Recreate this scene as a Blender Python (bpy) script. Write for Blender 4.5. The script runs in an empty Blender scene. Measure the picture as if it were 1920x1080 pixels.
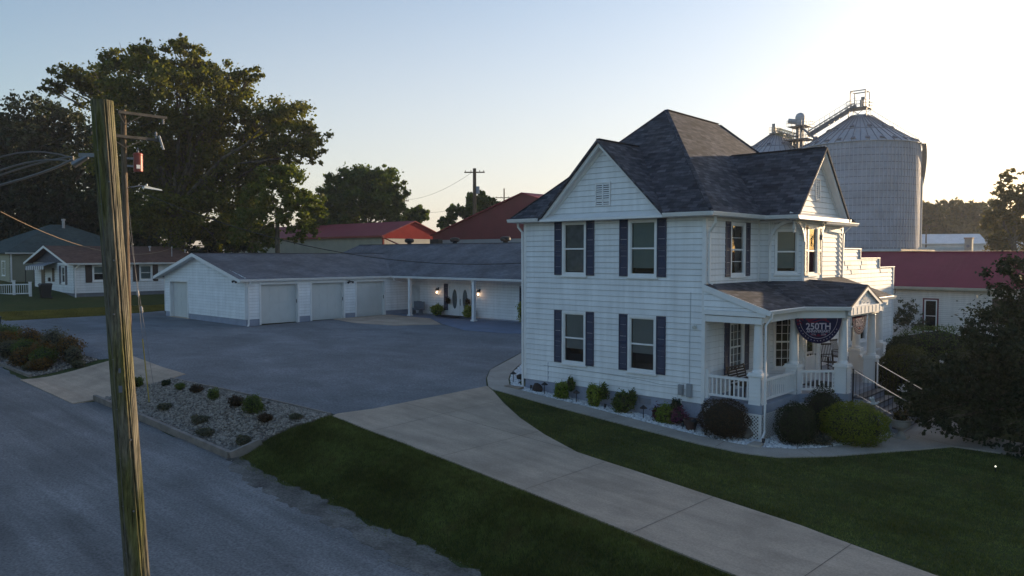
import bpy, bmesh, math, random
import numpy as np
from mathutils import Vector, Matrix
random.seed(7); RNG = np.random.default_rng(7)
sc = bpy.context.scene
R = math.radians
# ---------------------------------------------------------------- camera
cam = bpy.data.cameras.new("Camera"); camo = bpy.data.objects.new("Camera", cam)
sc.collection.objects.link(camo); sc.camera = camo
camo.location = (12.362, -22.690, 5.67)
YAW = R(132.6); PITCH = R(2.448)
camo.rotation_euler = (math.pi/2 - PITCH, 0, YAW - math.pi/2)
cam.sensor_width = 36.0; cam.lens = 1450.0/1920.0*36.0
cam.clip_start = 0.1; cam.clip_end = 5000
# ---------------------------------------------------------------- world / sun
SUN_AZ = R(80.5); SUN_EL = R(6.5)
w = bpy.data.worlds.new("World"); sc.world = w; w.use_nodes = True
nt = w.node_tree; bg = nt.nodes['Background']
sky = nt.nodes.new('ShaderNodeTexSky'); sky.sky_type = 'NISHITA'; sky.sun_disc = False
sky.sun_elevation = SUN_EL; sky.sun_rotation = math.pi/2 - SUN_AZ
sky.altitude = 200; sky.air_density = 1.0; sky.dust_density = 1.6; sky.ozone_density = 1.5
tint = nt.nodes.new('ShaderNodeVectorMath'); tint.operation = 'MULTIPLY'; tint.inputs[1].default_value = (.99, 1.02, 1.12)
nt.links.new(sky.outputs[0], tint.inputs[0]); # pale pinkish-white veil low over the horizon, as on a humid evening
_g = nt.nodes.new('ShaderNodeNewGeometry'); _s = nt.nodes.new('ShaderNodeSeparateXYZ'); _tc = nt.nodes.new('ShaderNodeTexCoord'); nt.links.new(_tc.outputs['Generated'], _s.inputs[0])
_r = nt.nodes.new('ShaderNodeMapRange'); _r.interpolation_type = 'SMOOTHSTEP'; _r.inputs[1].default_value = -.02; _r.inputs[2].default_value = .50; _r.inputs[3].default_value = .66; _r.inputs[4].default_value = 0; nt.links.new(_s.outputs[2], _r.inputs[0])
_v = nt.nodes.new('ShaderNodeVectorMath'); _v.operation = 'DOT_PRODUCT'; nt.links.new(_tc.outputs['Generated'], _v.inputs[0]); _v.inputs[1].default_value = (-.45, .89, 0)
_h = nt.nodes.new('ShaderNodeMapRange'); _h.interpolation_type = 'SMOOTHSTEP'; _h.inputs[1].default_value = .42; _h.inputs[2].default_value = 1.02; nt.links.new(_v.outputs['Value'], _h.inputs[0])
_f = nt.nodes.new('ShaderNodeMath'); _f.operation = 'MULTIPLY'; nt.links.new(_r.outputs[0], _f.inputs[0]); nt.links.new(_h.outputs[0], _f.inputs[1])
_mx = nt.nodes.new('ShaderNodeMix'); _mx.data_type = 'RGBA'; nt.links.new(_f.outputs[0], _mx.inputs[0]); nt.links.new(tint.outputs[0], _mx.inputs[6])
_mx.inputs[7].default_value = (3.40, 3.10, 3.02, 1)
_l = nt.nodes.new('ShaderNodeMix'); _l.data_type = 'RGBA'; _l.blend_type = 'LIGHTEN'; _l.inputs[0].default_value = 1; nt.links.new(_mx.outputs[2], _l.inputs[6]); nt.links.new(_mx.outputs[2], _l.inputs[7])
nt.links.new(_l.outputs[2], bg.inputs[0]); bg.inputs[1].default_value = 0.15
sl = bpy.data.lights.new("Sun", 'SUN'); sl.energy = 4.4; sl.angle = R(0.6); sl.color = (1.0, 0.74, 0.46)
so = bpy.data.objects.new("Sun", sl); sc.collection.objects.link(so)
sd = Vector((math.cos(SUN_AZ)*math.cos(SUN_EL), math.sin(SUN_AZ)*math.cos(SUN_EL), math.sin(SUN_EL)))
so.rotation_euler = sd.to_track_quat('Z', 'Y').to_euler(); so.location = (0, 60, 40)
sc.view_settings.view_transform = 'Standard'; sc.view_settings.look = 'None'
sc.view_settings.exposure = 0.86; sc.view_settings.gamma = 1.0
sc.render.engine = 'CYCLES'
# ---------------------------------------------------------------- materials
def newmat(name):
    m = bpy.data.materials.new(name); m.use_nodes = True
    return m, m.node_tree, m.node_tree.nodes['Principled BSDF']
def M(name, col, rough=.6, var=.12, scale=2.0, bump=0.0, bscale=60.0, metal=0.0, spec=.5, coat=0, var2=0):
    m, t, p = newmat(name); L = t.links.new
    p.inputs['Roughness'].default_value = rough; p.inputs['Metallic'].default_value = metal
    p.inputs['Specular IOR Level'].default_value = spec
    tc = t.nodes.new('ShaderNodeTexCoord')
    n = t.nodes.new('ShaderNodeTexNoise'); n.inputs['Scale'].default_value = scale; n.inputs['Detail'].default_value = 6
    L(tc.outputs['Object'], n.inputs['Vector'])
    r = t.nodes.new('ShaderNodeMapRange'); r.inputs[1].default_value = .3; r.inputs[2].default_value = .7
    r.inputs[3].default_value = 1-var; r.inputs[4].default_value = 1+var
    L(n.outputs[0], r.inputs[0])
    src = r.outputs[0]
    if var2:
        n2 = t.nodes.new('ShaderNodeTexNoise'); n2.inputs['Scale'].default_value = bscale; n2.inputs['Detail'].default_value = 2
        L(tc.outputs['Object'], n2.inputs['Vector'])
        r2 = t.nodes.new('ShaderNodeMapRange'); r2.inputs[1].default_value = .3; r2.inputs[2].default_value = .7
        r2.inputs[3].default_value = 1-var2; r2.inputs[4].default_value = 1+var2
        L(n2.outputs[0], r2.inputs[0])
        mm = t.nodes.new('ShaderNodeMath'); mm.operation = 'MULTIPLY'; L(src, mm.inputs[0]); L(r2.outputs[0], mm.inputs[1]); src = mm.outputs[0]
    v = t.nodes.new('ShaderNodeVectorMath'); v.operation = 'SCALE'; v.inputs[0].default_value = col[:3]
    L(src, v.inputs['Scale']); L(v.outputs[0], p.inputs['Base Color'])
    if bump:
        b = t.nodes.new('ShaderNodeBump'); b.inputs['Strength'].default_value = bump; b.inputs['Distance'].default_value = .02
        n3 = t.nodes.new('ShaderNodeTexNoise'); n3.inputs['Scale'].default_value = bscale; n3.inputs['Detail'].default_value = 4
        L(tc.outputs['Object'], n3.inputs['Vector']); L(n3.outputs[0], b.inputs['Height']); L(b.outputs[0], p.inputs['Normal'])
    return m
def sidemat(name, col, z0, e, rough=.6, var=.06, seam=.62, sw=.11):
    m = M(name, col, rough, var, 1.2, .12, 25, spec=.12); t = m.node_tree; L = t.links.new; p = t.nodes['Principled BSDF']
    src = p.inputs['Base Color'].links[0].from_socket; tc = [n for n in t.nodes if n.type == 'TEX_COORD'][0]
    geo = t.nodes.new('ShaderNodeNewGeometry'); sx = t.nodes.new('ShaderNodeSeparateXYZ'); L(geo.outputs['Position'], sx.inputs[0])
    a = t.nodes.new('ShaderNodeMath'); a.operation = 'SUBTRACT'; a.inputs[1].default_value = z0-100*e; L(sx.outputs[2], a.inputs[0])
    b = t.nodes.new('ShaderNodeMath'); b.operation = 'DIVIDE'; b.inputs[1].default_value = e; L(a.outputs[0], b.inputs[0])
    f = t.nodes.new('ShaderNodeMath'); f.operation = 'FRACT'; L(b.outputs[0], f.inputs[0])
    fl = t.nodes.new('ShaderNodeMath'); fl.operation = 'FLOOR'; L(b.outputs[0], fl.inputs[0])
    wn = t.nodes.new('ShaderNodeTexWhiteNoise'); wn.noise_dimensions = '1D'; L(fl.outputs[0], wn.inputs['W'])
    g = t.nodes.new('ShaderNodeMapRange'); g.inputs[1].default_value = 1-sw; g.inputs[2].default_value = 1-sw*.6; g.inputs[3].default_value = 1; g.inputs[4].default_value = seam; L(f.outputs[0], g.inputs[0])  # dark band below each lap: lap shadow and groove dirt put into the colour
    r = t.nodes.new('ShaderNodeMapRange'); r.inputs[3].default_value = .965; r.inputs[4].default_value = 1.03; L(wn.outputs[0], r.inputs[0])
    # rain-streak grime
    mp = t.nodes.new('ShaderNodeMapping'); mp.inputs['Scale'].default_value = (5, 5, .35); L(geo.outputs['Position'], mp.inputs['Vector'])
    ns = t.nodes.new('ShaderNodeTexNoise'); ns.inputs['Scale'].default_value = 1.0; ns.inputs['Detail'].default_value = 5; L(mp.outputs[0], ns.inputs['Vector'])
    q = t.nodes.new('ShaderNodeMapRange'); q.inputs[1].default_value = .35; q.inputs[2].default_value = .75; q.inputs[3].default_value = 1.03; q.inputs[4].default_value = .90; L(ns.outputs[0], q.inputs[0])
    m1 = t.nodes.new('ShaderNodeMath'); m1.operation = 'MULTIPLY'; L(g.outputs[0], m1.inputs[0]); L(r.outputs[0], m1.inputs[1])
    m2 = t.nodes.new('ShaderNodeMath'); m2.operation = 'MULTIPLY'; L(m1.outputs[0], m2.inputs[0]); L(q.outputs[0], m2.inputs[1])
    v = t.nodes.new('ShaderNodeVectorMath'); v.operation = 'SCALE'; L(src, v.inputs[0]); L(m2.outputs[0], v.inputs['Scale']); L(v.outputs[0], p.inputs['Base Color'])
    return m
def streaky(m, sx=.12, sy=1.4, amp=.18, seed=0):
    t = m.node_tree; L = t.links.new; p = t.nodes['Principled BSDF']; src = p.inputs['Base Color'].links[0].from_socket
    geo = t.nodes.new('ShaderNodeNewGeometry'); mp = t.nodes.new('ShaderNodeMapping'); mp.inputs['Scale'].default_value = (sx, sy, 1); mp.inputs['Location'].default_value = (seed, seed*2, 0); L(geo.outputs['Position'], mp.inputs['Vector'])
    n = t.nodes.new('ShaderNodeTexNoise'); n.inputs['Scale'].default_value = 1; n.inputs['Detail'].default_value = 6; n.inputs['Roughness'].default_value = .6; n.inputs['Distortion'].default_value = .6; L(mp.outputs[0], n.inputs['Vector'])
    r = t.nodes.new('ShaderNodeMapRange'); r.inputs[1].default_value = .3; r.inputs[2].default_value = .7; r.inputs[3].default_value = 1-amp; r.inputs[4].default_value = 1+amp; L(n.outputs[0], r.inputs[0])
    v = t.nodes.new('ShaderNodeVectorMath'); v.operation = 'SCALE'; L(src, v.inputs[0]); L(r.outputs[0], v.inputs['Scale']); L(v.outputs[0], p.inputs['Base Color']); return m
def brickmat(name, c1, c2, mortar, bw=.33, rh=.145, ms=.006, rough=.9, noise=.35, big=.15, spec=.3):
    m, t, p = newmat(name); L = t.links.new
    uv = t.nodes.new('ShaderNodeTexCoord')
    b = t.nodes.new('ShaderNodeTexBrick'); b.inputs['Scale'].default_value = 1
    b.inputs['Brick Width'].default_value = bw; b.inputs['Row Height'].default_value = rh; b.inputs['Mortar Size'].default_value = ms
    b.inputs['Mortar Smooth'].default_value = .2; b.offset_frequency = 2; b.offset = .37
    b.inputs['Color1'].default_value = (*c1, 1); b.inputs['Color2'].default_value = (*c2, 1); b.inputs['Mortar'].default_value = (*mortar, 1)
    L(uv.outputs['UV'], b.inputs['Vector'])
    n = t.nodes.new('ShaderNodeTexNoise'); n.inputs['Scale'].default_value = .6; n.inputs['Detail'].default_value = 5
    L(uv.outputs['Object'], n.inputs['Vector'])
    mp = t.nodes.new('ShaderNodeMapping'); mp.inputs['Scale'].default_value = (3.1, 7.0, 1)
    L(uv.outputs['UV'], mp.inputs['Vector'])
    n2 = t.nodes.new('ShaderNodeTexNoise'); n2.inputs['Scale'].default_value = 1.0; n2.inputs['Detail'].default_value = 3
    L(mp.outputs[0], n2.inputs['Vector'])
    r = t.nodes.new('ShaderNodeMapRange'); r.inputs[1].default_value = .3; r.inputs[2].default_value = .7; r.inputs[3].default_value = 1-big; r.inputs[4].default_value = 1+big
    L(n.outputs[0], r.inputs[0])
    r2 = t.nodes.new('ShaderNodeMapRange'); r2.inputs[1].default_value = .32; r2.inputs[2].default_value = .68; r2.inputs[3].default_value = 1-noise; r2.inputs[4].default_value = 1+noise
    L(n2.outputs[0], r2.inputs[0])
    mm = t.nodes.new('ShaderNodeMath'); mm.operation = 'MULTIPLY'; L(r.outputs[0], mm.inputs[0]); L(r2.outputs[0], mm.inputs[1])
    v = t.nodes.new('ShaderNodeVectorMath'); v.operation = 'SCALE'; L(b.outputs['Color'], v.inputs[0]); L(mm.outputs[0], v.inputs['Scale'])
    L(v.outputs[0], p.inputs['Base Color']); p.inputs['Roughness'].default_value = rough; p.inputs['Specular IOR Level'].default_value = spec
    bp = t.nodes.new('ShaderNodeBump'); bp.inputs['Strength'].default_value = .5; bp.inputs['Distance'].default_value = .01
    L(b.outputs['Fac'], bp.inputs['Height']); bp.invert = True; L(bp.outputs[0], p.inputs['Normal'])
    return m
def ribmat(name, col, period=.25, rough=.45, metal=0., var=.1, bump=.6, spec=.5):
    m, t, p = newmat(name); L = t.links.new
    tc = t.nodes.new('ShaderNodeTexCoord'); sx = t.nodes.new('ShaderNodeSeparateXYZ'); L(tc.outputs['UV'], sx.inputs[0])
    a = t.nodes.new('ShaderNodeMath'); a.operation = 'MULTIPLY'; a.inputs[1].default_value = 1/period; L(sx.outputs[0], a.inputs[0])
    f = t.nodes.new('ShaderNodeMath'); f.operation = 'FRACT'; L(a.outputs[0], f.inputs[0])
    g = t.nodes.new('ShaderNodeMath'); g.operation = 'LESS_THAN'; g.inputs[1].default_value = .18; L(f.outputs[0], g.inputs[0])
    n = t.nodes.new('ShaderNodeTexNoise'); n.inputs['Scale'].default_value = .8; n.inputs['Detail'].default_value = 5; L(tc.outputs['Object'], n.inputs['Vector'])
    r = t.nodes.new('ShaderNodeMapRange'); r.inputs[1].default_value = .3; r.inputs[2].default_value = .7; r.inputs[3].default_value = 1-var; r.inputs[4].default_value = 1+var
    L(n.outputs[0], r.inputs[0])
    v = t.nodes.new('ShaderNodeVectorMath'); v.operation = 'SCALE'; v.inputs[0].default_value = col; L(r.outputs[0], v.inputs['Scale'])
    L(v.outputs[0], p.inputs['Base Color']); p.inputs['Roughness'].default_value = rough; p.inputs['Metallic'].default_value = metal
    p.inputs['Specular IOR Level'].default_value = spec
    bp = t.nodes.new('ShaderNodeBump'); bp.inputs['Strength'].default_value = bump; bp.inputs['Distance'].default_value = .03
    L(g.outputs[0], bp.inputs['Height']); L(bp.outputs[0], p.inputs['Normal'])
    return m
def leafmat(name, c1, c2, trans=.35):
    m = bpy.data.materials.new(name); m.use_nodes = True; t = m.node_tree; L = t.links.new; t.nodes.clear()
    o = t.nodes.new('ShaderNodeOutputMaterial'); mx = t.nodes.new('ShaderNodeMixShader'); d = t.nodes.new('ShaderNodeBsdfPrincipled'); tr = t.nodes.new('ShaderNodeBsdfTranslucent')
    d.inputs['Roughness'].default_value = .55; d.inputs['Specular IOR Level'].default_value = .25
    g = t.nodes.new('ShaderNodeNewGeometry'); cr = t.nodes.new('ShaderNodeValToRGB')
    cr.color_ramp.elements[0].color = (*c1, 1); cr.color_ramp.elements[1].color = (*c2, 1)
    L(g.outputs['Random Per Island'], cr.inputs[0]); L(cr.outputs[0], d.inputs['Base Color'])
    v = t.nodes.new('ShaderNodeVectorMath'); v.operation = 'MULTIPLY'; v.inputs[1].default_value = (1.6, 1.45, .42); L(cr.outputs[0], v.inputs[0]); L(v.outputs[0], tr.inputs[0])
    mx.inputs[0].default_value = trans; L(d.outputs[0], mx.inputs[1]); L(tr.outputs[0], mx.inputs[2]); L(mx.outputs[0], o.inputs[0])
    return m
def patchy(m, scale=.5, amp=.45):
    t = m.node_tree; L = t.links.new; d = [n for n in t.nodes if n.type == 'BSDF_PRINCIPLED'][0]; src = d.inputs['Base Color'].links[0].from_socket
    g = t.nodes.new('ShaderNodeNewGeometry'); n = t.nodes.new('ShaderNodeTexNoise'); n.inputs['Scale'].default_value = scale; n.inputs['Detail'].default_value = 5; L(g.outputs['Position'], n.inputs['Vector'])
    r = t.nodes.new('ShaderNodeMapRange'); r.inputs[1].default_value = .32; r.inputs[2].default_value = .68; r.inputs[3].default_value = 1-amp; r.inputs[4].default_value = 1+amp; L(n.outputs[0], r.inputs[0])
    v = t.nodes.new('ShaderNodeVectorMath'); v.operation = 'SCALE'; L(src, v.inputs[0]); L(r.outputs[0], v.inputs['Scale']); L(v.outputs[0], d.inputs['Base Color']); return m
def mowed(m):
    t = m.node_tree; L = t.links.new; d = [n for n in t.nodes if n.type == 'BSDF_PRINCIPLED'][0]; src = d.inputs['Base Color'].links[0].from_socket
    g = t.nodes.new('ShaderNodeNewGeometry'); w_ = t.nodes.new('ShaderNodeTexWave'); w_.bands_direction = 'Y'; w_.inputs['Scale'].default_value = .33; w_.inputs['Distortion'].default_value = 1.2; w_.inputs['Detail'].default_value = 2; L(g.outputs['Position'], w_.inputs['Vector'])
    r = t.nodes.new('ShaderNodeMapRange'); r.inputs[3].default_value = .86; r.inputs[4].default_value = 1.14; L(w_.outputs[1], r.inputs[0])
    v = t.nodes.new('ShaderNodeVectorMath'); v.operation = 'SCALE'; L(src, v.inputs[0]); L(r.outputs[0], v.inputs['Scale'])
    n = t.nodes.new('ShaderNodeTexNoise'); n.inputs['Scale'].default_value = 1.1; n.inputs['Detail'].default_value = 6; L(g.outputs['Position'], n.inputs['Vector'])
    q = t.nodes.new('ShaderNodeMapRange'); q.inputs[1].default_value = .60; q.inputs[2].default_value = .72; q.inputs[4].default_value = .6; L(n.outputs[0], q.inputs[0])
    mx = t.nodes.new('ShaderNodeMix'); mx.data_type = 'RGBA'; L(q.outputs[0], mx.inputs[0]); L(v.outputs[0], mx.inputs[6]); mx.inputs[7].default_value = (.13, .10, .045, 1); L(mx.outputs[2], d.inputs['Base Color']); return m
def glassmat(name, tint=(.75, .8, .85), refl=.35):
    m = bpy.data.materials.new(name); m.use_nodes = True; t = m.node_tree; L = t.links.new; t.nodes.clear()
    o = t.nodes.new('ShaderNodeOutputMaterial'); mx = t.nodes.new('ShaderNodeMixShader'); tr = t.nodes.new('ShaderNodeBsdfTransparent'); gl = t.nodes.new('ShaderNodeBsdfGlossy')
    tr.inputs[0].default_value = (*tint, 1); gl.inputs['Roughness'].default_value = .03
    f = t.nodes.new('ShaderNodeFresnel'); f.inputs[0].default_value = 1.5
    a = t.nodes.new('ShaderNodeMath'); a.operation = 'MULTIPLY_ADD'; a.inputs[1].default_value = 1.3; a.inputs[2].default_value = refl*.25; a.use_clamp = True
    n = t.nodes.new('ShaderNodeTexNoise'); n.inputs['Scale'].default_value = 1.3
    tc = t.nodes.new('ShaderNodeTexCoord'); L(tc.outputs['Object'], n.inputs['Vector'])
    bp = t.nodes.new('ShaderNodeBump'); bp.inputs['Strength'].default_value = .12; bp.inputs['Distance'].default_value = .05; L(n.outputs[0], bp.inputs['Height']); L(bp.outputs[0], gl.inputs['Normal'])
    L(f.outputs[0], a.inputs[0]); L(a.outputs[0], mx.inputs[0]); L(tr.outputs[0], mx.inputs[1]); L(gl.outputs[0], mx.inputs[2]); L(mx.outputs[0], o.inputs[0])
    return m
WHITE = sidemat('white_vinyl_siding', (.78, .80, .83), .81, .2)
WHITE2 = sidemat('white_siding_garage', (.82, .84, .87), 1.40, .2)
WHITE3 = sidemat('white_siding_ranch', (.72, .73, .75), 2.42, .22)
WPED = M('white_pedestal_boards', (.74, .745, .76), .6, .05, 1.2, spec=.22)
TRIM = M('white_trim_paint', (.78, .78, .79), .45, .05, 3, spec=.35)
CREAM = M('cream_siding', (.55, .53, .44), .6, .06, 1)
SAGE = M('sage_siding', (.25, .26, .20), .6, .06, 1)
NAVY = M('navy_shutter', (.022, .032, .075), .42, .1, 6, .2, 40)
BROWNSH = M('brown_shutter', (.035, .022, .022), .5, .1, 6)
FOUND = M('painted_block_foundation', (.30, .33, .42), .8, .12, 1.5, .3, 30, var2=.08)
DECKP = M('deck_paint_grey', (.28, .32, .40), .6, .1, 2)
SHINGLE = brickmat('dark_shingle', (.026, .029, .042), (.098, .099, .120), (.017, .018, .024), .36, .15, .006, noise=.36)
OLDSH = brickmat('worn_grey_shingle', (.105, .112, .135), (.14, .147, .168), (.08, .085, .1), .33, .14, .004, noise=.18, big=.3)
BRSH = brickmat('brown_shingle', (.12, .065, .05), (.17, .10, .08), (.07, .04, .035), .33, .14, .005, noise=.2)
GRSH = brickmat('green_shingle', (.04, .065, .07), (.06, .09, .09), (.03, .045, .05), .33, .14, .005, noise=.2)
REDMET = ribmat('red_metal_roof', (.26, .035, .045), .23, .65, spec=.2)
REDWALL = ribmat('red_metal_wall', (.30, .04, .035), .23, .45)
MAROON = ribmat('maroon_metal_wall', (.16, .02, .03), .23, .5)
BUFF = ribmat('buff_metal_wall', (.45, .43, .36), .23, .5)
BUFFG = ribmat('grey_buff_metal_wall', (.30, .31, .34), .23, .5)
WMET = ribmat('white_metal', (.6, .63, .68), .23, .4)
GALV = M('galvanised_steel', (.36, .38, .43), .6, .12, .5, metal=.3, var2=.08, bscale=3)
GALVD = M('galvanised_steel_weathered', (.15, .16, .20), .65, .15, .5, metal=.2)
STEEL = M('dull_steel', (.22, .22, .24), .5, .15, 3, metal=.5)
BLACK = M('black_metal', (.012, .012, .014), .5, .1, 5)
DARKIN = M('dark_room', (.02, .018, .018), .8, .3, 2)
GLASS = glassmat('window_glass', (.7, .75, .78), .05); GLASSR = glassmat('window_glass_reflective', (.6, .65, .68), .35)
BLIND = M('green_white_blind', (.33, .39, .37), .8, .06, 1.5, .2, 12)
BLINDW = M('pale_blind', (.42, .42, .41), .8, .05, 2)
CURT = M('grey_curtain', (.30, .30, .31), .85, .2, 4, .3, 12)
CONC = streaky(streaky(M('drive_concrete', (.45, .35, .27), .9, .14, .9, .3, 22, var2=.12, spec=.2), .5, .9, .13, 5), .12, 3.2, .10, 9)
CONCW = M('walk_concrete', (.38, .34, .30), .9, .14, 1.0, .3, 22, var2=.10, spec=.2)
ASPH = M('parking_chipseal', (.178, .185, .20), .95, .16, .28, .7, 14, var2=.28, spec=.2)
ROADM = streaky(M('road_chipseal', (.19, .186, .19), .95, .2, .35, .7, 18, var2=.28, spec=.2), .10, 1.1, .28, 3)
streaky(ASPH, .25, .5, .16, 8); streaky(ASPH, 1.2, 1.0, .10, 2)
SHOULD = M('shoulder_gravel', (.165, .152, .14), .95, .45, 1.3, .5, 16, var2=.28, spec=.1)
BLUEC = M('blue_grey_painted_concrete', (.14, .18, .26), .75, .15, .8, .2, 60)
WOOD = M('weathered_timber', (.22, .19, .17), .85, .25, 3, .5, 30)
SHRUBG = leafmat('shrub_leaf_green', (.025, .055, .012), (.06, .10, .02))
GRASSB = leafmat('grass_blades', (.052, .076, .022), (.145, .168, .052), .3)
GRASS_SUN = leafmat('lit_grass_blades', (.12, .12, .03), (.26, .22, .06), .3)  # low sun on the far-left lawn put into the blade colour as yellow
patchy(GRASSB, .55, .55); patchy(GRASSB, 5.0, .4); mowed(GRASSB); patchy(GRASS_SUN, .6, .3)
def groundmat():
    m, t, p = newmat('lawn_ground'); L = t.links.new
    tc = t.nodes.new('ShaderNodeTexCoord')
    def N(s, d=5):
        n = t.nodes.new('ShaderNodeTexNoise'); n.inputs['Scale'].default_value = s; n.inputs['Detail'].default_value = d; L(tc.outputs['Object'], n.inputs['Vector']); return n
    a = N(.25); b = N(9.0, 6); c = N(.9)
    cr = t.nodes.new('ShaderNodeValToRGB'); e = cr.color_ramp.elements
    e[0].position = .3; e[0].color = (.032, .046, .016, 1); e[1].position = .72; e[1].color = (.085, .10, .034, 1)
    mx = t.nodes.new('ShaderNodeMath'); mx.operation = 'ADD'; mx.inputs[1].default_value = 0
    m1 = t.nodes.new('ShaderNodeMix'); m1.data_type = 'FLOAT'; m1.inputs[0].default_value = .55
    L(a.outputs[0], m1.inputs[2]); L(b.outputs[0], m1.inputs[3]); L(m1.outputs[0], cr.inputs[0])
    # worn, dry grass where the lawn meets the street
    cr2 = t.nodes.new('ShaderNodeValToRGB'); f = cr2.color_ramp.elements
    f[0].position = .56; f[0].color = (0, 0, 0, 1); f[1].position = .72; f[1].color = (1, 1, 1, 1); L(c.outputs[0], cr2.inputs[0])
    m2 = t.nodes.new('ShaderNodeMix'); m2.data_type = 'RGBA'; L(cr2.outputs[0], m2.inputs[0])
    mm = t.nodes.new('ShaderNodeMath'); mm.operation = 'MULTIPLY'; mm.inputs[1].default_value = .35; L(cr2.outputs[0], mm.inputs[0]); L(mm.outputs[0], m2.inputs[0])
    m2.inputs[7].default_value = (.12, .09, .045, 1); L(cr.outputs[0], m2.inputs[6]); L(m2.outputs[2], p.inputs['Base Color'])
    p.inputs['Roughness'].default_value = .95; p.inputs['Specular IOR Level'].default_value = .1
    bp = t.nodes.new('ShaderNodeBump'); bp.inputs['Strength'].default_value = .8; bp.inputs['Distance'].default_value = .05; L(b.outputs[0], bp.inputs['Height']); L(bp.outputs[0], p.inputs['Normal'])
    return m
LAWN = groundmat()
def barkmat(name, c1, c2, sc_=(6, 6, .6), bump=1.0, dist=.02, moss=None):
    m, t, p = newmat(name); L = t.links.new
    tc = t.nodes.new('ShaderNodeTexCoord'); mp = t.nodes.new('ShaderNodeMapping'); mp.inputs['Scale'].default_value = sc_
    L(tc.outputs['Object'], mp.inputs['Vector'])
    n = t.nodes.new('ShaderNodeTexNoise'); n.inputs['Scale'].default_value = 2.5; n.inputs['Detail'].default_value = 8; n.inputs['Roughness'].default_value = .7; L(mp.outputs[0], n.inputs['Vector'])
    cr = t.nodes.new('ShaderNodeValToRGB'); e = cr.color_ramp.elements; e[0].position = .36; e[0].color = (*c1, 1); e[1].position = .62; e[1].color = (*c2, 1)
    L(n.outputs[0], cr.inputs[0]); L(cr.outputs[0], p.inputs['Base Color'])
    if moss:
        n4 = t.nodes.new('ShaderNodeTexNoise'); n4.inputs['Scale'].default_value = 2.2; n4.inputs['Detail'].default_value = 6; mp4 = t.nodes.new('ShaderNodeMapping'); mp4.inputs['Scale'].default_value = (2.2, 2.2, .25); L(tc.outputs['Object'], mp4.inputs['Vector']); L(mp4.outputs[0], n4.inputs['Vector'])
        c4 = t.nodes.new('ShaderNodeMapRange'); c4.inputs[1].default_value = .45; c4.inputs[2].default_value = .62; c4.inputs[4].default_value = .75; L(n4.outputs[0], c4.inputs[0])
        mx4 = t.nodes.new('ShaderNodeMix'); mx4.data_type = 'RGBA'; L(c4.outputs[0], mx4.inputs[0]); L(cr.outputs[0], mx4.inputs[6])
        gm = t.nodes.new('ShaderNodeVectorMath'); gm.operation = 'MULTIPLY'; gm.inputs[1].default_value = (moss[0]*7, moss[1]*7, moss[2]*7); L(cr.outputs[0], gm.inputs[0]); L(gm.outputs[0], mx4.inputs[7]); L(mx4.outputs[2], p.inputs['Base Color'])
    p.inputs['Roughness'].default_value = .85; p.inputs['Specular IOR Level'].default_value = .2
    bp = t.nodes.new('ShaderNodeBump'); bp.inputs['Strength'].default_value = bump; bp.inputs['Distance'].default_value = dist; L(n.outputs[0], bp.inputs['Height']); L(bp.outputs[0], p.inputs['Normal'])
    return m
POLEW = barkmat('weathered_pole_wood', (.05, .046, .036), (.26, .235, .18), (11, 11, .5), 1.0, .03, moss=(.10, .11, .03))
POLED = barkmat('brown_pole_wood', (.06, .04, .028), (.20, .15, .10), (9, 9, .5))
BARK = barkmat('tree_bark', (.05, .042, .033), (.16, .14, .11), (2, 2, .6))
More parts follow.
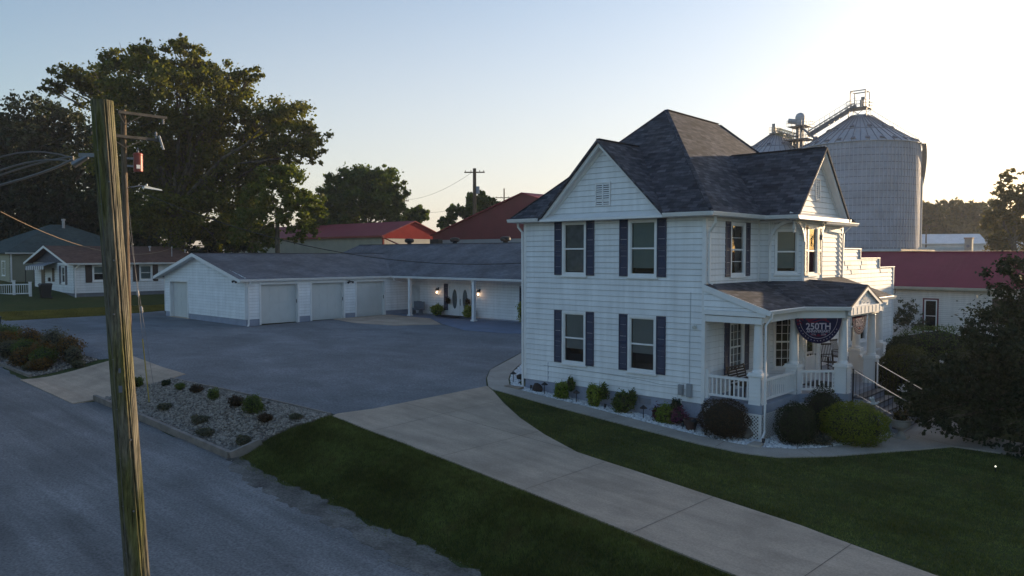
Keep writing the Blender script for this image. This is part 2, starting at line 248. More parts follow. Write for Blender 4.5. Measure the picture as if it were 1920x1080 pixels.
# ---------------------------------------------------------------- mesh helpers
ORG = {}
class Fr:
    """wall frame: origin, right vector, outward normal"""
    def __init__(s, o, r, n): s.o = Vector(o); s.r = Vector(r).normalized(); s.n = Vector(n).normalized()
    def __call__(s, a, b, c=0): return s.o + s.r*a + Vector((0, 0, b)) + s.n*c
class MB:
    def __init__(s): s.v = []; s.f = []
    def poly(s, pts): i = len(s.v); s.v += [tuple(p) for p in pts]; s.f.append(tuple(range(i, i+len(pts))))
    def hexa(s, p):
        i = len(s.v); s.v += [tuple(q) for q in p]
        s.f += [tuple(i+k for k in q) for q in ((0, 3, 2, 1), (4, 5, 6, 7), (0, 1, 5, 4), (1, 2, 6, 5), (2, 3, 7, 6), (3, 0, 4, 7))]
    def box(s, x0, x1, y0, y1, z0, z1):
        s.hexa([(x0, y0, z0), (x1, y0, z0), (x1, y1, z0), (x0, y1, z0), (x0, y0, z1), (x1, y0, z1), (x1, y1, z1), (x0, y1, z1)])
    def fbox(s, F, a0, a1, b0, b1, c0, c1):
        s.hexa([F(a0, b0, c0), F(a1, b0, c0), F(a1, b0, c1), F(a0, b0, c1), F(a0, b1, c0), F(a1, b1, c0), F(a1, b1, c1), F(a0, b1, c1)])
    def bar(s, p, q, wd, ht=None, up=(0, 0, 1)):
        p = Vector(p); q = Vector(q); d = (q-p).normalized(); ht = ht or wd; up = Vector(up)
        if abs(d.dot(up)) > .98: up = Vector((1, 0, 0))
        x = d.cross(up).normalized()*wd/2; y = x.cross(d).normalized()*ht/2
        s.hexa([p-x-y, p+x-y, p+x+y, p-x+y, q-x-y, q+x-y, q+x+y, q-x+y])
    def tube(s, pts, rs, n=8, cap=True):
        pts = [Vector(p) for p in pts]
        if not isinstance(rs, (list, tuple)): rs = [rs]*len(pts)
        rings = []; ref = Vector((0.31, .17, .93))
        for k, p in enumerate(pts):
            d = (pts[min(k+1, len(pts)-1)]-pts[max(k-1, 0)]).normalized()
            if abs(d.dot(ref)) > .97: ref = Vector((1, 0, .1)).normalized()
            x = d.cross(ref).normalized(); y = d.cross(x)
            i = len(s.v); s.v += [tuple(p+(x*math.cos(2*math.pi*j/n)+y*math.sin(2*math.pi*j/n))*rs[k]) for j in range(n)]; rings.append(i)
        for a, b in zip(rings, rings[1:]):
            for j in range(n): s.f.append((a+j, a+(j+1) % n, b+(j+1) % n, b+j))
        if cap: s.f.append(tuple(rings[0]+j for j in range(n))[::-1]); s.f.append(tuple(rings[-1]+j for j in range(n)))
    def lathe(s, prof, c=(0, 0, 0), n=24, a0=0):
        c = Vector(c); rings = []
        for r, z in prof:
            i = len(s.v); s.v += [(c.x+r*math.cos(a0+2*math.pi*j/n), c.y+r*math.sin(a0+2*math.pi*j/n), c.z+z) for j in range(n)]; rings.append(i)
        for a, b in zip(rings, rings[1:]):
            for j in range(n): s.f.append((a+j, a+(j+1) % n, b+(j+1) % n, b+j))
        if prof[0][0] > .001: s.f.append(tuple(rings[0]+j for j in range(n))[::-1])
        if prof[-1][0] > .001: s.f.append(tuple(rings[-1]+j for j in range(n)))
    def extrude(s, pts, d):
        """closed prism from planar polygon pts, moved by vector d"""
        i = len(s.v); n = len(pts); d = Vector(d)
        s.v += [tuple(Vector(p)) for p in pts] + [tuple(Vector(p)+d) for p in pts]
        s.f.append(tuple(i+k for k in range(n))[::-1]); s.f.append(tuple(i+n+k for k in range(n)))
        for k in range(n): s.f.append((i+k, i+(k+1) % n, i+n+(k+1) % n, i+n+k))
    def fpoly(s, F, ab, c0, c1): s.extrude([F(a, b, c0) for a, b in ab], F.n*(c1-c0))
    def blob(s, c, r, n=10, jit=.15, seed=0):
        rg = random.Random(seed); c = Vector(c); prof = []
        m = max(4, n//2); i = len(s.v)
        for a in range(m+1):
            th = math.pi*a/m
            for b in range(n):
                ph = 2*math.pi*b/n; q = 1+rg.uniform(-jit, jit)
                s.v.append((c.x+r[0]*math.sin(th)*math.cos(ph)*q, c.y+r[1]*math.sin(th)*math.sin(ph)*q, c.z+r[2]*math.cos(th)*q))
        for a in range(m):
            for b in range(n): s.f.append((i+a*n+b, i+(a+1)*n+b, i+(a+1)*n+(b+1) % n, i+a*n+(b+1) % n))
def mesh_obj(name, V, Fc, mat, uv=True, smooth=False):
    me = bpy.data.meshes.new(name); me.from_pydata(V, [], Fc); me.update()
    if uv and len(Fc) < 60000 and len(Fc) > 0:
        ul = me.uv_layers.new(name='UVMap')
        nv = len(me.loops); co = np.empty(len(me.vertices)*3); me.vertices.foreach_get('co', co); co = co.reshape(-1, 3)
        vi = np.empty(nv, dtype=np.int32); me.loops.foreach_get('vertex_index', vi)
        nr = np.empty(len(me.polygons)*3); me.polygons.foreach_get('normal', nr); nr = nr.reshape(-1, 3)
        lt = np.empty(len(me.polygons), dtype=np.int32); me.polygons.foreach_get('loop_total', lt)
        nl = np.repeat(nr, lt, axis=0)
        u = np.stack([-nl[:, 1], nl[:, 0], np.zeros(nv)], 1); ln = np.linalg.norm(u, axis=1)
        flat = ln < .02; u[flat] = (1, 0, 0); ln[flat] = 1; u /= ln[:, None]
        vv = np.cross(nl, u); p = co[vi]
        out = np.stack([(p*u).sum(1), (p*vv).sum(1)], 1).astype(np.float32).ravel(); ul.data.foreach_set('uv', out)
    if smooth: me.polygons.foreach_set('use_smooth', [True]*len(me.polygons))
    if mat: me.materials.append(mat)
    o = bpy.data.objects.new(name, me); sc.collection.objects.link(o); return o
def tagp(o, label=None, cat=None, group=None, kind=None):
    if label: o['label'] = label
    if cat: o['category'] = cat
    if group: o['group'] = group
    if kind: o['kind'] = kind
    return o
def thing(name, label, cat, loc=(0, 0, 0), group=None):
    o = bpy.data.objects.new(name, None); o.empty_display_size = .2; sc.collection.objects.link(o); o.location = loc
    ORG[o] = Vector(loc); return tagp(o, label, cat, group)
def part(name, mb, mat, parent, label=None, smooth=False):
    org = ORG[parent]
    o = mesh_obj(name, [tuple(Vector(v)-org) for v in mb.v], mb.f, mat, smooth=smooth); o.parent = parent; ORG[o] = org
    if label: o['label'] = label
    return o
def single(name, mb, mat, label, cat, org=(0, 0, 0), group=None, kind=None, smooth=False):
    org = Vector(org); o = mesh_obj(name, [tuple(Vector(v)-org) for v in mb.v], mb.f, mat, smooth=smooth); o.location = org; ORG[o] = org
    return tagp(o, label, cat, group, kind)
def copytree(o, parent=None):
    c = o.copy(); sc.collection.objects.link(c)
    if parent: c.parent = parent
    for ch in list(o.children): copytree(ch, c)
    return c
# ---------------------------------------------------------------- terrain
PX = [-200, -90, -62, -52, -47, -35, -18, -8, 0, 6, 14, 40, 300]
P1 = [5.0, 3.6, 2.45, 1.25, 1.0, .95, .68, .45, 0, -.28, -.5, -.8, -1.0]
P2 = [5.0, 3.6, 2.45, 1.25, 1.05, 1.05, .95, .75, .3, .1, -.1, -.5, -1.0]
RX = [-200, -60, -30, -20, -8, 3, 14, 60, 300]
RZ = [4.2, 1.1, .15, -.1, -.55, -.95, -1.2, -1.6, -2.0]
def smn(t): t = np.clip(t, 0, 1); return t*t*(3-2*t)
def hn(x, y):
    t = smn((y-3)/11.); up = np.interp(x, PX, P1)*(1-t)+np.interp(x, PX, P2)*t; rd = np.interp(x, RX, RZ)
    yt = np.interp(x, [-22, -18, -9, 0, 8], [-7.5, -8.6, -8.8, -9.6, -10.3]); yb = np.interp(x, [-30, -9, 4, 14], [-12.0, -11.5, -12.0, -12.3])
    s = smn((yt-y)/(yt-yb)); return up*(1-s)+rd*s
def h(x, y): return float(hn(x, y))
def inpoly(px, py, poly):
    r = np.zeros(px.shape, bool); n = len(poly)
    for i in range(n):
        x1, y1 = poly[i]; x2, y2 = poly[(i+1) % n]
        c = ((y1 > py) != (y2 > py)) & (px < (x2-x1)*(py-y1)/((y2-y1) or 1e-9)+x1); r ^= c
    return r
def gridax(lo, hi, n0, n1, st):
    a = list(np.arange(n0, n1+1e-6, st)); s = st; x = n1
    while x < hi: s *= 1.35; x += s; a.append(x)
    s = st; x = n0
    while x > lo: s *= 1.35; x -= s; a.insert(0, x)
    return np.array(a)
gx = gridax(-1800, 1800, -64, 18, .45); gy = gridax(-1500, 2500, -16, 24, .45)
X, Y = np.meshgrid(gx, gy); Z = hn(X, Y)
V = np.stack([X.ravel(), Y.ravel(), Z.ravel()], 1); nx = len(gx); ny = len(gy)
I = (np.arange(ny-1)[:, None]*nx+np.arange(nx-1)[None, :]).ravel()
gr = mesh_obj('ground', V.tolist(), np.stack([I, I+1, I+nx+1, I+nx], 1).tolist(), LAWN, uv=False, smooth=True); gr['kind'] = 'structure'
from mathutils.geometry import delaunay_2d_cdt
def sheet(name, poly, mat, off=.03, step=.5, kind='structure', wob=0):
    P = []
    n = len(poly)
    for i in range(n):
        a = Vector(poly[i]); b = Vector(poly[(i+1) % n]); k = max(1, int((b-a).length/step))
        for j in range(k):
            q = a+(b-a)*j/k
            if wob and j: q = q+Vector((random.uniform(-wob, wob), random.uniform(-wob, wob)))
            P.append(q)
    nb = len(P); arr = np.array([(p.x, p.y) for p in P])
    xs = np.arange(arr[:, 0].min()+step/2, arr[:, 0].max(), step); ys = np.arange(arr[:, 1].min()+step/2, arr[:, 1].max(), step)
    GX, GY = np.meshgrid(xs, ys); ok = inpoly(GX.ravel(), GY.ravel(), arr.tolist())
    pts = P+[Vector((float(a), float(b))) for a, b in zip(GX.ravel()[ok], GY.ravel()[ok])]
    co, ed, fc, *_ = delaunay_2d_cdt(pts, [(i, (i+1) % nb) for i in range(nb)], [list(range(nb))], 1, 1e-5)
    mb = MB(); mb.v = [(c.x, c.y, h(c.x, c.y)+off) for c in co]; mb.f = [tuple(f) for f in fc]
    for i in range(nb):
        a = P[i]; b = P[(i+1) % nb]; za = h(a.x, a.y); zb = h(b.x, b.y)
        mb.poly([(a.x, a.y, za-.1), (b.x, b.y, zb-.1), (b.x, b.y, zb+off), (a.x, a.y, za+off)])
    o = mesh_obj(name, mb.v, mb.f, mat); o['kind'] = kind; return o
lot = [(-19.05, -9.0), (-16.02, -8.9), (-13.18, -8.72), (-10.48, -8.45), (-8.8, -8.2), (-8.58, -6.82), (-8.95, -1.0), (-10.2, .23), (-11.6, 1.9), (-12.75, 4.0), (-14.0, 6.65), (-15.5, 9.5), (-17, 17.1), (-34.9, 17.1), (-34.9, 2.9), (-47.2, 2.9), (-50.3, 4.1), (-49.2, -.6), (-49.2, -7.0), (-60, -7.5), (-80, -7.8), (-80, -9.2), (-42.86, -9.1), (-37, -9.0), (-32.5, -9.0), (-27.2, -8.9), (-25.8, -7.9), (-19.3, -8.4)]
sheet('parking_lot', lot, ASPH, .02)
drive = [(-8.62, -8.42), (-6.2, -8.6), (-2.34, -8.79), (.46, -9.0), (3.66, -9.32), (8, -9.75), (16, -10.4), (30, -11.2), (30, -8.4), (14, -7.6), (8.52, -6.84), (5.71, -6.14), (2.95, -5.85), (.92, -5.62), (-.98, -5.46), (-2.79, -4.76), (-4.62, -3.84), (-6.35, -2.76), (-7.99, -1.61), (-8.9, -1.0), (-8.58, -6.82), (-8.78, -8.1)]
sheet('driveway', drive, CONC, .035)
apron = [(-27.0, -12.3), (-26.18, -8.83), (-25.8, -7.86), (-19.2, -8.38), (-19.14, -9.02), (-20.3, -11.51), (-20.2, -12.35)]
sheet('driveway_apron', apron, CONC, .045)
walk = [(-17.0, 16.9), (-15.4, 9.5), (-13.9, 6.65), (-12.6, 3.95), (-11.5, 1.83), (-10.15, .25), (-8.85, -1.0), (-8.3, -1.33), (-5.26, -1.6), (-2.29, -1.75), (-.21, -1.83), (.95, -1.9), (2.25, -1.78), (3.14, -1.38), (4.16, -.04), (5.2, 1.9), (6.35, 4.0), (8.2, 4.3), (12, 4.4), (18, 4.6), (18, 6.0), (8, 5.8), (6.2, 6.2), (5.6, 7.4), (4.6, 7.2), (4.75, 4.4), (4.54, 3.78), (4.11, 1.87), (3.61, .58), (3.11, -.18), (2.3, -.85), (1.5, -1.02), (.39, -1.06), (-.26, -1.03), (-1.39, -.97), (-2.93, -.85), (-4.31, -.76), (-5.76, -.74), (-7.51, -.6), (-8.2, -.45), (-9.4, .75), (-10.15, 1.66), (-11.21, 3.23), (-12.62, 5.64), (-14.0, 9.5), (-15.4, 16.9)]
sheet('walkway', walk, CONCW, .04, .4)
road = [(-110, -12.2), (-60, -12.1), (-30, -11.95), (-27.0, -12.2), (-20.2, -12.25), (-20, -11.55), (-9.5, -11.45), (-7.6, -11.9), (-4.6, -12.05), (-1.3, -12.2), (1.4, -12.35), (6, -12.6), (14, -13.1), (40, -13.5), (40, -19.5), (-110, -19.5)]
sheet('road', road, ROADM, .02, .5, wob=.14)
should = [(-9.5, -11.2), (-8.6, -11.3), (-7.6, -11.45), (-4.6, -11.5), (-1.3, -11.6), (1.4, -11.7), (6, -11.9), (14, -12.3), (30, -12.7), (30, -13.7), (14, -13.3), (6, -12.85), (1.4, -12.6), (-1.3, -12.4), (-4.6, -12.25), (-7.6, -12.1), (-9.5, -11.6)]
sheet('road_shoulder', should, SHOULD, .028, .22, wob=.16)
def joint(a, b, off=.041, wd=.016):
    a = Vector(a); b = Vector(b); n = max(1, int((b-a).length/.5)); mb = MB(); d = (b-a).normalized(); s = Vector((-d.y, d.x))*wd/2
    P = [a+(b-a)*k/n for k in range(n+1)]
    for p, q in zip(P, P[1:]): mb.poly([(p.x-s.x, p.y-s.y, h(p.x, p.y)+off), (q.x-s.x, q.y-s.y, h(q.x, q.y)+off), (q.x+s.x, q.y+s.y, h(q.x, q.y)+off), (p.x+s.x, p.y+s.y, h(p.x, p.y)+off)])
    o = mesh_obj('concrete_joint', mb.v, mb.f, bpy.data.materials.get('joint_dark') or M('joint_dark', (.15, .125, .10), .95)); o['kind'] = 'structure'
for a, b in (((-6.3, -8.55), (-6.75, -2.6)), ((-3.12, -8.68), (-3.11, -4.65)), ((.14, -8.92), (.11, -5.6)), ((3.44, -9.25), (3.51, -5.9)), ((6.8, -9.6), (6.9, -6.45)), ((10.2, -9.9), (10.3, -7.1)), ((-8.6, -5.5), (-1.1, -5.44))): joint(a, b)
for a, b in (((3.28, .09), (3.82, -.4)), ((4.95, 4.45), (6.5, 4.05)), ((-6.6, -.72), (-6.7, -1.46)), ((-4.6, -.78), (-4.7, -1.6)), ((-2.6, -.88), (-2.7, -1.72)), ((-.6, -1.02), (-.65, -1.8)), ((1.3, -1.05), (1.4, -1.84)), ((-9.9, .45), (-9.2, 1.0) if False else (-10.7, .8))): joint(a, b, .046)
joint((-23.6, -12.2), (-22.7, -8.1), .051)
slab1 = [(-34.9, 9.6), (-31.6, 9.0), (-28.0, 9.8), (-26.2, 12.2), (-30, 14.6), (-34.9, 14.7)]
sheet('concrete_slab', slab1, CONC, .04)
pslab = [(-34.85, 14.7), (-30, 14.6), (-26.2, 12.4), (-22.5, 10.8), (-19.5, 11.2), (-16.8, 12.6), (-16.9, 16.95), (-34.85, 16.95)]
sheet('entry_pavement', pslab, BLUEC, .05)
# ---------------------------------------------------------------- stones and grass
def icomesh():
    b = bmesh.new(); bmesh.ops.create_icosphere(b, subdivisions=1, radius=1); v = np.array([x.co[:] for x in b.verts]); f = np.array([[q.index for q in x.verts] for x in b.faces]); b.free(); return v, f
IV, IF = icomesh()
def scatter(poly, n, holes=()):
    a = np.array(poly); lo = a.min(0); hi = a.max(0); out = []
    tot = 0
    while tot < n:
        p = RNG.uniform(lo, hi, (n, 2)); ok = inpoly(p[:, 0], p[:, 1], poly)
        for hpoly in holes: ok &= ~inpoly(p[:, 0], p[:, 1], hpoly)
        out.append(p[ok]); tot += ok.sum()
    return np.concatenate(out)[:n]
def stonemat(name, c1, c2):
    m = leafmat(name, c1, c2, 0.0); return m
def stones(name, poly, n, r0, r1, mat, label, off=.02, zbase=None):
    p = scatter(poly, n); r = RNG.uniform(r0, r1, n); s = RNG.uniform(.65, 1.25, (n, 3)); s[:, 2] *= .7
    th = RNG.uniform(0, 6.28, n); z = hn(p[:, 0], p[:, 1])+off+r*.25
    v = IV[None]*s[:, None]*r[:, None, None]*(1+RNG.uniform(-.18, .18, (n, len(IV), 1)))
    c, q = np.cos(th)[:, None], np.sin(th)[:, None]
    vx = v[..., 0]*c-v[..., 1]*q; vy = v[..., 0]*q+v[..., 1]*c
    VV = np.stack([vx+p[:, :1], vy+p[:, 1:], v[..., 2]+z[:, None]], -1).reshape(-1, 3)
    FF = (IF[None]+np.arange(n)[:, None, None]*len(IV)).reshape(-1, 3)
    o = fastmesh(name, VV, FF, mat); o['kind'] = 'stuff'; o['label'] = label; o['category'] = 'gravel'; return o
def fastmesh(name, V, F, mat):
    me = bpy.data.meshes.new(name); k = F.shape[1]
    me.vertices.add(len(V)); me.vertices.foreach_set('co', V.astype(np.float32).ravel())
    me.loops.add(F.size); me.loops.foreach_set('vertex_index', F.astype(np.int32).ravel())
    me.polygons.add(len(F)); me.polygons.foreach_set('loop_start', np.arange(0, F.size, k, dtype=np.int32))
    try: me.polygons.foreach_set('loop_total', np.full(len(F), k, dtype=np.int32))
    except Exception: pass
    me.update(calc_edges=True); me.validate(); me.materials.append(mat)
    o = bpy.data.objects.new(name, me); sc.collection.objects.link(o); return o
bed1 = [(-20.3, -11.4), (-20.2, -10.4), (-19.1, -9.1), (-16.02, -9.0), (-13.18, -8.8), (-10.48, -8.55), (-8.75, -8.45), (-8.55, -9.2), (-9.0, -9.6), (-9.35, -10.16), (-9.5, -10.6), (-9.6, -11.35)]
bed2 = [(-45, -11.9), (-32.5, -11.85), (-27.6, -11.7), (-27.2, -8.98), (-32.5, -9.1), (-37, -9.1), (-45, -9.2)]
GRAV = M('bed_soil', (.10, .09, .085), .95, .2, 3, .5, 40)
sheet('rock_bed', bed1, GRAV, .02); sheet('flower_bed', bed2, GRAV, .02)
ROCK = stonemat('river_rock', (.12, .10, .085), (.38, .34, .295)); WROCK = stonemat('white_marble_chip', (.50, .52, .56), (.85, .86, .88))
stones('river_rock', bed1, 9500, .03, .062, ROCK, 'mixed tan and grey river rock filling the bed between parking lot and street')
stones('flower_bed_rock', bed2, 4500, .03, .07, ROCK, 'river rock under the flowering plants at the left edge')
wb = [(-7.9, -.05), (-8.6, .5), (-9.2, 1.6), (-10.6, 3.6), (-12.0, 6.2), (-12.5, 5.5), (-11.15, 3.3), (-10.1, 1.7), (-9.35, .8), (-8.15, -.4), (-7.5, -.55), (-5.76, -.69), (-4.31, -.71), (-2.93, -.8), (-1.39, -.92), (-.26, -.98), (.39, -1.01), (1.5, -.97), (2.25, -.8), (3.06, -.15), (3.56, .6), (4.06, 1.87), (4.5, 3.8), (4.6, 4.3), (3.2, 4.3), (2.05, 2.9), (2.0, -.05)]
sheet('white_gravel_bed', wb, M('white_bed_base', (.35, .36, .38), .95, .2, 3), .02, .4)
stones('white_gravel', wb, 8500, .02, .045, WROCK, 'bright white marble chips around the foot of the white house')
def blades(name, poly, n, mat, hgt=.06, wd=.022, label='', holes=()):
    p = scatter(poly, n, holes); z = hn(p[:, 0], p[:, 1])-.005; a = RNG.uniform(0, 6.28, n); hh = RNG.uniform(.5, 1.2, n)*hgt
    hh *= .75+.5*np.sin(p[:, 0]*1.3+np.sin(p[:, 1]*.9)*2)*np.sin(p[:, 1]*1.7)*.5+.25
    dx = np.cos(a)*wd/2; dy = np.sin(a)*wd/2; lx = RNG.uniform(-.6, .6, n)*hh; ly = RNG.uniform(-.6, .6, n)*hh
    V = np.stack([np.stack([p[:, 0]-dx, p[:, 1]-dy, z], 1), np.stack([p[:, 0]+dx, p[:, 1]+dy, z], 1), np.stack([p[:, 0]+lx, p[:, 1]+ly, z+hh], 1)], 1).reshape(-1, 3)
    o = fastmesh(name, V, np.arange(n*3).reshape(-1, 3), mat); tagp(o, label, 'grass', None, 'stuff'); return o
bank = [(-8.6, -8.5), (-6.2, -8.68), (-2.34, -8.87), (.46, -9.08), (3.66, -9.4), (8, -9.85), (11, -10.1), (11, -12.1), (6, -11.85), (1.4, -11.65), (-1.3, -11.55), (-4.6, -11.45), (-7.6, -11.4), (-9.3, -11.15), (-9.35, -10.3), (-8.9, -9.6), (-8.5, -9.2)]
blades('bank_grass', bank, 170000, GRASSB, .085, .02, 'dark green grass on the bank sloping from driveway to street')
fl = [(-8.8, -1.05), (-7.9, -1.6), (-6.3, -2.7), (-4.6, -3.78), (-2.79, -4.7), (-.98, -5.4), (.92, -5.56), (2.95, -5.79), (5.71, -6.05), (8.52, -6.75), (12, -7.3), (15, -7.3), (15, 4.3), (8.2, 4.2), (6.35, 3.9), (5.25, 1.9), (4.2, -.1), (3.2, -1.45), (2.3, -1.86), (.95, -1.97), (-.21, -1.9), (-2.29, -1.82), (-5.26, -1.67), (-8.3, -1.4)]
blades('front_lawn_grass', fl, 160000, GRASSB, .06, .02, 'dark green mown grass between driveway and curved walkway')
wl = [(-50.4, 3.9), (-49.4, -.6), (-49.3, -7.2), (-53.6, -7.3), (-53.6, 12), (-50.5, 12)]
blades('side_lawn_grass', wl, 60000, GRASS_SUN, .09, .05, 'yellowish lawn between parking lot and small ranch house')
stones('shoulder_debris', [(x, y+.25) for x, y in should[:9]]+[(x, y-.5) for x, y in should[9:]], 3000, .006, .016, ROCK, 'loose chips and grit scattered along the ragged edge of the street')
blades('edge_weeds', [(-9.4, -11.0), (-7.6, -11.25), (-1.3, -11.3), (6, -11.6), (12, -12), (12, -12.5), (6, -12.2), (1.4, -11.95), (-4.6, -11.8), (-9.3, -11.55)], 9000, GRASSB, .06, .02, 'sparse weeds straggling from the grass bank onto the road edge')
# timber edging
def edging(pts, zt, hgt=.24, wd=.13, seg=2.4):
    mb = MB()
    for a, b in zip(pts, pts[1:]):
        a = Vector(a); b = Vector(b); k = max(1, round((b-a).length/seg))
        for j in range(k):
            p = a+(b-a)*(j/k); q = a+(b-a)*((j+1)/k)-(b-a).normalized()*.015; o = random.uniform(-.012, .012)
            mb.bar((p.x, p.y, h(p.x, p.y)+zt-hgt/2+.02+o), (q.x, q.y, h(q.x, q.y)+zt-hgt/2+.02+o), wd, hgt)
    return mb
single('timber_edging', edging([(-20.35, -11.5), (-9.55, -11.45), (-9.35, -10.5)], .20, .26, .14), WOOD, 'grey landscape timbers edging the rock bed along the street', 'timber edging', (-15, -11.5, 0))
single('lot_border', edging([(-19.05, -9.05), (-16.02, -8.95), (-13.18, -8.75), (-10.48, -8.5), (-8.75, -8.38)], .08, .1, .07), WOOD, 'thin pale border strip between rock bed and parking lot', 'edging', (-14, -8.9, 0))
single('timber_edging', edging([(-45, -11.95), (-27.55, -11.75)], .12, .16, .13), WOOD, 'timber edging along the street side of the flower bed', 'timber edging', (-32, -11.8, 0))
# ---------------------------------------------------------------- siding
def clip(poly, f):
    out = []
    for i in range(len(poly)):
        p, q = poly[i], poly[(i+1) % len(poly)]; a, b = f(p), f(q)
        if a >= -1e-7: out.append(p)
        if (a > 1e-7 and b < -1e-7) or (a < -1e-7 and b > 1e-7):
            t = a/(a-b); out.append((p[0]+(q[0]-p[0])*t, p[1]+(q[1]-p[1])*t))
    return out
def siding(mb, F, poly, holes=(), e=.2, t=.03, zs=None, c0=0):
    """lapped boards over convex polygon poly (a,b) with rectangular holes (a0,a1,b0,b1)"""
    lo = min(p[1] for p in poly); hi = max(p[1] for p in poly); zs = lo if zs is None else zs
    k = math.floor((lo-zs)/e+1e-6); row = zs+k*e
    while row < hi-1e-6:
        cuts = sorted({row, row+e}|{b for H in holes for b in H[2:] if row+1e-4 < b < row+e-1e-4})
        for b0, b1 in zip(cuts, cuts[1:]):
            pl = clip(clip(poly, lambda p: p[1]-b0), lambda p: b1-p[1])
            if len(pl) < 3: continue
            hs = sorted([H for H in holes if H[2] < b1-1e-4 and H[3] > b0+1e-4]); cur = -1e9; iv = []
            for H in hs: iv.append((cur, H[0])); cur = H[1]
            iv.append((cur, 1e9))
            for a0, a1 in iv:
                if a1-a0 < .01: continue
                pp = clip(clip(pl, lambda p: p[0]-a0), lambda p: a1-p[0])
                if len(pp) < 3: continue
                mb.poly([F(a, b, c0+t*(1-(b-row)/e)) for a, b in pp])
                if abs(b0-row) < 1e-5:
                    bt = [p for p in pp if abs(p[1]-row) < 1e-5]
                    if len(bt) >= 2:
                        x0 = min(p[0] for p in bt); x1 = max(p[0] for p in bt)
                        mb.poly([F(x1, row, c0+t), F(x0, row, c0+t), F(x0, row, c0-.001), F(x1, row, c0-.001)])
        row += e
def window(root, F, a0, a1, b0, b1, case=.09, blind=0, blindmat=None, grid=None, dep=.35, casemat=None, glass=None, mid=True, sill=True, arch=False, proud=.045):
    """casing outer rect a0..a1,b0..b1 ; hole inside casing"""
    casemat = casemat or TRIM; mb = MB()
    i0, i1, j0, j1 = a0+case, a1-case, b0+case*.9, b1-case
    mb.fbox(F, a0, i0, b0, b1, 0, proud); mb.fbox(F, i1, a1, b0, b1, 0, proud); mb.fbox(F, i0, i1, j1, b1, 0, proud); mb.fbox(F, i0, i1, b0, j0, 0, proud)
    s = .035
    mb.fbox(F, i0, i0+s, j0, j1, -.07, .012); mb.fbox(F, i1-s, i1, j0, j1, -.07, .012); mb.fbox(F, i0+s, i1-s, j1-s, j1, -.07, .012); mb.fbox(F, i0+s, i1-s, j0, j0+s*1.4, -.07, .012)
    m = (j0+j1)/2
    if mid: mb.fbox(F, i0+s, i1-s, m-.028, m+.028, -.05, .006)
    if grid:
        gxn, gyn = grid
        for k in range(1, gxn): x = i0+s+(i1-i0-2*s)*k/gxn; mb.fbox(F, x-.009, x+.009, j0+s, j1-s, -.035, -.012)
        for k in range(1, gyn):
            z = j0+s+(j1-j0-2*s)*k/gyn
            if not (mid and abs(z-m) < .04): mb.fbox(F, i0+s, i1-s, z-.009, z+.009, -.034, -.013)
    w_ = part('window', mb, casemat, root)
    g = MB(); g.poly([F(i0+s, j0+s, -.03), F(i1-s, j0+s, -.03), F(i1-s, j1-s, -.03), F(i0+s, j1-s, -.03)]); part('pane', g, glass or GLASS, w_)
    d = MB(); q = -dep
    c = [(i0, j0), (i1, j0), (i1, j1), (i0, j1)]
    d.poly([F(a, b, q) for a, b in c])
    for k in range(4):
        p, r = c[k], c[(k+1) % 4]; d.poly([F(p[0], p[1], -.06), F(r[0], r[1], -.06), F(r[0], r[1], q), F(p[0], p[1], q)])
    part('interior', d, DARKIN, w_)
    if blind:
        zb = j1-(j1-j0)*blind; k = MB(); k.fbox(F, i0+s+.01, i1-s-.01, zb, j1-s, -.10, -.09); part('blind', k, blindmat or BLIND, w_)
    if sill: k = MB(); k.fbox(F, a0-.05, a1+.05, b0-.05, b0, 0, .085); part('sill', k, casemat, w_)
    return (i0, i1, j0, j1)
def shutter(root, F, a0, a1, b0, b1, mat=None, louver=True, label=None):
    mb = MB(); t = .05; c0 = .02
    if not louver: mb.fbox(F, a0, a1, b0, b1, c0, t)
    else:
        s = .05; mb.fbox(F, a0, a0+s, b0, b1, c0, t); mb.fbox(F, a1-s, a1, b0, b1, c0, t)
        m = (b0+b1)/2
        for z0, z1 in ((b0, b0+.08), (m-.04, m+.04), (b1-.08, b1)): mb.fbox(F, a0+s, a1-s, z0, z1, c0, t)
        mb.fbox(F, a0+s, a1-s, b0+.08, b1-.08, c0, c0+.006)
        z = b0+.085
        while z < b1-.1:
            if abs(z+.02-m) > .05: mb.poly([F(a0+s, z, t-.004), F(a1-s, z, t-.004), F(a1-s, z+.04, c0+.008), F(a0+s, z+.04, c0+.008)]); mb.poly([F(a1-s, z, t-.004), F(a0+s, z, t-.004), F(a0+s, z, c0+.007), F(a1-s, z, c0+.007)])
            z += .045
    return part('shutter', mb, mat or NAVY, root, label)
def gutter(root, pts, wd=.11, ht=.12, mat=None, name='gutter'):
    mb = MB(); pts = [Vector(p) for p in pts]
    for a, b in zip(pts, pts[1:]):
        d = (b-a).normalized(); n = Vector((d.y, -d.x, 0))
        # K-profile: back, bottom, slanted front, lip
        pr = [(0, 0), (0, -ht), (wd*.6, -ht), (wd*.8, -ht*.55), (wd, -ht*.15), (wd, 0), (wd-.02, 0), (wd-.02, -.02), (.01, -.02)]
        mb.extrude([a+n*x+Vector((0, 0, z)) for x, z in pr], b-a)
    return part(name, mb, mat or TRIM, root)
def downspout(root, pts, wd=.075, mat=None):
    mb = MB()
    for a, b in zip(pts, pts[1:]):
        a = Vector(a); b = Vector(b); d = (b-a).normalized()*.02; mb.bar(a-d, b+d, wd, wd*.8)
    return part('downspout', mb, mat or TRIM, root)
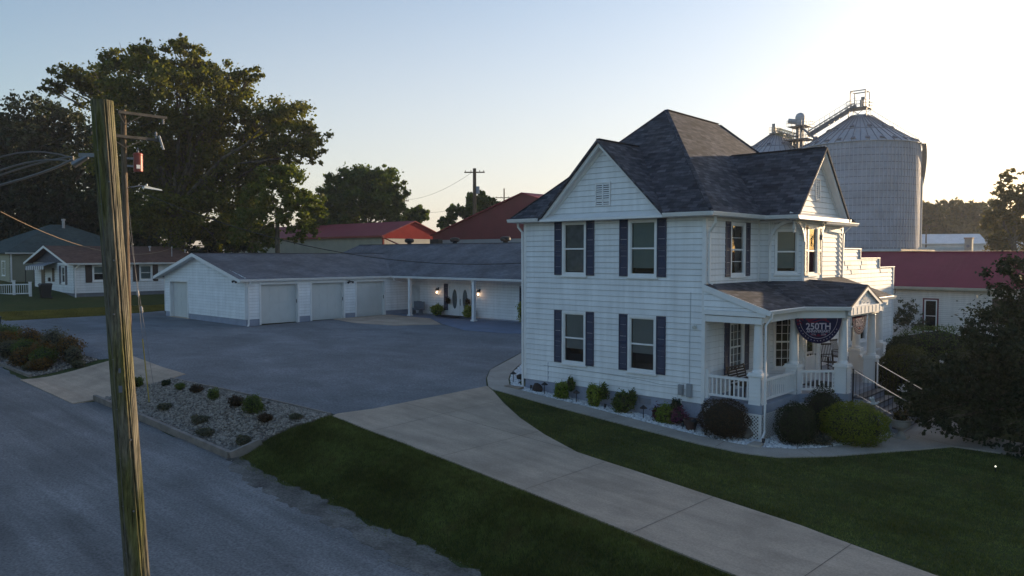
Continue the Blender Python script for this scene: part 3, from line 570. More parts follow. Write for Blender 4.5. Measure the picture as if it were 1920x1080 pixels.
#SPLIT
# ================================================================ WHITE HOUSE
HS = thing('white_house', 'two storey white clapboard house with navy shutters, steep dark shingle roof and wraparound porch', 'house', (-4, 6, 0))
FA = Fr((-7.82, 0, 0), (1, 0, 0), (0, -1, 0)); FB = Fr((0, 0, 0), (0, 1, 0), (1, 0, 0))
FL = Fr((-7.82, 12.2, 0), (0, -1, 0), (-1, 0, 0)); FK = Fr((0, 12.2, 0), (-1, 0, 0), (0, 1, 0))
ZS, ZT = .81, 6.98
wA = []; sw = []
for (x0, x1) in ((-6.28, -4.44), (-3.32, -1.44)):
    for (z0, z1) in ((1.62, 3.57), (4.93, 6.9)): wA.append((x0+7.82+.36, x1+7.82-.36, z0-.03, z1))
mb = MB()
siding(mb, FA, [(0, ZS), (7.82, ZS), (7.82, ZT), (0, ZT)], [(a+.06, b-.06, c+.06, d-.06) for a, b, c, d in wA])
WB = [(1.69, 2.79, 4.93, 6.78), (1.69, 2.79, 1.6, 3.38)]
siding(mb, FB, [(0, ZS), (3.95, ZS), (3.95, ZT), (0, ZT)], [(a+.06, b-.06, c+.06, d-.06) for a, b, c, d in WB])
siding(mb, FB, [(7.35, ZS), (12.2, ZS), (12.2, ZT), (7.35, ZT)], [(8.25, 9.0, 4.9, 6.6)])
siding(mb, FL, [(0, ZS), (12.2, ZS), (12.2, ZT), (0, ZT)]); siding(mb, FK, [(0, ZS), (7.82, ZS), (7.82, ZT), (0, ZT)])
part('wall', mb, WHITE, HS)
for i, (a, b, c, d) in enumerate(wA):
    window(HS, FA, a, b, c, d, .085, blind=(.72, .96, .68, .87)[i], blindmat=(BLINDW, CURT, BLINDW, BLIND)[i], glass=GLASS)
    for s0, s1 in ((a-.37, a-.005), (b+.005, b+.37)): shutter(HS, FA, s0, s1, c+.02, d+.02)
for i, (a, b, c, d) in enumerate(WB):
    window(HS, FB, a, b, c, d, .08, blind=(.0, .95)[i], blindmat=CURT, grid=(1, 4) if i == 0 else (3, 6), glass=GLASS)
    for s0, s1 in ((a-.36, a-.005), (b+.005, b+.36)): shutter(HS, FB, s0, s1, c+.0, d+.02)
# foundation and trim
mb = MB(); mb.box(-7.80, -.02, .02, 12.15, -.3, ZS); part('foundation', mb, FOUND, HS)
for x, y in ((-7.82, 0), (0, 0), (0, 12.2), (-7.82, 12.2)):
    mb = MB()
    sx = 1 if x == 0 else -1; sy = -1 if y == 0 else 1
    mb.box(min(x+sx*.03, x-sx*.09), max(x+sx*.03, x-sx*.09), min(y+sy*.03, y+sy*.005), max(y+sy*.03, y+sy*.005), ZS-.01, ZT)
    mb.box(min(x+sx*.03, x+sx*.005), max(x+sx*.03, x+sx*.005), min(y+sy*.003, y-sy*.09), max(y+sy*.003, y-sy*.09), ZS-.01, ZT)
    part('corner_board', mb, TRIM, HS)
mb = MB(); mb.box(-.06, .028, 3.83, 3.95, ZS, ZT); part('corner_board', mb, TRIM, HS)
# main roof
E0, E1, F0, F1 = -8.27, .45, -.45, 12.65; RX0 = -3.91; RA, RB = 3.91, 8.27; ZE, ZR = 7.05, 11.36
def roofm(polys, th=.1):
    m = MB()
    for p in polys:
        m.poly(p); n = (Vector(p[1])-Vector(p[0])).cross(Vector(p[2])-Vector(p[0])).normalized()
        if n.z < 0: n = -n
        m.poly([tuple(Vector(q)-Vector((0, 0, th))) for q in p][::-1])
        for a, b in zip(p, p[1:]+p[:1]): m.poly([a, b, tuple(Vector(b)-Vector((0, 0, th))), tuple(Vector(a)-Vector((0, 0, th)))])
    return m
ap0 = (RX0, RA, ZR); ap1 = (RX0, RB, ZR-.04)
pitch_ = (ZR-ZE)/(RA-F0)
# front gable
GX, GZ, GH = -4.03, 9.76, 2.72; gk = F0+(GZ-ZE)/pitch_
gl = (GX-GH, F0, ZE); gr_ = (GX+GH, F0, ZE); gb = (GX, gk, GZ); gf = (GX, F0, GZ)
# east gable
EY, EZ, EH, EXP = 5.66, 9.56, 2.42, 1.74; ek = E1-(EZ-ZE)/((ZR-ZE)/(E1-RX0))
el = (E1, EY-EH, ZE); er = (E1, EY+EH, ZE); eb = (ek, EY, EZ)
m = roofm([[(E0, F0, ZE), gl, gb, gr_, (E1, F0, ZE), ap0],
           [(E1, F0, ZE), el, eb, er, (E1, F1, ZE), ap1, ap0],
           [(E1, F1, ZE), (E0, F1, ZE), ap1], [(E0, F1, ZE), (E0, F0, ZE), ap0, ap1],
           [(GX-GH, F0+.003, ZE), (GX, F0+.003, GZ), gb], [(GX+GH, F0+.003, ZE), gb, (GX, F0+.003, GZ)],
           [(EXP, EY-EH, ZE), (EXP, EY, EZ), eb, el], [(EXP, EY+EH, ZE), er, eb, (EXP, EY, EZ)]])
roof = part('roof', m, SHINGLE, HS)
# ridge caps
mb = MB()
for a, b in ((ap0, ap1), (ap0, (E1, F0, ZE)), (ap0, (E0, F0, ZE)), (ap1, (E1, F1, ZE)), (ap1, (E0, F1, ZE)), (gf, gb), ((EXP, EY, EZ), eb)):
    a = Vector(a)+Vector((0, 0, .01)); b = Vector(b)+Vector((0, 0, .01)); mb.bar(a+(b-a).normalized()*.06, b-(b-a).normalized()*.12, .15, .02)
part('ridge_cap', mb, SHINGLE, roof)
# soffit ring + gutters
mb = MB(); zs = ZE-.115
mb.box(E0, E1, F0, -.03, zs-.015, zs); mb.box(E0, E1, 12.23, F1, zs-.015, zs); mb.box(E0, -7.85, -.03, 12.23, zs-.015, zs); mb.box(.03, E1, -.03, 12.23, zs-.015, zs)
mb.box(E1+.003, EXP-.02, EY-EH+.02, EY+EH-.02, zs-.015, zs)
part('soffit', mb, TRIM, HS)
zg = ZE-.0
gutter(HS, [(E0-.0, F0, zg), (GX-GH-.02, F0, zg)]); gutter(HS, [(GX+GH+.02, F0, zg), (E1+.06, F0, zg)])
gutter(HS, [(E1, F0-.06, zg), (E1, EY-EH+.02, zg)]); gutter(HS, [(E1, EY+EH, zg), (E1, F1, zg)]); gutter(HS, [(E1, EY-EH, zg-.01), (EXP+.02, EY-EH, zg-.01)]); gutter(HS, [(E0, F1, zg), (E0, F0, zg)])
gutter(HS, [(EXP+.02, EY+EH, zg-.01), (E1, EY+EH, zg-.01)])
downspout(HS, [(.36, -.02, 6.92), (.34, .02, 6.7), (.09, .13, 6.42), (.075, .14, 4.78), (.14, .22, 4.73)])
downspout(HS, [(-8.1, -.1, 6.95), (-8.08, -.09, 6.75), (-7.9, -.05, 6.55), (-7.885, -.04, .5), (-7.95, -.18, .42)])
downspout(HS, [(.36, 12.2, 6.9), (.09, 12.1, 6.6), (.08, 12.05, 4.6)])
# front gable wall
def gable(root, F, cx, hw, zb, zt, c, wallmat, trimw=.26, over=.30, vent=(.36, .95), ventz=None):
    """triangular gable: wall at c, rake boards at c+over"""
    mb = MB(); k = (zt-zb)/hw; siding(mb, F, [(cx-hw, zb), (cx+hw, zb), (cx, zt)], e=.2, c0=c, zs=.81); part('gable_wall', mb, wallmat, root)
    mb = MB(); tv = trimw*math.sqrt(1+k*k)/1.0
    for s in (-1, 1):
        mb.fpoly(F, [(cx+s*(hw+.04), zb-.02), (cx, zt+.02), (cx, zt+.02-tv*.55), (cx+s*(hw+.04-tv*.55/k), zb-.02)][::s], c+over-.03, c+over+.0)
        mb.fpoly(F, [(cx+s*(hw-.08), zb+.01), (cx, zt-.09), (cx, zt-.12), (cx+s*(hw-.11), zb+.01)][::s], c+.02, c+over-.031)
        mb.fpoly(F, [(cx+s*(hw-.05), zb+.02), (cx, zt-.08), (cx, zt-.08-.16*math.sqrt(1+k*k)), (cx+s*(hw-.05-.16*math.sqrt(1+k*k)/k), zb+.02)][::s], c+.024, c+.045)
    part('rake_board', mb, TRIM, root)
    mb = MB(); vw, vh = vent; vz = ventz or zb+.45
    fr = .045
    mb.fbox(F, cx-vw, cx-vw+fr, vz, vz+vh, c+.02, c+.06); mb.fbox(F, cx+vw-fr, cx+vw, vz, vz+vh, c+.02, c+.06); mb.fbox(F, cx-vw+fr, cx+vw-fr, vz, vz+fr, c+.02, c+.06); mb.fbox(F, cx-vw+fr, cx+vw-fr, vz+vh-fr, vz+vh, c+.02, c+.06)
    mb.fbox(F, cx-.02, cx+.02, vz+fr, vz+vh-fr, c+.02, c+.058)
    z = vz+fr+.02
    while z < vz+vh-.1:
        for q in ((cx-vw+fr, cx-.02), (cx+.02, cx+vw-fr)): mb.poly([F(q[0], z, c+.056), F(q[1], z, c+.056), F(q[1], z+.05, c+.03), F(q[0], z+.05, c+.03)])
        z += .075
    v_ = part('gable_vent', mb, TRIM, root); d = MB(); d.fbox(F, cx-vw+.02, cx+vw-.02, vz+.02, vz+vh-.02, c+.019, c+.024); part('vent_opening', d, DARKIN, v_)
gable(HS, Fr((0, 0, 0), (1, 0, 0), (0, -1, 0)), GX, GH-.05, ZE+.0, GZ-.08, .04, WHITE, vent=(.33, .85), ventz=7.42)
mb = MB(); mb.extrude([(GX-GH+.05, -.44, ZE-.14), (GX-GH+.05, -.03, ZE-.14), (GX-GH+.05, -.03, ZE+.14), (GX-GH+.05, -.44, ZE-.06)], (2*GH-.1, 0, 0)); part('pent_board', mb, TRIM, HS)
gable(HS, FB, EY, EH-.05, ZE, EZ-.08, 1.38, WHITE, vent=(.2, .8), ventz=7.65)
mb = MB(); mb.extrude([(1.3, EY-EH+.05, ZE-.15), (EXP, EY-EH+.05, ZE-.15), (EXP, EY-EH+.05, ZE-.03), (1.4, EY-EH+.05, ZE+.1)], (0, 2*EH-.1, 0)); part('pent_board', mb, TRIM, HS)
# bay (both storeys)
BX = 1.25; b0y, b1y = 3.95, 7.35; ch = .85
FC = Fr((.40, b0y, 0), (1, 1, 0), (1, -1, 0)); CL = ch*math.sqrt(2)
FBay = Fr((BX, 0, 0), (0, 1, 0), (1, 0, 0)); FS = Fr((0, b0y, 0), (1, 0, 0), (0, -1, 0)); FD = Fr((BX, b1y-ch, 0), (-1, 1, 0), (1, 1, 0)); FN = Fr((.40, b1y, 0), (-1, 0, 0), (0, 1, 0))
mb = MB(); zt = ZT-.08
cw = (.12, CL-.12)
wC = [(cw[0]+.05, cw[1]-.05, 4.98, 6.6), (cw[0]+.05, cw[1]-.05, 1.55, 3.55)]
wF = [(b0y+ch+.38, b1y-ch-.38, 4.93, 6.72)]
siding(mb, FS, [(0, 1.0), (.40, 1.0), (.40, zt), (0, zt)], zs=ZS)
siding(mb, FC, [(0, 1.0), (CL, 1.0), (CL, zt), (0, zt)], [(a+.04, b-.04, c+.04, d-.04) for a, b, c, d in wC], zs=ZS)
dd = (b0y+ch+.28, b0y+ch+1.38, 1.0, 3.2)
siding(mb, FBay, [(b0y+ch, 1.0), (b1y-ch, 1.0), (b1y-ch, zt), (b0y+ch, zt)], [(a+.04, b-.04, c+.04, d-.04) for a, b, c, d in wF]+[(dd[0]+.03, dd[1]-.03, .9, dd[3]-.03)], zs=ZS)
siding(mb, FD, [(0, 1.0), (CL, 1.0), (CL, zt), (0, zt)], zs=ZS); siding(mb, FN, [(0, 1.0), (.4, 1.0), (.4, zt), (0, zt)], zs=ZS)
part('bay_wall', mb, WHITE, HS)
mb = MB()
for F, a in ((FC, 0), (FC, CL), (FD, 0)):
    mb.fbox(F, a-.045, a+.045, 1.0, zt, -.02, .036)
part('bay_trim', mb, TRIM, HS)
# arched upper chamfer window
a, b, c, d = wC[0]; window(HS, FC, a, b, c, d, .07, blind=.9, blindmat=BLIND, glass=GLASS)
a, b, c, d = wC[1]; window(HS, FC, a, b, c, d, .07, grid=(3, 6))
a, b, c, d = wF[0]; window(HS, FBay, a, b, c, d, .07, blind=0); 
for s0, s1 in ((a-.30, a-.005), (b+.005, b+.30)): shutter(HS, FBay, s0, s1, c, d+.02)
# scroll brackets under the cut corner
def bracket(root, P, dirv, ln=.62, ht=.75):
    mb = MB(); P = Vector(P); dv = Vector(dirv).normalized(); nn = Vector((-dv.y, dv.x, 0))*.02
    pts = []
    for k in range(11):
        t = math.pi/2*k/10; pts.append(P+dv*(ln*(1-math.cos(t)))*1.0+Vector((0, 0, -ht*(1-math.sin(t)))))
    for p, q in zip(pts, pts[1:]): mb.bar(p, q, .06, .10)
    mb.bar(P+Vector((0, 0, -ht)), P, .05, .05); mb.bar(P, P+dv*ln, .05, .05)
    for k in (2, 4, 6): mb.bar(pts[k], P+dv*(ln*.18*k/2)+Vector((0, 0, -.05)), .025, .025)
    return part('scroll_bracket', mb, TRIM, root)
zb_ = ZT-.12
pd = Vector((BX+.02, b0y+.0, zb_))
bracket(HS, (.40, b0y-.05, zb_), (1, 0, 0), .80, .85); bracket(HS, (BX+.05, b0y+ch+.02, zb_), (0, -1, 0), .80, .85)
mb = MB(); mb.lathe([(.02, -.42), (.05, -.38), (.03, -.32), (.06, -.27), (.06, -.16), (.035, -.12), (.05, -.02), (.05, 0)], pd, 10); part('pendant', mb, TRIM, HS)
bracket(HS, (BX+.03, b1y-ch-.05, zb_), (0, 1, 0), .42, .62)
# front door
mb = MB(); mb.fbox(FBay, dd[0], dd[0]+.09, 1.02, dd[3], .0, .05); mb.fbox(FBay, dd[1]-.09, dd[1], 1.02, dd[3], .0, .05); mb.fbox(FBay, dd[0]+.09, dd[1]-.09, dd[3]-.09, dd[3], .0, .05)
mb.fbox(FBay, dd[0]+.09, dd[1]-.09, 1.03, 1.95, -.03, .01); mb.fbox(FBay, dd[0]+.09, dd[0]+.22, 1.95, dd[3]-.09, -.03, .01); mb.fbox(FBay, dd[1]-.22, dd[1]-.09, 1.95, dd[3]-.09, -.03, .01); mb.fbox(FBay, dd[0]+.22, dd[1]-.22, dd[3]-.22, dd[3]-.09, -.03, .01)
door = part('door', mb, TRIM, HS); mb = MB(); mb.fbox(FBay, dd[0]+.22, dd[1]-.22, 1.95, dd[3]-.22, -.028, -.02); part('pane', mb, GLASSR, door)
mb = MB(); mb.fbox(FBay, dd[0]+.05, dd[1]-.05, 1.02, dd[3]-.05, -.08, -.06); part('interior', mb, DARKIN, door)
mb = MB(); mb.lathe([(.005, 0), (.03, .01), (.03, .05), (.005, .06)], FBay(dd[1]-.14, 1.95, .03), 8); part('handle', mb, STEEL, door)
# utility boxes, vent, light, conduit on street wall
mb = MB(); mb.fbox(FA, 6.93, 7.10, 1.02, 1.36, .022, .13); mb.fbox(FA, 6.96, 7.07, 1.06, 1.3, .13, .15); bx_ = part('meter_box', mb, M('grey_box', (.26, .28, .31), .5), HS)
mb = MB(); mb.fbox(FA, 7.24, 7.42, .98, 1.42, .022, .12); mb.fbox(FA, 7.25, 7.41, 1.0, 1.4, .12, .132); part('meter_box', mb, bpy.data.materials['grey_box'], HS)
mb = MB(); mb.tube([FA(7.02, 1.05, .07), FA(7.02, .9, .09), FA(7.06, .5, .05), FA(7.03, .1, .06)], .018, 8); part('conduit', mb, TRIM, HS)
mb = MB(); mb.fbox(FA, 5.35, 5.8, .52, .72, .0, .03)
for k in range(5): mb.fbox(FA, 5.38, 5.77, .545+k*.033, .555+k*.033, .03, .04)
part('crawl_vent', mb, M('vent_grey', (.2, .22, .27), .6), HS)
mb = MB(); mb.fbox(FA, 7.46, 7.56, 3.28, 3.38, .02, .06); mb.tube([FA(7.51, 3.33, .06), FA(7.51, 3.30, .16)], [.03, .06], 10); part('flood_light', mb, M('lamp_white', (.6, .62, .6), .4), HS)
mb = MB()
for u in ([FA(7.32, 1.42, .03), FA(7.3, 2.4, .028), FA(7.33, 4.45, .03)], [FA(6.93, 1.3, .03), FA(6.2, 1.27, .03), FA(5.7, 1.32, .032), FA(4.6, 1.38, .032), FA(2.4, 1.42, .032), FA(1.0, 1.42, .03)]): mb.tube(u, .006, 5)
part('wall_cable', mb, M('cable_grey', (.25, .27, .3), .6), HS)
mb = MB(); mb.fbox(FA, 1.21, 1.225, .81, 1.55, .0, .034); part('siding_joint', mb, FOUND, HS)
# ---- stepped rear wing
FP = Fr((-.02, 0, 0), (0, 1, 0), (1, 0, 0))
mb = MB(); steps_ = [(12.2, 14.45, 5.93), (14.45, 17.15, 5.5), (17.15, 19.45, 5.05)]
pwin = [(13.4, 15.45, 1.62, 3.2), (16.2, 17.3, 1.62, 3.3)]
for y0, y1, zt_ in steps_: siding(mb, FP, [(y0, 1.02), (y1, 1.02), (y1, zt_), (y0, zt_)], [(a+.05, b-.05, c+.05, d-.05) for a, b, c, d in pwin if True], zs=.81)
siding(mb, Fr((-.02, 19.45, 0), (-1, 0, 0), (0, 1, 0)), [(0, 1.0), (8, 1.0), (8, 5.05), (0, 5.05)], zs=.81)
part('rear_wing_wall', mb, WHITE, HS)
mb = MB()
for i, (y0, y1, zt_) in enumerate(steps_):
    mb.box(-.12, .06, y0, y1+.05, zt_, zt_+.045)
    if i < 2: mb.box(-.12, .05, y1-.02, y1+.04, steps_[i+1][2]+.045, zt_)
mb.box(-.08, .03, 19.38, 19.48, 1.0, 5.05)
part('parapet_cap', mb, TRIM, HS)
# odd loose boards of the weathered upper wall
FRS = M('fresh_siding', (.74, .73, .71), .6, spec=.15)
for y0, z0, ln in ((12.55, 5.2, .75), (12.95, 4.99, .62), (13.4, 4.79, .95), (14.6, 4.99, .9), (14.75, 5.2, .7), (17.4, 4.79, 1.5)):
    mb = MB(); mb.extrude([FP(y0, z0+.02, .03), FP(y0+ln, z0+.02, .03), FP(y0+ln, z0+.19, .012), FP(y0, z0+.19, .012)], (.012, 0, 0))
    part('replacement_board', mb, FRS, HS, 'fresher white siding board in the stepped wall')
for i, (a, b, c, d) in enumerate(pwin): window(HS, FP, a, b, c, d, .08, grid=(4, 2) if i == 0 else (1, 1), blind=.4, blindmat=CURT)
for s0, s1 in ((16.2-.36, 16.195), (17.305, 17.66)): shutter(HS, FP, s0, s1, 1.65, 3.3)
mb = MB(); mb.box(-7.8, -.06, 12.2, 19.4, -.2, 1.02); part('rear_foundation', mb, FOUND, HS)
mb = MB(); mb.box(-7.7, -.13, 12.2, 19.4, 4.6, 4.7); part('flat_roof', mb, OLDSH, HS)
mb = MB(); mb.tube([(.03, 19.43, 3.9), (.09, 19.5, 3.95), (.11, 19.5, 3.75), (.05, 19.46, 3.7)], .015, 6); part('cable_bracket', mb, BLACK, HS)
# ================================================================ PORCH
DZ = 1.0
deck = [(0, 0), (1.98, 0), (1.98, 2.85), (3.18, 4.05), (3.18, 7.05), (1.98, 8.9), (1.98, 12.0), (0, 12.0)]
def polyz(pts, z): return [(x, y, z) for x, y in pts]
mb = MB(); mb.extrude(polyz(deck, DZ-.28), (0, 0, .28)); porch = part('porch_deck', mb, DECKP, HS)
# lattice skirt
def lattice(a, b, zt, zb0, zb1):
    a = Vector((*a, 0)); b = Vector((*b, 0)); r = (b-a); L_ = r.length; F = Fr(a, r, (r.y, -r.x, 0)); mb = MB()
    zb = min(zb0, zb1); w_ = .05; H = zt-zb
    mb.fbox(F, 0, L_, zt-w_, zt, 0, .03); mb.fbox(F, 0, L_, zb, zb+w_, 0, .03); mb.fbox(F, 0, w_, zb+w_, zt-w_, 0, .03); mb.fbox(F, L_-w_, L_, zb+w_, zt-w_, 0, .03)
    s = .11
    for sg in (1, -1):
        k = -H
        while k < L_+H:
            # line a = k + sg*t, z = zb+t
            t0 = 0; t1 = H; x0 = k; x1 = k+sg*H
            lo, hi = (x0, x1) if sg > 0 else (x1, x0)
            ta = max(0, (0-x0)/sg if sg > 0 else (L_-x0)/sg); tb = min(H, (L_-x0)/sg if sg > 0 else (0-x0)/sg)
            if tb-ta > .04: mb.bar(F(x0+sg*ta, zb+ta, .008 if sg > 0 else .018), F(x0+sg*tb, zb+tb, .008 if sg > 0 else .018), .035, .008, up=F.n)
            k += s
    o = part('lattice_skirt', mb, TRIM, HS)
    d = MB(); d.poly([F(0, zb, -.12), F(L_, zb, -.12), F(L_, zt, -.12), F(0, zt, -.12)]); part('lattice_backing', d, DARKIN, o)
dk = deck[1:7]
lattice((.02, .03), (1.93, .03), DZ-.28, h(.5, -.1), h(1.95, 0)-.05)
for a, b in zip(dk, dk[1:]):
    if a[0] > 3 and b[0] > 3: continue
    lattice((a[0]-.05, a[1]+.02), (b[0]-.05, b[1]), DZ-.28, h(*a)-.05, h(*b)-.05)
# porch roof
PZ, PE = 4.70, 3.96
A_ = (3.32, 3.72, 3.95); B_ = (3.32, 5.4, 4.64); C_ = (BX+.02, 5.4, 4.78); D_ = (BX+.02, 4.8, 4.74); E_ = (.4, b0y-.02, 4.74); F_ = (.02, b0y-.02, 4.72)
H_ = (2.2, 2.62, PE); A2 = (3.32, 7.08, 3.95); D2 = (BX+.02, 6.5, 4.74); E2 = (.4, 7.37, 4.74); H2 = (2.2, 8.9, PE)
pr = roofm([[(.02, -.1, 4.72), (2.2, -.1, PE), H_, F_], [H_, E_, F_], [H_, A_, D_, E_], [A_, B_, C_, D_], [A2, D2, C_, B_], [A2, H2, E2, D2], [H2, (2.2, 12.1, PE), (.02, 12.1, 4.72), (.02, 7.37, 4.72), E2]], .07)
proof = part('porch_roof', pr, SHINGLE, HS)
gutter(HS, [(2.2, -.1, PE), H_]); gutter(HS, [H_, A_]); gutter(HS, [A2, H2]); gutter(HS, [H2, (2.2, 12.1, PE)])
# beam / frieze
bc = [(1.95, .05), (1.95, 2.62), (3.12, 3.8), (3.12, 7.05), (1.95, 8.85), (1.95, 12.0)]
mb = MB()
for a, b in zip(bc, bc[1:]): mb.bar((a[0]-.06, a[1], 3.72), (b[0]-.06, b[1]+.03, 3.72), .2, .3)
mb.bar((0, .06, 3.62), (1.95, .06, 3.62), .16, .2); mb.bar((0, .0, 3.82), (2.1, .0, 3.82), .14, .14)
part('porch_beam', mb, TRIM, HS)
mb = MB(); mb.extrude(polyz([(0, -.05), (2.15, -.05), (2.15, 2.6), (3.25, 3.75), (3.25, 7.05), (2.15, 8.9), (2.15, 12), (0, 12)], 3.88), (0, 0, .012)); part('porch_ceiling', mb, TRIM, HS)
# triangular side wall facing the street
FT = Fr((0, -.03, 0), (1, 0, 0), (0, -1, 0))
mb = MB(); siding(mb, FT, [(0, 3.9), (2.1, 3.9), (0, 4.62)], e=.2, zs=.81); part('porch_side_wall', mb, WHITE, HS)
mb = MB(); mb.fpoly(FT, [(-.0, 4.72), (2.26, 3.95), (2.26, 3.8), (1.95, 3.86), (0, 4.52)], .04, .075); part('rake_board', mb, TRIM, HS)
# entry gable
FG = Fr((3.2, 0, 0), (0, 1, 0), (1, 0, 0))
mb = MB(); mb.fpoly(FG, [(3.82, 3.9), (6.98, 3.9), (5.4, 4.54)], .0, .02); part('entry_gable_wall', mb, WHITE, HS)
mb = MB()
for s in (-1, 1): mb.fpoly(FG, [(5.4+s*1.68, 3.93), (5.4, 4.63), (5.4, 4.47), (5.4+s*1.3, 3.93)][::s], .08, .115)
mb.fbox(FG, 3.74, 7.06, 3.66, 3.93, .02, .13)
part('entry_gable_trim', mb, TRIM, HS)
mb = MB()
for k, (a, b, r) in enumerate(((5.4, 4.25, .10), (5.2, 4.12, .08), (5.6, 4.12, .08), (5.02, 4.05, .06), (5.78, 4.05, .06), (5.4, 4.08, .07))):
    for j in range(8): t = j*math.pi/4; mb.bar(FG(a+r*math.cos(t), b+r*math.sin(t), .035), FG(a+r*math.cos(t+.79), b+r*math.sin(t+.79), .035), .025, .03)
for y in np.arange(3.95, 7.0, .38): mb.fbox(FG, y, y+.02, 3.68, 3.91, .13, .14)
part('gable_fretwork', mb, TRIM, HS)
# columns on pedestals
def column(x, y, rot=0):
    c = Vector((x, y, 0)); u = Vector((math.cos(rot), math.sin(rot), 0)); F = Fr(c, u, (-u.y, u.x, 0)); s = .2
    mb = MB()
    F4 = [Fr(c+u*(-s)+F.n*s, u, F.n), Fr(c+u*s-F.n*s, -u, -F.n), Fr(c+u*s+F.n*s, -F.n, u), Fr(c-u*s-F.n*s, F.n, -u)]
    for f in F4: siding(mb, f, [(0, DZ), (2*s, DZ), (2*s, DZ+.88), (0, DZ+.88)], e=.125, t=.024)
    pe = part('pedestal', mb, WPED, HS)
    k = MB(); k.fbox(F, -s-.05, s+.05, DZ+.88, DZ+.94, -s-.05, s+.05); k.fbox(F, -s-.02, s+.02, DZ+.94, DZ+1.0, -s-.02, s+.02); part('cap', k, TRIM, pe)
    k = MB(); k.lathe([(.17, 0), (.17, .05), (.15, .08), (.145, .12), (.15, .16), (.145, .6), (.12, 1.46), (.135, 1.49), (.12, 1.52), (.12, 1.55), (.17, 1.58), (.17, 1.62)], (x, y, DZ+1.0), 20, rot); part('column', k, TRIM, HS, smooth=False)
for p in ((1.74, .22, 0), (1.76, 2.9, 0), (2.95, 4.12, 0), (2.95, 7.0, 0), (1.76, 8.95, 0), (1.76, 11.7, 0)): column(*p)
def railing(a, b, post=True):
    a = Vector((*a, 0)); b = Vector((*b, 0)); r = b-a; L_ = r.length; F = Fr(a, r, (r.y, -r.x, 0)); mb = MB()
    mb.fbox(F, 0, L_, DZ+.70, DZ+.78, -.045, .045); mb.fbox(F, 0, L_, DZ+.10, DZ+.17, -.03, .03)
    n = max(2, int(L_/.15)); 
    for k in range(n): x = (k+.5)*L_/n; mb.fbox(F, x-.021, x+.021, DZ+.17, DZ+.70, -.02, .02)
    part('railing', mb, TRIM, HS)
railing((.02, .12), (1.53, .12)); railing((1.86, .45), (1.86, 2.68)); railing((1.93, 3.02), (2.78, 3.9)); railing((2.78, 7.2), (1.95, 8.8)); railing((1.86, 9.17), (1.86, 11.48))
mb = MB(); mb.box(.03, .13, .06, .17, DZ, DZ+.95); part('rail_post', mb, TRIM, HS)
# porch downspout
downspout(HS, [(2.27, .02, 3.9), (2.25, .03, 3.72), (2.06, .06, 3.5), (2.06, .07, .18), (2.1, -.2, .02), (2.12, -.42, -.02)], .06)
# steps
st = thing('porch_steps', 'dark grey front steps leading up to the porch with slim iron handrails', 'steps', (4, 5.6, -.3))
SX0 = 3.18; n = 6; rise = (DZ-(-.27))/n; run = .32; sy0, sy1 = 4.45, 6.75
mb = MB(); prof = [(SX0, -.5)]
for k in range(n): prof += [(SX0+run*k, DZ-.06-rise*(k+0) if k else DZ-.04), (SX0+run*(k+1), DZ-.06-rise*k if k else DZ-.04)]
pts = [(SX0, sy0, -.5), (SX0, sy0, DZ-.05-rise)]
pl = [(SX0, -.5)]
z = DZ-rise
for k in range(n-1): pl += [(SX0+run*k, z), (SX0+run*(k+1), z)]; z -= rise
pl += [(SX0+run*(n-1), -.5)]
mb.extrude([(x, sy0, z) for x, z in pl], (0, sy1-sy0, 0)); part('stringer', mb, FOUND, st)
z = DZ-rise; 
for k in range(n-1):
    mb = MB(); mb.box(SX0+run*k-.02+.03, SX0+run*(k+1)+.03, sy0-.04, sy1+.04, z+.002, z+.05); part('tread', mb, M('tread_paint', (.05, .055, .07), .5) if k == 0 else bpy.data.materials['tread_paint'], st); z -= rise
def handrail(name, y, label, group):
    t = thing(name, label, 'handrail', (SX0+.05, y, 0), group); wmat = bpy.data.materials.get('rail_top') or M('rail_top', (.55, .52, .5), .25, metal=.6)
    p = Vector((SX0-.02, y, DZ+.78)); q = Vector((SX0+1.55, y, DZ-.02)); p2 = Vector((SX0+.02, y, DZ-.02)); q2 = q-Vector((.0, 0, .62)); q2.x -= .3; q2.z += .06
    mb = MB(); mb.bar(p, q, .035, .02); part('top_rail', mb, wmat, t); mb = MB(); mb.bar(p2, q2, .03, .018); part('bottom_rail', mb, wmat, t)
    mb = MB(); mb.box(SX0+.0, SX0+.04, y-.02, y+.02, .3, DZ+.80); part('post', mb, BLACK, t); mb = MB(); mb.box(q.x-.06, q.x-.02, y-.02, y+.02, -.25, q.z+.01); part('post', mb, BLACK, t)
    mb = MB(); n_ = 12
    for k in range(1, n_): a = p.lerp(q, k/n_); b = p2.lerp(q2, min(1, k/n_*1.2)); mb.bar((a.x, y, a.z), (a.x, y, b.z if k/n_*1.2 < 1 else a.z-.6), .013, .013)
    part('baluster', mb, BLACK, t)
    return t
handrail('handrail', sy0-.02, 'black iron handrail with pale top on the street side of the porch steps', 'stair handrails')
handrail('handrail', sy1+.02, 'black iron handrail with pale top on the far side of the porch steps', 'stair handrails')
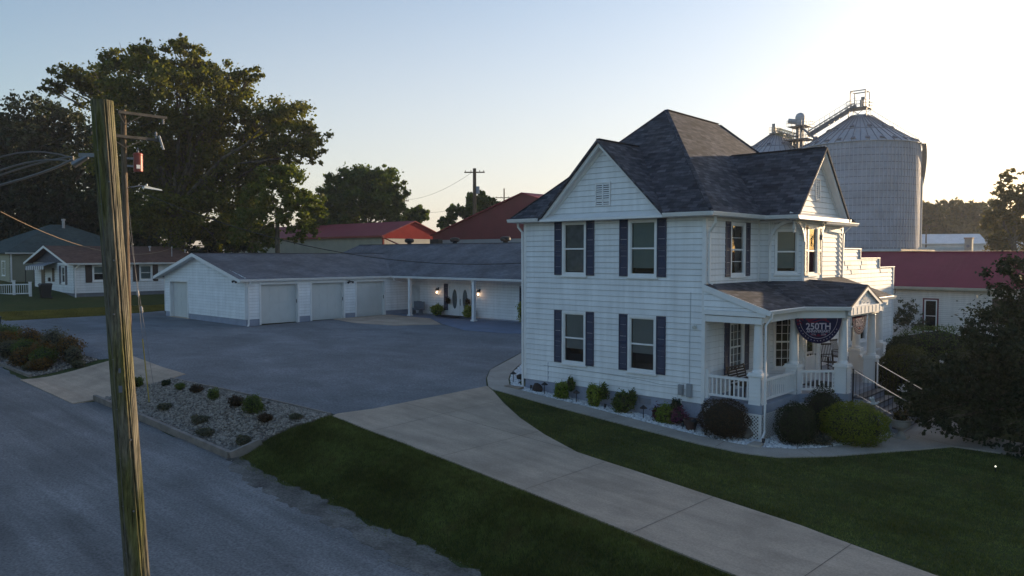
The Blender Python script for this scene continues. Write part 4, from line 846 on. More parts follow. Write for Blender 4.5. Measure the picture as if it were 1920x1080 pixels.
def dove(x, y, z, label, rz=0):
    mb = MB(); mb.blob((0, 0, 0), (.13, .045, .05), 10, .02); mb.blob((.13, 0, .05), (.04, .035, .035), 8, .02)
    for s in (-1, 1): mb.extrude([(.04, s*.03, .02), (-.06, s*.03, .02), (-.14, s*.14, .16), (-.03, s*.15, .20)], (0, 0, .012))
    mb.extrude([(-.1, -.03, 0), (-.22, -.06, .02), (-.22, .06, .02), (-.1, .03, 0)], (0, 0, .012)); mb.extrude([(.16, -.01, .05), (.2, 0, .04), (.16, .01, .05)], (0, 0, .008))
    o = single('dove_ornament', mb, M('white_dove', (.75, .75, .74), .5), label, 'ornament'); o.location = (x, y, z); o.rotation_euler = (0, 0, rz); o['group'] = 'white dove ornaments on the handrails'
dove(SX0+.72, sy0-.05, .93-.22, 'white dove ornament on the nearer handrail of the porch steps', .3)
dove(SX0+.98, sy1+.0, .88-.02, 'white dove ornament on the farther handrail of the porch steps', 0)
# banners
NAVYB = M('banner_navy', (.012, .013, .05), .9, .25, 4, spec=.05); REDB = M('banner_red', (.16, .010, .03), .9, .2, 4, spec=.05); WHB = M('banner_white', (.45, .40, .46), .9, spec=.05)
def text_mesh(txt, size, ext=.002, bold=False):
    cu = bpy.data.curves.new('t', 'FONT'); cu.body = txt; cu.size = size; cu.extrude = ext; cu.align_x = 'CENTER'; cu.align_y = 'CENTER'
    if bold: cu.offset = size*.02
    o = bpy.data.objects.new('t', cu); sc.collection.objects.link(o); dg = bpy.context.evaluated_depsgraph_get(); me = bpy.data.meshes.new_from_object(o.evaluated_get(dg))
    v = [tuple(x.co) for x in me.vertices]; f = [tuple(p.vertices) for p in me.polygons]; bpy.data.objects.remove(o); bpy.data.curves.remove(cu); return v, f
def banner(F, cx, zt, rw, rh, label):
    t = thing('bunting_banner', label, 'banner', F(cx, zt, 0), 'half round anniversary banners'); N = 40
    def arc(k, c, s=1, n=N, off=0): return [F(cx+rw*s*math.cos(math.pi*(1+j/n)), zt+rh*s*math.sin(math.pi*(1+j/n))+off, c+.02*math.sin(j*.8)*0) for j in range(n+1)]
    mb = MB(); mb.extrude(arc(0, 0), F.n*.006); part('cloth', mb, NAVYB, t)
    mb = MB()
    for s0, s1, c in ((.80, .815, .0075),):
        a = arc(0, c, s0); b = arc(0, c, s1)
        for j in range(N): mb.poly([a[j], b[j], b[j+1], a[j+1]])
    for j in range(4, 19):
        an = math.pi*(1+j/22.5+.0); 
        for (q, sz) in ((.90, .022),):
            x, z = cx+rw*q*math.cos(math.pi*(1+(j-1)/20.5)), zt+rh*q*math.sin(math.pi*(1+(j-1)/20.5)); mb.poly([F(x+sz*(1 if k % 2 == 0 else .42)*math.sin(math.pi*k/5), z+sz*(1 if k % 2 == 0 else .42)*math.cos(math.pi*k/5), .0075) for k in range(10)])
    for txt, sz, zz, bd in (('250TH', rw*.38, -.36, True), ('ANNIVERSARY', rw*.155, -.54, True), ('1776       2026', rw*.11, -.66, False)):
        v, f = text_mesh(txt, sz, .001, bd); i = len(mb.v); mb.v += [tuple(F(cx+p[0], zt+rh*zz+p[1], .009+p[2])) for p in v]; mb.f += [tuple(i+k for k in q) for q in f]
    part('lettering', mb, WHB, t)
    mb = MB()
    for (x0, x1, z0, z1) in ((-.55, .35, -.03, -.09), (-.45, .45, -.13, -.17), (-.93, -.65, -.05, -.12), (-.9, -.7, -.2, -.26)):
        n_ = 14; w0 = [F(cx+rw*(x0+(x1-x0)*k/n_), zt+rh*(z0-.04*math.sin(k*.5)), .0078) for k in range(n_+1)]; w1 = [F(cx+rw*(x0+(x1-x0)*k/n_), zt+rh*(z1-.05*math.sin(k*.5)), .0078) for k in range(n_+1)]
        for k in range(n_): mb.poly([w0[k], w0[k+1], w1[k+1], w1[k]])
    a = arc(0, .0078, .70); b = arc(0, .0078, .73)
    for j in range(13, 27): mb.poly([a[j], b[j], b[j+1], a[j+1]])
    mb.poly([F(cx+.06*rw*math.cos(k*1.05), zt+rh*-.68+.05*rw*math.sin(k*1.05), .0078) for k in range(6)])
    part('stripes', mb, REDB, t)
cF = Fr((1.98, 2.62, 0), (1.17, 1.18, 0), (1, -1, 0))
banner(cF, .72, 3.60, .80, .88, 'large half round navy bunting banner reading 250TH ANNIVERSARY on the angled side of the porch')
banner(Fr((3.08, 0, 0), (0, 1, 0), (1, 0, 0)), 5.3, 3.62, .74, .72, 'half round bunting banner hanging over the porch steps')
# porch furniture
DW = M('dark_brown_wood', (.028, .018, .014), .5, .2, 5)
def bench_swing():
    t = thing('porch_bench', 'dark slatted wooden glider bench on the porch by the shuttered window', 'bench', (.75, 1.35, DZ)); W = 1.25
    def P(a, x, z): return (.45+x, .75+a, DZ+z)
    mb = MB()
    for k in range(6): z = .48+k*.085; x = .10-k*.032; mb.box(.45+x, .45+x+.02, .75, .75+W, DZ+z, DZ+z+.06)
    for a in (0, W/2-.02, W-.04): mb.bar(P(a+.02, .13, .38), P(a+.02, -.06, .98), .04, .03)
    part('backrest', mb, DW, t)
    mb = MB()
    for k in range(6): mb.box(.45+.14+k*.08, .45+.2+k*.08, .75, .75+W, DZ+.42-.006*k, DZ+.44-.006*k)
    part('seat', mb, DW, t)
    for a in (.02, W-.04):
        mb = MB(); mb.bar(P(a, .1, .62), P(a, .6, .64), .05, .03); mb.bar(P(a, .56, .42), P(a, .56, .64), .04, .04); part('armrest', mb, DW, t)
    for a in (.04, W-.06):
        for x in (.14, .56): mb = MB(); mb.bar(P(a, x, 0), P(a, x+.02, .44), .05, .05); part('leg', mb, DW, t)
bench_swing()
def rocker(x, y, rz, label):
    t = thing('rocking_chair', label, 'rocking chair', (0, 0, 0), 'rocking chairs on the porch')
    mb = MB()
    for k in range(7): a = -.22+k*.073; mb.bar((-.2, a, .44), (-.36, a, 1.08), .028, .012)
    mb.bar((-.36, -.27, 1.1), (-.36, .27, 1.1), .03, .07); mb.bar((-.27, -.25, .7), (-.27, .25, .7), .025, .03); part('backrest', mb, DW, t)
    mb = MB()
    for k in range(6): mb.box(-.2+k*.08, -.14+k*.08, -.26, .26, .42, .44)
    part('seat', mb, DW, t)
    for s in (-.27, .27):
        mb = MB(); mb.tube([(-.5, s, .08), (-.25, s, .02), (0, s, 0), (.25, s, .02), (.45, s, .09)], .018, 6); part('rocker', mb, DW, t)
        mb = MB(); mb.bar((-.28, s, .66), (.28, s, .66), .06, .022); mb.bar((.22, s, .02), (.22, s, .66), .03, .03); mb.bar((-.2, s, .02), (-.24, s, .7), .03, .03); part('arm', mb, DW, t)
    t.location = (x, y, DZ); t.rotation_euler = (0, 0, rz)
rocker(1.0, 8.35, -.6, 'dark rocking chair on the porch beyond the front door'); rocker(.75, 10.2, -.2, 'dark rocking chair at the far end of the porch')
mb = MB(); mb.box(1.35, 2.6, 4.7, 6.0, DZ+.004, DZ+.02); single('door_mat', mb, M('mat_dark', (.03, .035, .045), .95, .3, 20), 'dark mat on the porch floor in front of the white front door', 'mat', (2, 5.3, DZ))
#SPLIT
# ================================================================ LOW GARAGE BUILDING
GB = thing('garage_building', 'long low white L-shaped building with four garage doors, grey roof and lit double entry door', 'building', (-38, 12, 1))
gx0, gx1, gy0, gy1 = -47.25, -34.95, 2.87, 17.0
SB = 1.40; GE = 4.06
FGa = Fr((gx0, gy0, 0), (1, 0, 0), (0, -1, 0)); FGd = Fr((gx1, 0, 0), (0, 1, 0), (1, 0, 0)); FGw = Fr((0, 17.0, 0), (1, 0, 0), (0, -1, 0)); GRX = -41.5; GRZ = 5.80
FGl = Fr((gx0, 22, 0), (0, -1, 0), (-1, 0, 0))
doors = [(3.95, 6.72), (7.86, 10.55), (11.70, 14.28)]; dz0, dz1 = 1.03, 3.68
gdoor = (1.02, 3.86)   # gable end door in local a
DH = [(a-.1, b+.1, 0, dz1+.1) for a, b in doors]
mb = MB(); wgw = gx1-gx0
kg = (GRZ-.1-GE)/(GRX-gx0+.0)
def zg_(a): return GE+.05+(GRZ-GE)*(1-abs(a-(GRX-gx0))/(GRX-gx0+.75))*1.0
siding(mb, FGa, [(0, SB), (wgw, SB), (wgw, GE+.12), (GRX-gx0, GRZ-.12), (0, GE+.12)], [(gdoor[0]-.1, gdoor[1]+.1, 0, dz1+.1)], e=.2, t=.045)
siding(mb, FGd, [(gy0, SB), (17.0, SB), (17.0, GE), (gy0, GE)], DH, e=.2)
siding(mb, FGl, [(0, SB), (22-gy0, SB), (22-gy0, GE), (0, GE)], e=.2)
wx1 = -8.2
wdoor = (-30.62, -28.2, 1.1, 3.36)
siding(mb, FGw, [(gx1, 1.12), (wx1, 1.12), (wx1, GE), (gx1, GE)], [(wdoor[0]+.03, wdoor[1]-.03, 0, wdoor[3]-.02), (-22.6, -21.4, 1.75, 3.3), (-35.0, -34.0, 0, 3.2)], e=.2, zs=SB)
part('wall', mb, WHITE2, GB)
mb = MB(); ed = [gy0]+[v for d in doors for v in d]+[14.9]
for a, b in ((gy0+.01, doors[0][0]-.1), (doors[0][1]+.1, doors[1][0]-.1), (doors[1][1]+.1, doors[2][0]-.1), (doors[2][1]+.1, 17)): mb.box(gx1-.3, gx1-.02, a, b, .4, SB+.01)
mb.box(gx0+.02, gx0+gdoor[0]-.1, gy0+.02, gy0+.3, .5, SB+.01); mb.box(gx0+gdoor[1]+.1, gx1-.31, gy0+.02, gy0+.3, .4, SB+.01); mb.box(gx0+.02, gx0+.3, gy0+.31, 28, .5, SB)
mb.box(gx1+.01, wx1, 17.02, 17.2, .5, 1.13)
part('foundation', mb, FOUND, GB)
# garage doors
def gdoor_(F, a0, a1, lock=True):
    rec = .22; t = MB(); c = .02
    t.fbox(F, a0-.12, a0, dz0-.04, dz1+.12, -rec-.02, .05); t.fbox(F, a1, a1+.12, dz0-.04, dz1+.12, -rec-.02, .05); t.fbox(F, a0, a1, dz1, dz1+.12, -rec-.02, .05)
    part('door_frame', t, TRIM, GB)
    d = MB(); hh = (dz1-dz0)/4
    for k in range(4): z = dz0+k*hh; d.fbox(F, a0, a1, z+.006, z+hh-.006, -rec-.04, -rec); d.fbox(F, a0, a1, z-.006, z+.006, -rec-.04, -rec-.02)
    for k in range(4):
        z = dz0+k*hh
        for q in range(4): w4 = (a1-a0)/4; d.fbox(F, a0+q*w4+.09, a0+(q+1)*w4-.09, z+.12, z+hh-.12, -rec-.001, -rec+.012)
    d.fbox(F, (a0+a1)/2-.09, (a0+a1)/2+.09, dz0+.35, dz0+.38, -rec+.0, -rec+.04)
    o = part('garage_door', d, M('garage_door_panel', (.60, .62, .62), .5, .04, 1.5) if 'garage_door_panel' not in bpy.data.materials else bpy.data.materials['garage_door_panel'], GB)
    k = MB(); k.fbox(F, a1-.0-.02, a1-.001, 2.35, 2.6, -.12, -.06)
    if lock: part('keypad', k, BLACK, GB)
for a, b in doors: gdoor_(FGd, a, b)
gdoor_(FGa, *gdoor, lock=False)
mb = MB(); mb.box(gx0+gdoor[0]-.2, gx0+gdoor[1]+.3, gy0-.12, gy0+.2, .6, dz0+.01); part('door_sill', mb, CONC, GB)
# roofs
ex0, ex1, ey0 = gx0-.78, gx1+.22, gy0-.55; RT = .1
WR, WRZ = 21.6, 6.62; wy0 = 14.78; wxl = -48.0
rp = (WRZ-GE)/(WR-wy0); yv = wy0+(GRZ-GE)/rp
m = roofm([[(ex1, ey0, GE), (ex1, wy0, GE), (GRX, yv, GRZ), (GRX, ey0, GRZ)], [(GRX, ey0, GRZ), (GRX, yv, GRZ), (ex0, wy0, GE), (ex0, ey0, GE)],
           [(ex1, wy0, GE), (wx1+.3, wy0, GE), (wx1+.3, WR, WRZ), (wxl, WR, WRZ), (ex0, wy0, GE), (GRX, yv, GRZ)],
           [(wxl, WR, WRZ), (wx1+.3, WR, WRZ), (wx1+.3, 28.4, GE), (ex0, 28.4, GE), (ex0, wy0, GE)]], .1)
part('roof', m, OLDSH, GB)
mb = MB()
for a, b in (((GRX, ey0, GRZ+.01), (GRX, yv, GRZ+.01)), ((wxl, WR, WRZ+.01), (wx1, WR, WRZ+.01)), ((ex1, wy0, GE+.012), (GRX, yv, GRZ+.012))): mb.bar(a, b, .26, .02)
part('ridge_cap', mb, M('ridge_grey', (.11, .12, .145), .9, .2, 2), GB)
mb = MB(); F = Fr((0, gy0, 0), (1, 0, 0), (0, -1, 0))
for s in (-1, 1):
    xe = ex1 if s > 0 else ex0
    mb.fpoly(F, [(xe, GE+.0), (GRX, GRZ+.0), (GRX, GRZ-.24), (xe, GE-.22)][::s], .52, .555)
    mb.fpoly(F, [(xe, GE-.14), (GRX, GRZ-.14), (GRX, GRZ-.16), (xe, GE-.16)][::s], .0, .52)
mb.box(ex0, ex0+.03, ey0, wy0, GE-.22, GE-.02)
mb.box(gx1+.0, ex1, ey0+.03, wy0, GE-.14, GE-.12); mb.box(gx1, wx1, wy0, 16.98, GE-.141, GE-.121)
part('fascia', mb, TRIM, GB)
gutter(GB, [(ex1, ey0+.0, GE), (ex1, wy0, GE)], .12, .14); gutter(GB, [(ex1+.0, wy0, GE), (wx1, wy0, GE)], .12, .14)
mb = MB()
for F, a in ((FGa, 0), (FGa, wgw-.1), (FGd, gy0)): mb.fbox(F, a, a+.1, SB, GE-.1, .0, .045)
part('corner_board', mb, TRIM, GB)
downspout(GB, [(gx1+.27, gy0+.2, GE-.15), (gx1+.25, gy0+.2, GE-.3), (gx1+.08, gy0+.14, GE-.55), (gx1+.08, gy0+.14, 1.1), (gx1+.22, gy0-.02, .9)], .09)
downspout(GB, [(-34.4, wy0+.0, GE-.15), (-34.4, wy0+.05, GE-.3), (-34.45, 15.8, GE-.55), (-34.5, 16.9, GE-.6)], .09)
mb = MB()
for x in (-32.75, -25.9): mb.box(x-.11, x+.11, 15.0-.11, 15.0+.11, 1.1, GE-.15); mb.box(x-.17, x+.17, 15-.17, 15+.17, 1.09, 1.17)
for x in (-32.75, -25.9):
    m2 = MB(); m2.box(x-.11, x+.11, 15.0-.11, 15.0+.11, 1.17, GE-.15); m2.box(x-.17, x+.17, 15-.17, 15+.17, 1.06, 1.17); m2.box(x-.14, x+.14, 15-.14, 15+.14, GE-.25, GE-.151); part('post', m2, TRIM, GB)
m2 = MB(); m2.box(gx1, wx1, 14.92, 15.08, GE-.15, GE-.02); part('porch_beam', m2, TRIM, GB)
# double entry door
a0, a1, z0, z1 = wdoor; xm = (a0+a1)/2
mb = MB(); mb.fbox(FGw, a0-.02, a0+.1, z0, z1+.1, 0, .05); mb.fbox(FGw, a1-.1, a1+.02, z0, z1+.1, 0, .05); mb.fbox(FGw, a0+.1, a1-.1, z1-.02, z1+.1, 0, .05); part('door_frame', mb, TRIM, GB)
for s, (q0, q1) in enumerate(((a0+.1, xm-.008), (xm+.008, a1-.1))):
    c = (q0+q1)/2; ew, eh, ez = .27, .74, z0+1.27; mb = MB(); N = 28
    el_ = [(c+ew*math.cos(2*math.pi*k/N), ez+eh*math.sin(2*math.pi*k/N)) for k in range(N)]
    # door slab around the oval opening: ring quads to the rectangle
    def edge(t):
        dx, dz = math.cos(t), math.sin(t); sx = ((q1-q0)/2)/abs(dx) if abs(dx) > 1e-6 else 1e9; sz = ((z1-.02-ez) if dz > 0 else (ez-z0))/abs(dz) if abs(dz) > 1e-6 else 1e9; s_ = min(sx, sz); return (c+dx*s_, ez+dz*s_)
    ang = sorted([2*math.pi*k/N for k in range(N)]+[math.atan2(zz-ez, xx-c) % (2*math.pi) for xx, zz in ((q0, z0), (q1, z0), (q0, z1-.02), (q1, z1-.02))])
    for t0, t1 in zip(ang, ang[1:]+[ang[0]+2*math.pi]):
        i0 = (c+ew*math.cos(t0), ez+eh*math.sin(t0)); i1 = (c+ew*math.cos(t1), ez+eh*math.sin(t1)); o0 = edge(t0); o1 = edge(t1)
        mb.poly([FGw(*i0, 0), FGw(*o0, 0), FGw(*o1, 0), FGw(*i1, 0)])
        r0 = (c+ew*1.1*math.cos(t0), ez+eh*1.05*math.sin(t0)); r1 = (c+ew*1.1*math.cos(t1), ez+eh*1.05*math.sin(t1))
        mb.poly([FGw(*i0, .014), FGw(*r0, .014), FGw(*r1, .014), FGw(*i1, .014)]); mb.poly([FGw(*i0, .014), FGw(*i1, .014), FGw(*i1, -.03), FGw(*i0, -.03)]); mb.poly([FGw(*r0, .014), FGw(*r0, 0), FGw(*r1, 0), FGw(*r1, .014)])
    d_ = part('entry_door', mb, TRIM, GB); g = MB(); g.poly([FGw(x, z, -.02) for x, z in el_]); part('oval_pane', g, M('leaded_glass', (.10, .12, .13), .25, .5, 18, .6, 30) if s == 0 else bpy.data.materials['leaded_glass'], d_)
mb = MB(); mb.bar(FGw(xm+.05, 2.0, .05), FGw(xm+.05, 2.3, .05), .02, .02); mb.fbox(FGw, xm+.03, xm+.07, 1.9, 2.4, 0.0, .02); part('handle', mb, BLACK, d_)
mb = MB(); mb.fbox(FGw, -34.95, -34.0, 1.12, 3.2, -.02, .0); mb.fbox(FGw, -34.0, -33.9, 1.1, 3.28, 0, .05); mb.fbox(FGw, -34.95, -34.0, 3.2, 3.28, 0, .05); sd_ = part('side_door', mb, M('side_door_white', (.6, .62, .64), .5), GB)
mb = MB(); mb.fbox(FGw, -34.3, -34.2, 1.95, 2.05, 0, .05); part('handle', mb, STEEL, sd_)
for q0, q1 in ((a0-.5, a0-.03), (a1+.03, a1+.42), (-23.4, -22.95)): shutter(GB, FGw, q0, q1, 1.75 if q0 > -30 and q0 < -20 and q0 > -24 else 1.5, 3.5, louver=True)
window(GB, FGw, -22.7, -21.3, 1.65, 3.4, .08, blind=.6, blindmat=BLINDW); shutter(GB, FGw, -21.28, -20.9, 1.65, 3.4)
# lit coach lamps
def emis(name, col, st_):
    m = bpy.data.materials.new(name); m.use_nodes = True; p = m.node_tree.nodes['Principled BSDF']; p.inputs['Emission Color'].default_value = (*col, 1); p.inputs['Emission Strength'].default_value = st_; p.inputs['Base Color'].default_value = (*col, 1); return m
BULB = emis('warm_bulb', (1, .68, .42), 6.0)
for x in (-31.75, -27.3):
    mb = MB(); mb.fbox(FGw, x-.07, x+.07, 2.95, 3.2, .0, .03); mb.bar(FGw(x, 3.12, .03), FGw(x, 3.12, .2), .03, .03); mb.lathe([(.13, 0), (.13, .03), (.05, .12), (.01, .16)], FGw(x, 3.0, .2), 8)
    for k in range(4): t = math.pi/4+k*math.pi/2; mb.bar(FGw(x+.11*math.cos(t), 3.0, .2+.11*math.sin(t)), FGw(x+.08*math.cos(t), 2.66, .2+.08*math.sin(t)), .014, .014)
    mb.lathe([(.085, 0), (.085, .02)], FGw(x, 2.65, .2), 8)
    l_ = part('wall_lantern', mb, BLACK, GB, 'lit black coach lamp')
    g = MB(); g.lathe([(.02, -.05), (.05, -.02), (.055, .03), (.03, .09), (.02, .12)], FGw(x, 2.80, .2), 10); part('bulb', g, BULB, l_)
    pl_ = bpy.data.lights.new('lantern_light', 'POINT'); pl_.energy = 1.6; pl_.color = (1, .55, .25); pl_.shadow_soft_size = .06; po = bpy.data.objects.new('lantern_light', pl_); sc.collection.objects.link(po); po.location = FGw(x, 2.82, .34)
for F, a, z in ((FGa, 11.2, 3.95), (FGd, 11.05, 3.72)):
    mb = MB(); mb.fbox(F, a-.06, a+.06, z-.08, z+.06, .03, .08)
    for s in (-1, 1): mb.tube([F(a, z, .08), F(a+s*.15, z-.02, .16), F(a+s*.24, z-.08, .24)], [.03, .05, .08], 8)
    part('flood_light', mb, BLACK, GB)
# roof vents behind the ridge
BV = M('vent_black', (.012, .012, .014), .6)
def zback(y): return WRZ-(y-WR)*(WRZ-GE)/(28.4-WR)
for x in (-41.9, -35.9, -30.0, -18.0, -12.0):
    y = 22.6; mb = MB(); z = zback(y)
    mb.lathe([(.16, -.1), (.2, .52), (.34, .54), (.43, .64), (.43, .78), (.34, .88), (.1, .92), (.01, .92)], (x, y, z), 18); part('roof_vent', mb, BV, GB)
mb = MB(); y = 22.6; mb.box(-39.1, -38.0, y, y+.5, zback(y)-.2, WRZ+.42); part('roof_curb', mb, BV, GB)
for x, y in ((-44.3, 20.0), (-45.6, 8)):
    pass
# things by the entrance
def shrub(name, label, c, r, n, leaf, mat, cat='shrub', group=None, core=True, squash=1.0, lab_stem=False, seed=1, corecol=None):
    rg = np.random.default_rng(seed); t = thing(name, label, cat, (c[0], c[1], c[2]), group)
    u = rg.normal(size=(n, 3)); u /= np.linalg.norm(u, axis=1)[:, None]
    bump = 1+.07*np.sin(u[:, 0]*5+seed)*np.sin(u[:, 1]*6+seed*2)+.05*np.sin(u[:, 2]*9+seed)+rg.normal(0, .035, n)
    bump *= rg.choice([1, .93, .84], n, p=[.55, .3, .15])
    if n < 3500:
        lump = 1+.22*np.sin(u[:, 0]*3.1+seed*1.7)*np.sin(u[:, 1]*3.7+seed)+.12*np.sin(u[:, 2]*5+seed*2.3); bump = bump*lump*rg.choice([1, .8, 1.22], n, p=[.6, .25, .15])
    P = u*np.array(r)*bump[:, None]; P[:, 2] += r[2]*.92
    ok = P[:, 2] > 0.01; P = P[ok]; u = u[ok]; n2 = len(P)
    a = rg.normal(size=(n2, 3)); a -= .35*(a*u).sum(1)[:, None]*u; a /= np.linalg.norm(a, axis=1)[:, None]; b = np.cross(a, u+rg.normal(0, .5, (n2, 3))); b /= np.linalg.norm(b, axis=1)[:, None]
    s = leaf*rg.uniform(.6, 1.3, (n2, 1)); Vv = np.stack([P-a*s, P-b*s*.5+a*s*.1, P+a*s, P+b*s*.5+a*s*.1], 1).reshape(-1, 3)
    o = fastmesh('foliage', Vv, np.arange(n2*4).reshape(-1, 4), mat); o.parent = t; ORG[o] = ORG[t]
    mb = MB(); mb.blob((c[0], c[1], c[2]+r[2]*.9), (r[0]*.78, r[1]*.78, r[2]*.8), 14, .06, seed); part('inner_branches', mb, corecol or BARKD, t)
    return t
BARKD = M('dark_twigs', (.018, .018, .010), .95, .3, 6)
YG = leafmat('yellow_green_leaf', (.10, .15, .018), (.26, .31, .05)); DG = leafmat('dark_green_leaf', (.010, .022, .008), (.028, .045, .014)); RD = leafmat('reddish_dark_leaf', (.030, .020, .012), (.06, .040, .022)); LG = leafmat('lime_leaf', (.08, .13, .015), (.20, .26, .04)); GR2 = leafmat('mid_green_leaf', (.04, .075, .014), (.10, .14, .03)); OR = leafmat('rust_flower', (.05, .045, .012), (.17, .08, .015)); PUR = leafmat('purple_flower', (.09, .02, .06), (.22, .06, .14)); GRY = leafmat('grey_green_leaf', (.06, .065, .045), (.12, .12, .09))
shrub('potted_shrub', 'bright green bushy plant left of the oval-glass double doors', (-31.25, 16.4, 1.12), (.46, .42, .44), 1500, .06, YG, 'plant', seed=3)
shrub('potted_shrub', 'bright green bushy plant right of the oval-glass double doors', (-27.9, 16.4, 1.12), (.42, .38, .44), 1500, .06, YG, 'plant', seed=4)
shrub('potted_shrub', 'tall bright green plant beside the house corner at the low wing', (-22.35, 16.3, 1.1), (.42, .42, .75), 1600, .06, YG, 'plant', seed=5)
mb = MB()
def wreath(x, label):
    shrub('hanging_plant', label, (x, 16.75, 2.0), (.2, .16, .25), 260, .05, RD, 'plant', seed=int(x*-7) % 50)
wreath(-30.45, 'dark reddish wreath of dried flowers left of the double doors'); wreath(-28.35, 'dark reddish wreath of dried flowers right of the double doors')
mb = MB(); mb.box(-30.7, -28.3, 15.7, 16.6, 1.15, 1.18); single('door_mat', mb, M('black_mat', (.015, .016, .02), .95), 'black mat in front of the oval-glass double doors', 'mat', (-29.5, 16, 1.15))
bn = thing('garden_bench', 'grey stone-look bench against the low white wing, left of the double doors', 'bench', (-33.3, 16.2, 1.1))
BG = M('bench_grey', (.16, .18, .22), .8, .12, 3, .2, 20)
mb = MB(); mb.box(-33.95, -32.75, 16.38, 16.45, 1.55, 2.08); mb.box(-33.6, -33.1, 16.37, 16.46, 2.08, 2.11); part('backrest', mb, BG, bn)
mb = MB(); mb.box(-34.1, -32.7, 15.95, 16.4, 1.45, 1.54); part('seat', mb, BG, bn)
for x in (-33.85, -33.0): mb = MB(); mb.extrude([(x, 16.0, 1.1), (x, 16.4, 1.1), (x, 16.36, 1.45), (x, 16.08, 1.45)], (.14, 0, 0)); part('leg', mb, BG, bn)
#SPLIT
# ================================================================ TREES
def tree(name, label, base, fork, lobes, n, leaf, mat, trunk_r=.4, group=None, bark=None, seed=1, fill=.55, cat='tree', limbs=None, trunks=1, clumps=9, flat=.8):
    rg = np.random.default_rng(seed); t = thing(name, label, cat, base, group); base = Vector(base)
    mb = MB(); rd = random.Random(seed)
    tot = sum(l[3]**2 for l in lobes)
    for k in range(trunks):
        off = Vector((rd.uniform(-1, 1), rd.uniform(-1, 1), 0))*trunk_r*(1.3 if trunks > 1 else 0); f = Vector(fork)+off*2.5
        mb.tube([base+off-Vector((0, 0, .4)), base+off*1.1+(f-base)*.1, base+off*1.6+(f-base)*.5+Vector((rd.uniform(-.1, .1), rd.uniform(-.1, .1), 0))*trunk_r, f], [trunk_r*1.35/trunks**.4, trunk_r/trunks**.4, trunk_r*.85/trunks**.4, trunk_r*.72/trunks**.4], 12)
    F0 = Vector(fork); ends = []
    for (x, y, z, r) in lobes:
        c = Vector((x, y, z)); d = c-F0; mid = F0+d*.5+Vector((rd.uniform(-.12, .12), rd.uniform(-.12, .12), rd.uniform(-.02, .12)))*d.length
        r0 = trunk_r*min(.5, .16+.35*r/6); mb.tube([F0-Vector((0, 0, .2)), F0+(mid-F0)*.5, mid, c], [r0, r0*.75, r0*.5, r0*.22], 7)
        for k in range(4):
            e = c+Vector((rd.gauss(0, 1), rd.gauss(0, 1), rd.gauss(0, .8))).normalized()*r*rd.uniform(.6, .95); q = mid.lerp(c, rd.uniform(.2, 1)); mb.tube([q, q.lerp(e, .5)+Vector((0, 0, r*.08)), e], [r0*.3, r0*.16, r0*.05], 5)
    part('trunk', mb, bark or BARK, t)
    Ps = []; Ns = []
    for (x, y, z, r) in lobes:
        m_ = int(n*r*r/tot); K = max(16, int(clumps*2.6*(r/2.5)**1.6))
        u = rg.normal(size=(K, 3)); u /= np.linalg.norm(u, axis=1)[:, None]
        rr = rg.uniform(.2, 1.25, K)**.7; cc = np.array([x, y, z])+u*rr[:, None]*r*np.array([1, 1, flat]); cr = r*rg.uniform(.14, .36, K)
        k = rg.choice(K, m_, p=cr**2/(cr**2).sum()); v = rg.normal(size=(m_, 3)); v /= np.linalg.norm(v, axis=1)[:, None]; q = np.abs(rg.normal(.55, .45, m_))+rg.exponential(.12, m_)
        Ps.append(cc[k]+v*(q*cr[k])[:, None]*np.array([1, 1, .75])); Ns.append(v)
    P = np.concatenate(Ps); N_ = np.concatenate(Ns); m_ = len(P)
    nn = N_*.5+rg.normal(0, .7, (m_, 3)); nn[:, 2] += .35; nn /= np.linalg.norm(nn, axis=1)[:, None]; a = np.cross(nn, rg.normal(size=(m_, 3))); a /= np.linalg.norm(a, axis=1)[:, None]; b = np.cross(nn, a)
    s = leaf*rg.uniform(.5, 1.35, (m_, 1)); Vv = np.stack([P-a*s, P-b*s*.62, P+a*s, P+b*s*.62+nn*s*.25], 1)
    Vv -= np.array(base); o = fastmesh('crown', Vv.reshape(-1, 3), np.arange(m_*4).reshape(-1, 4), mat); o.parent = t; ORG[o] = ORG[t]
    return t
TL1 = leafmat('sycamore_leaf', (.042, .062, .014), (.145, .155, .036), .5); TL2 = leafmat('dark_maple_leaf', (.012, .022, .008), (.03, .045, .014), .25); TL3 = leafmat('ash_leaf', (.038, .070, .016), (.095, .14, .032), .45); TL4 = leafmat('locust_leaf', (.042, .072, .014), (.11, .14, .03), .45); TL5 = leafmat('haze_oak_leaf', (.05, .055, .024), (.13, .11, .045), .5); TL6 = leafmat('plum_leaf', (.016, .026, .011), (.045, .055, .024), .25)
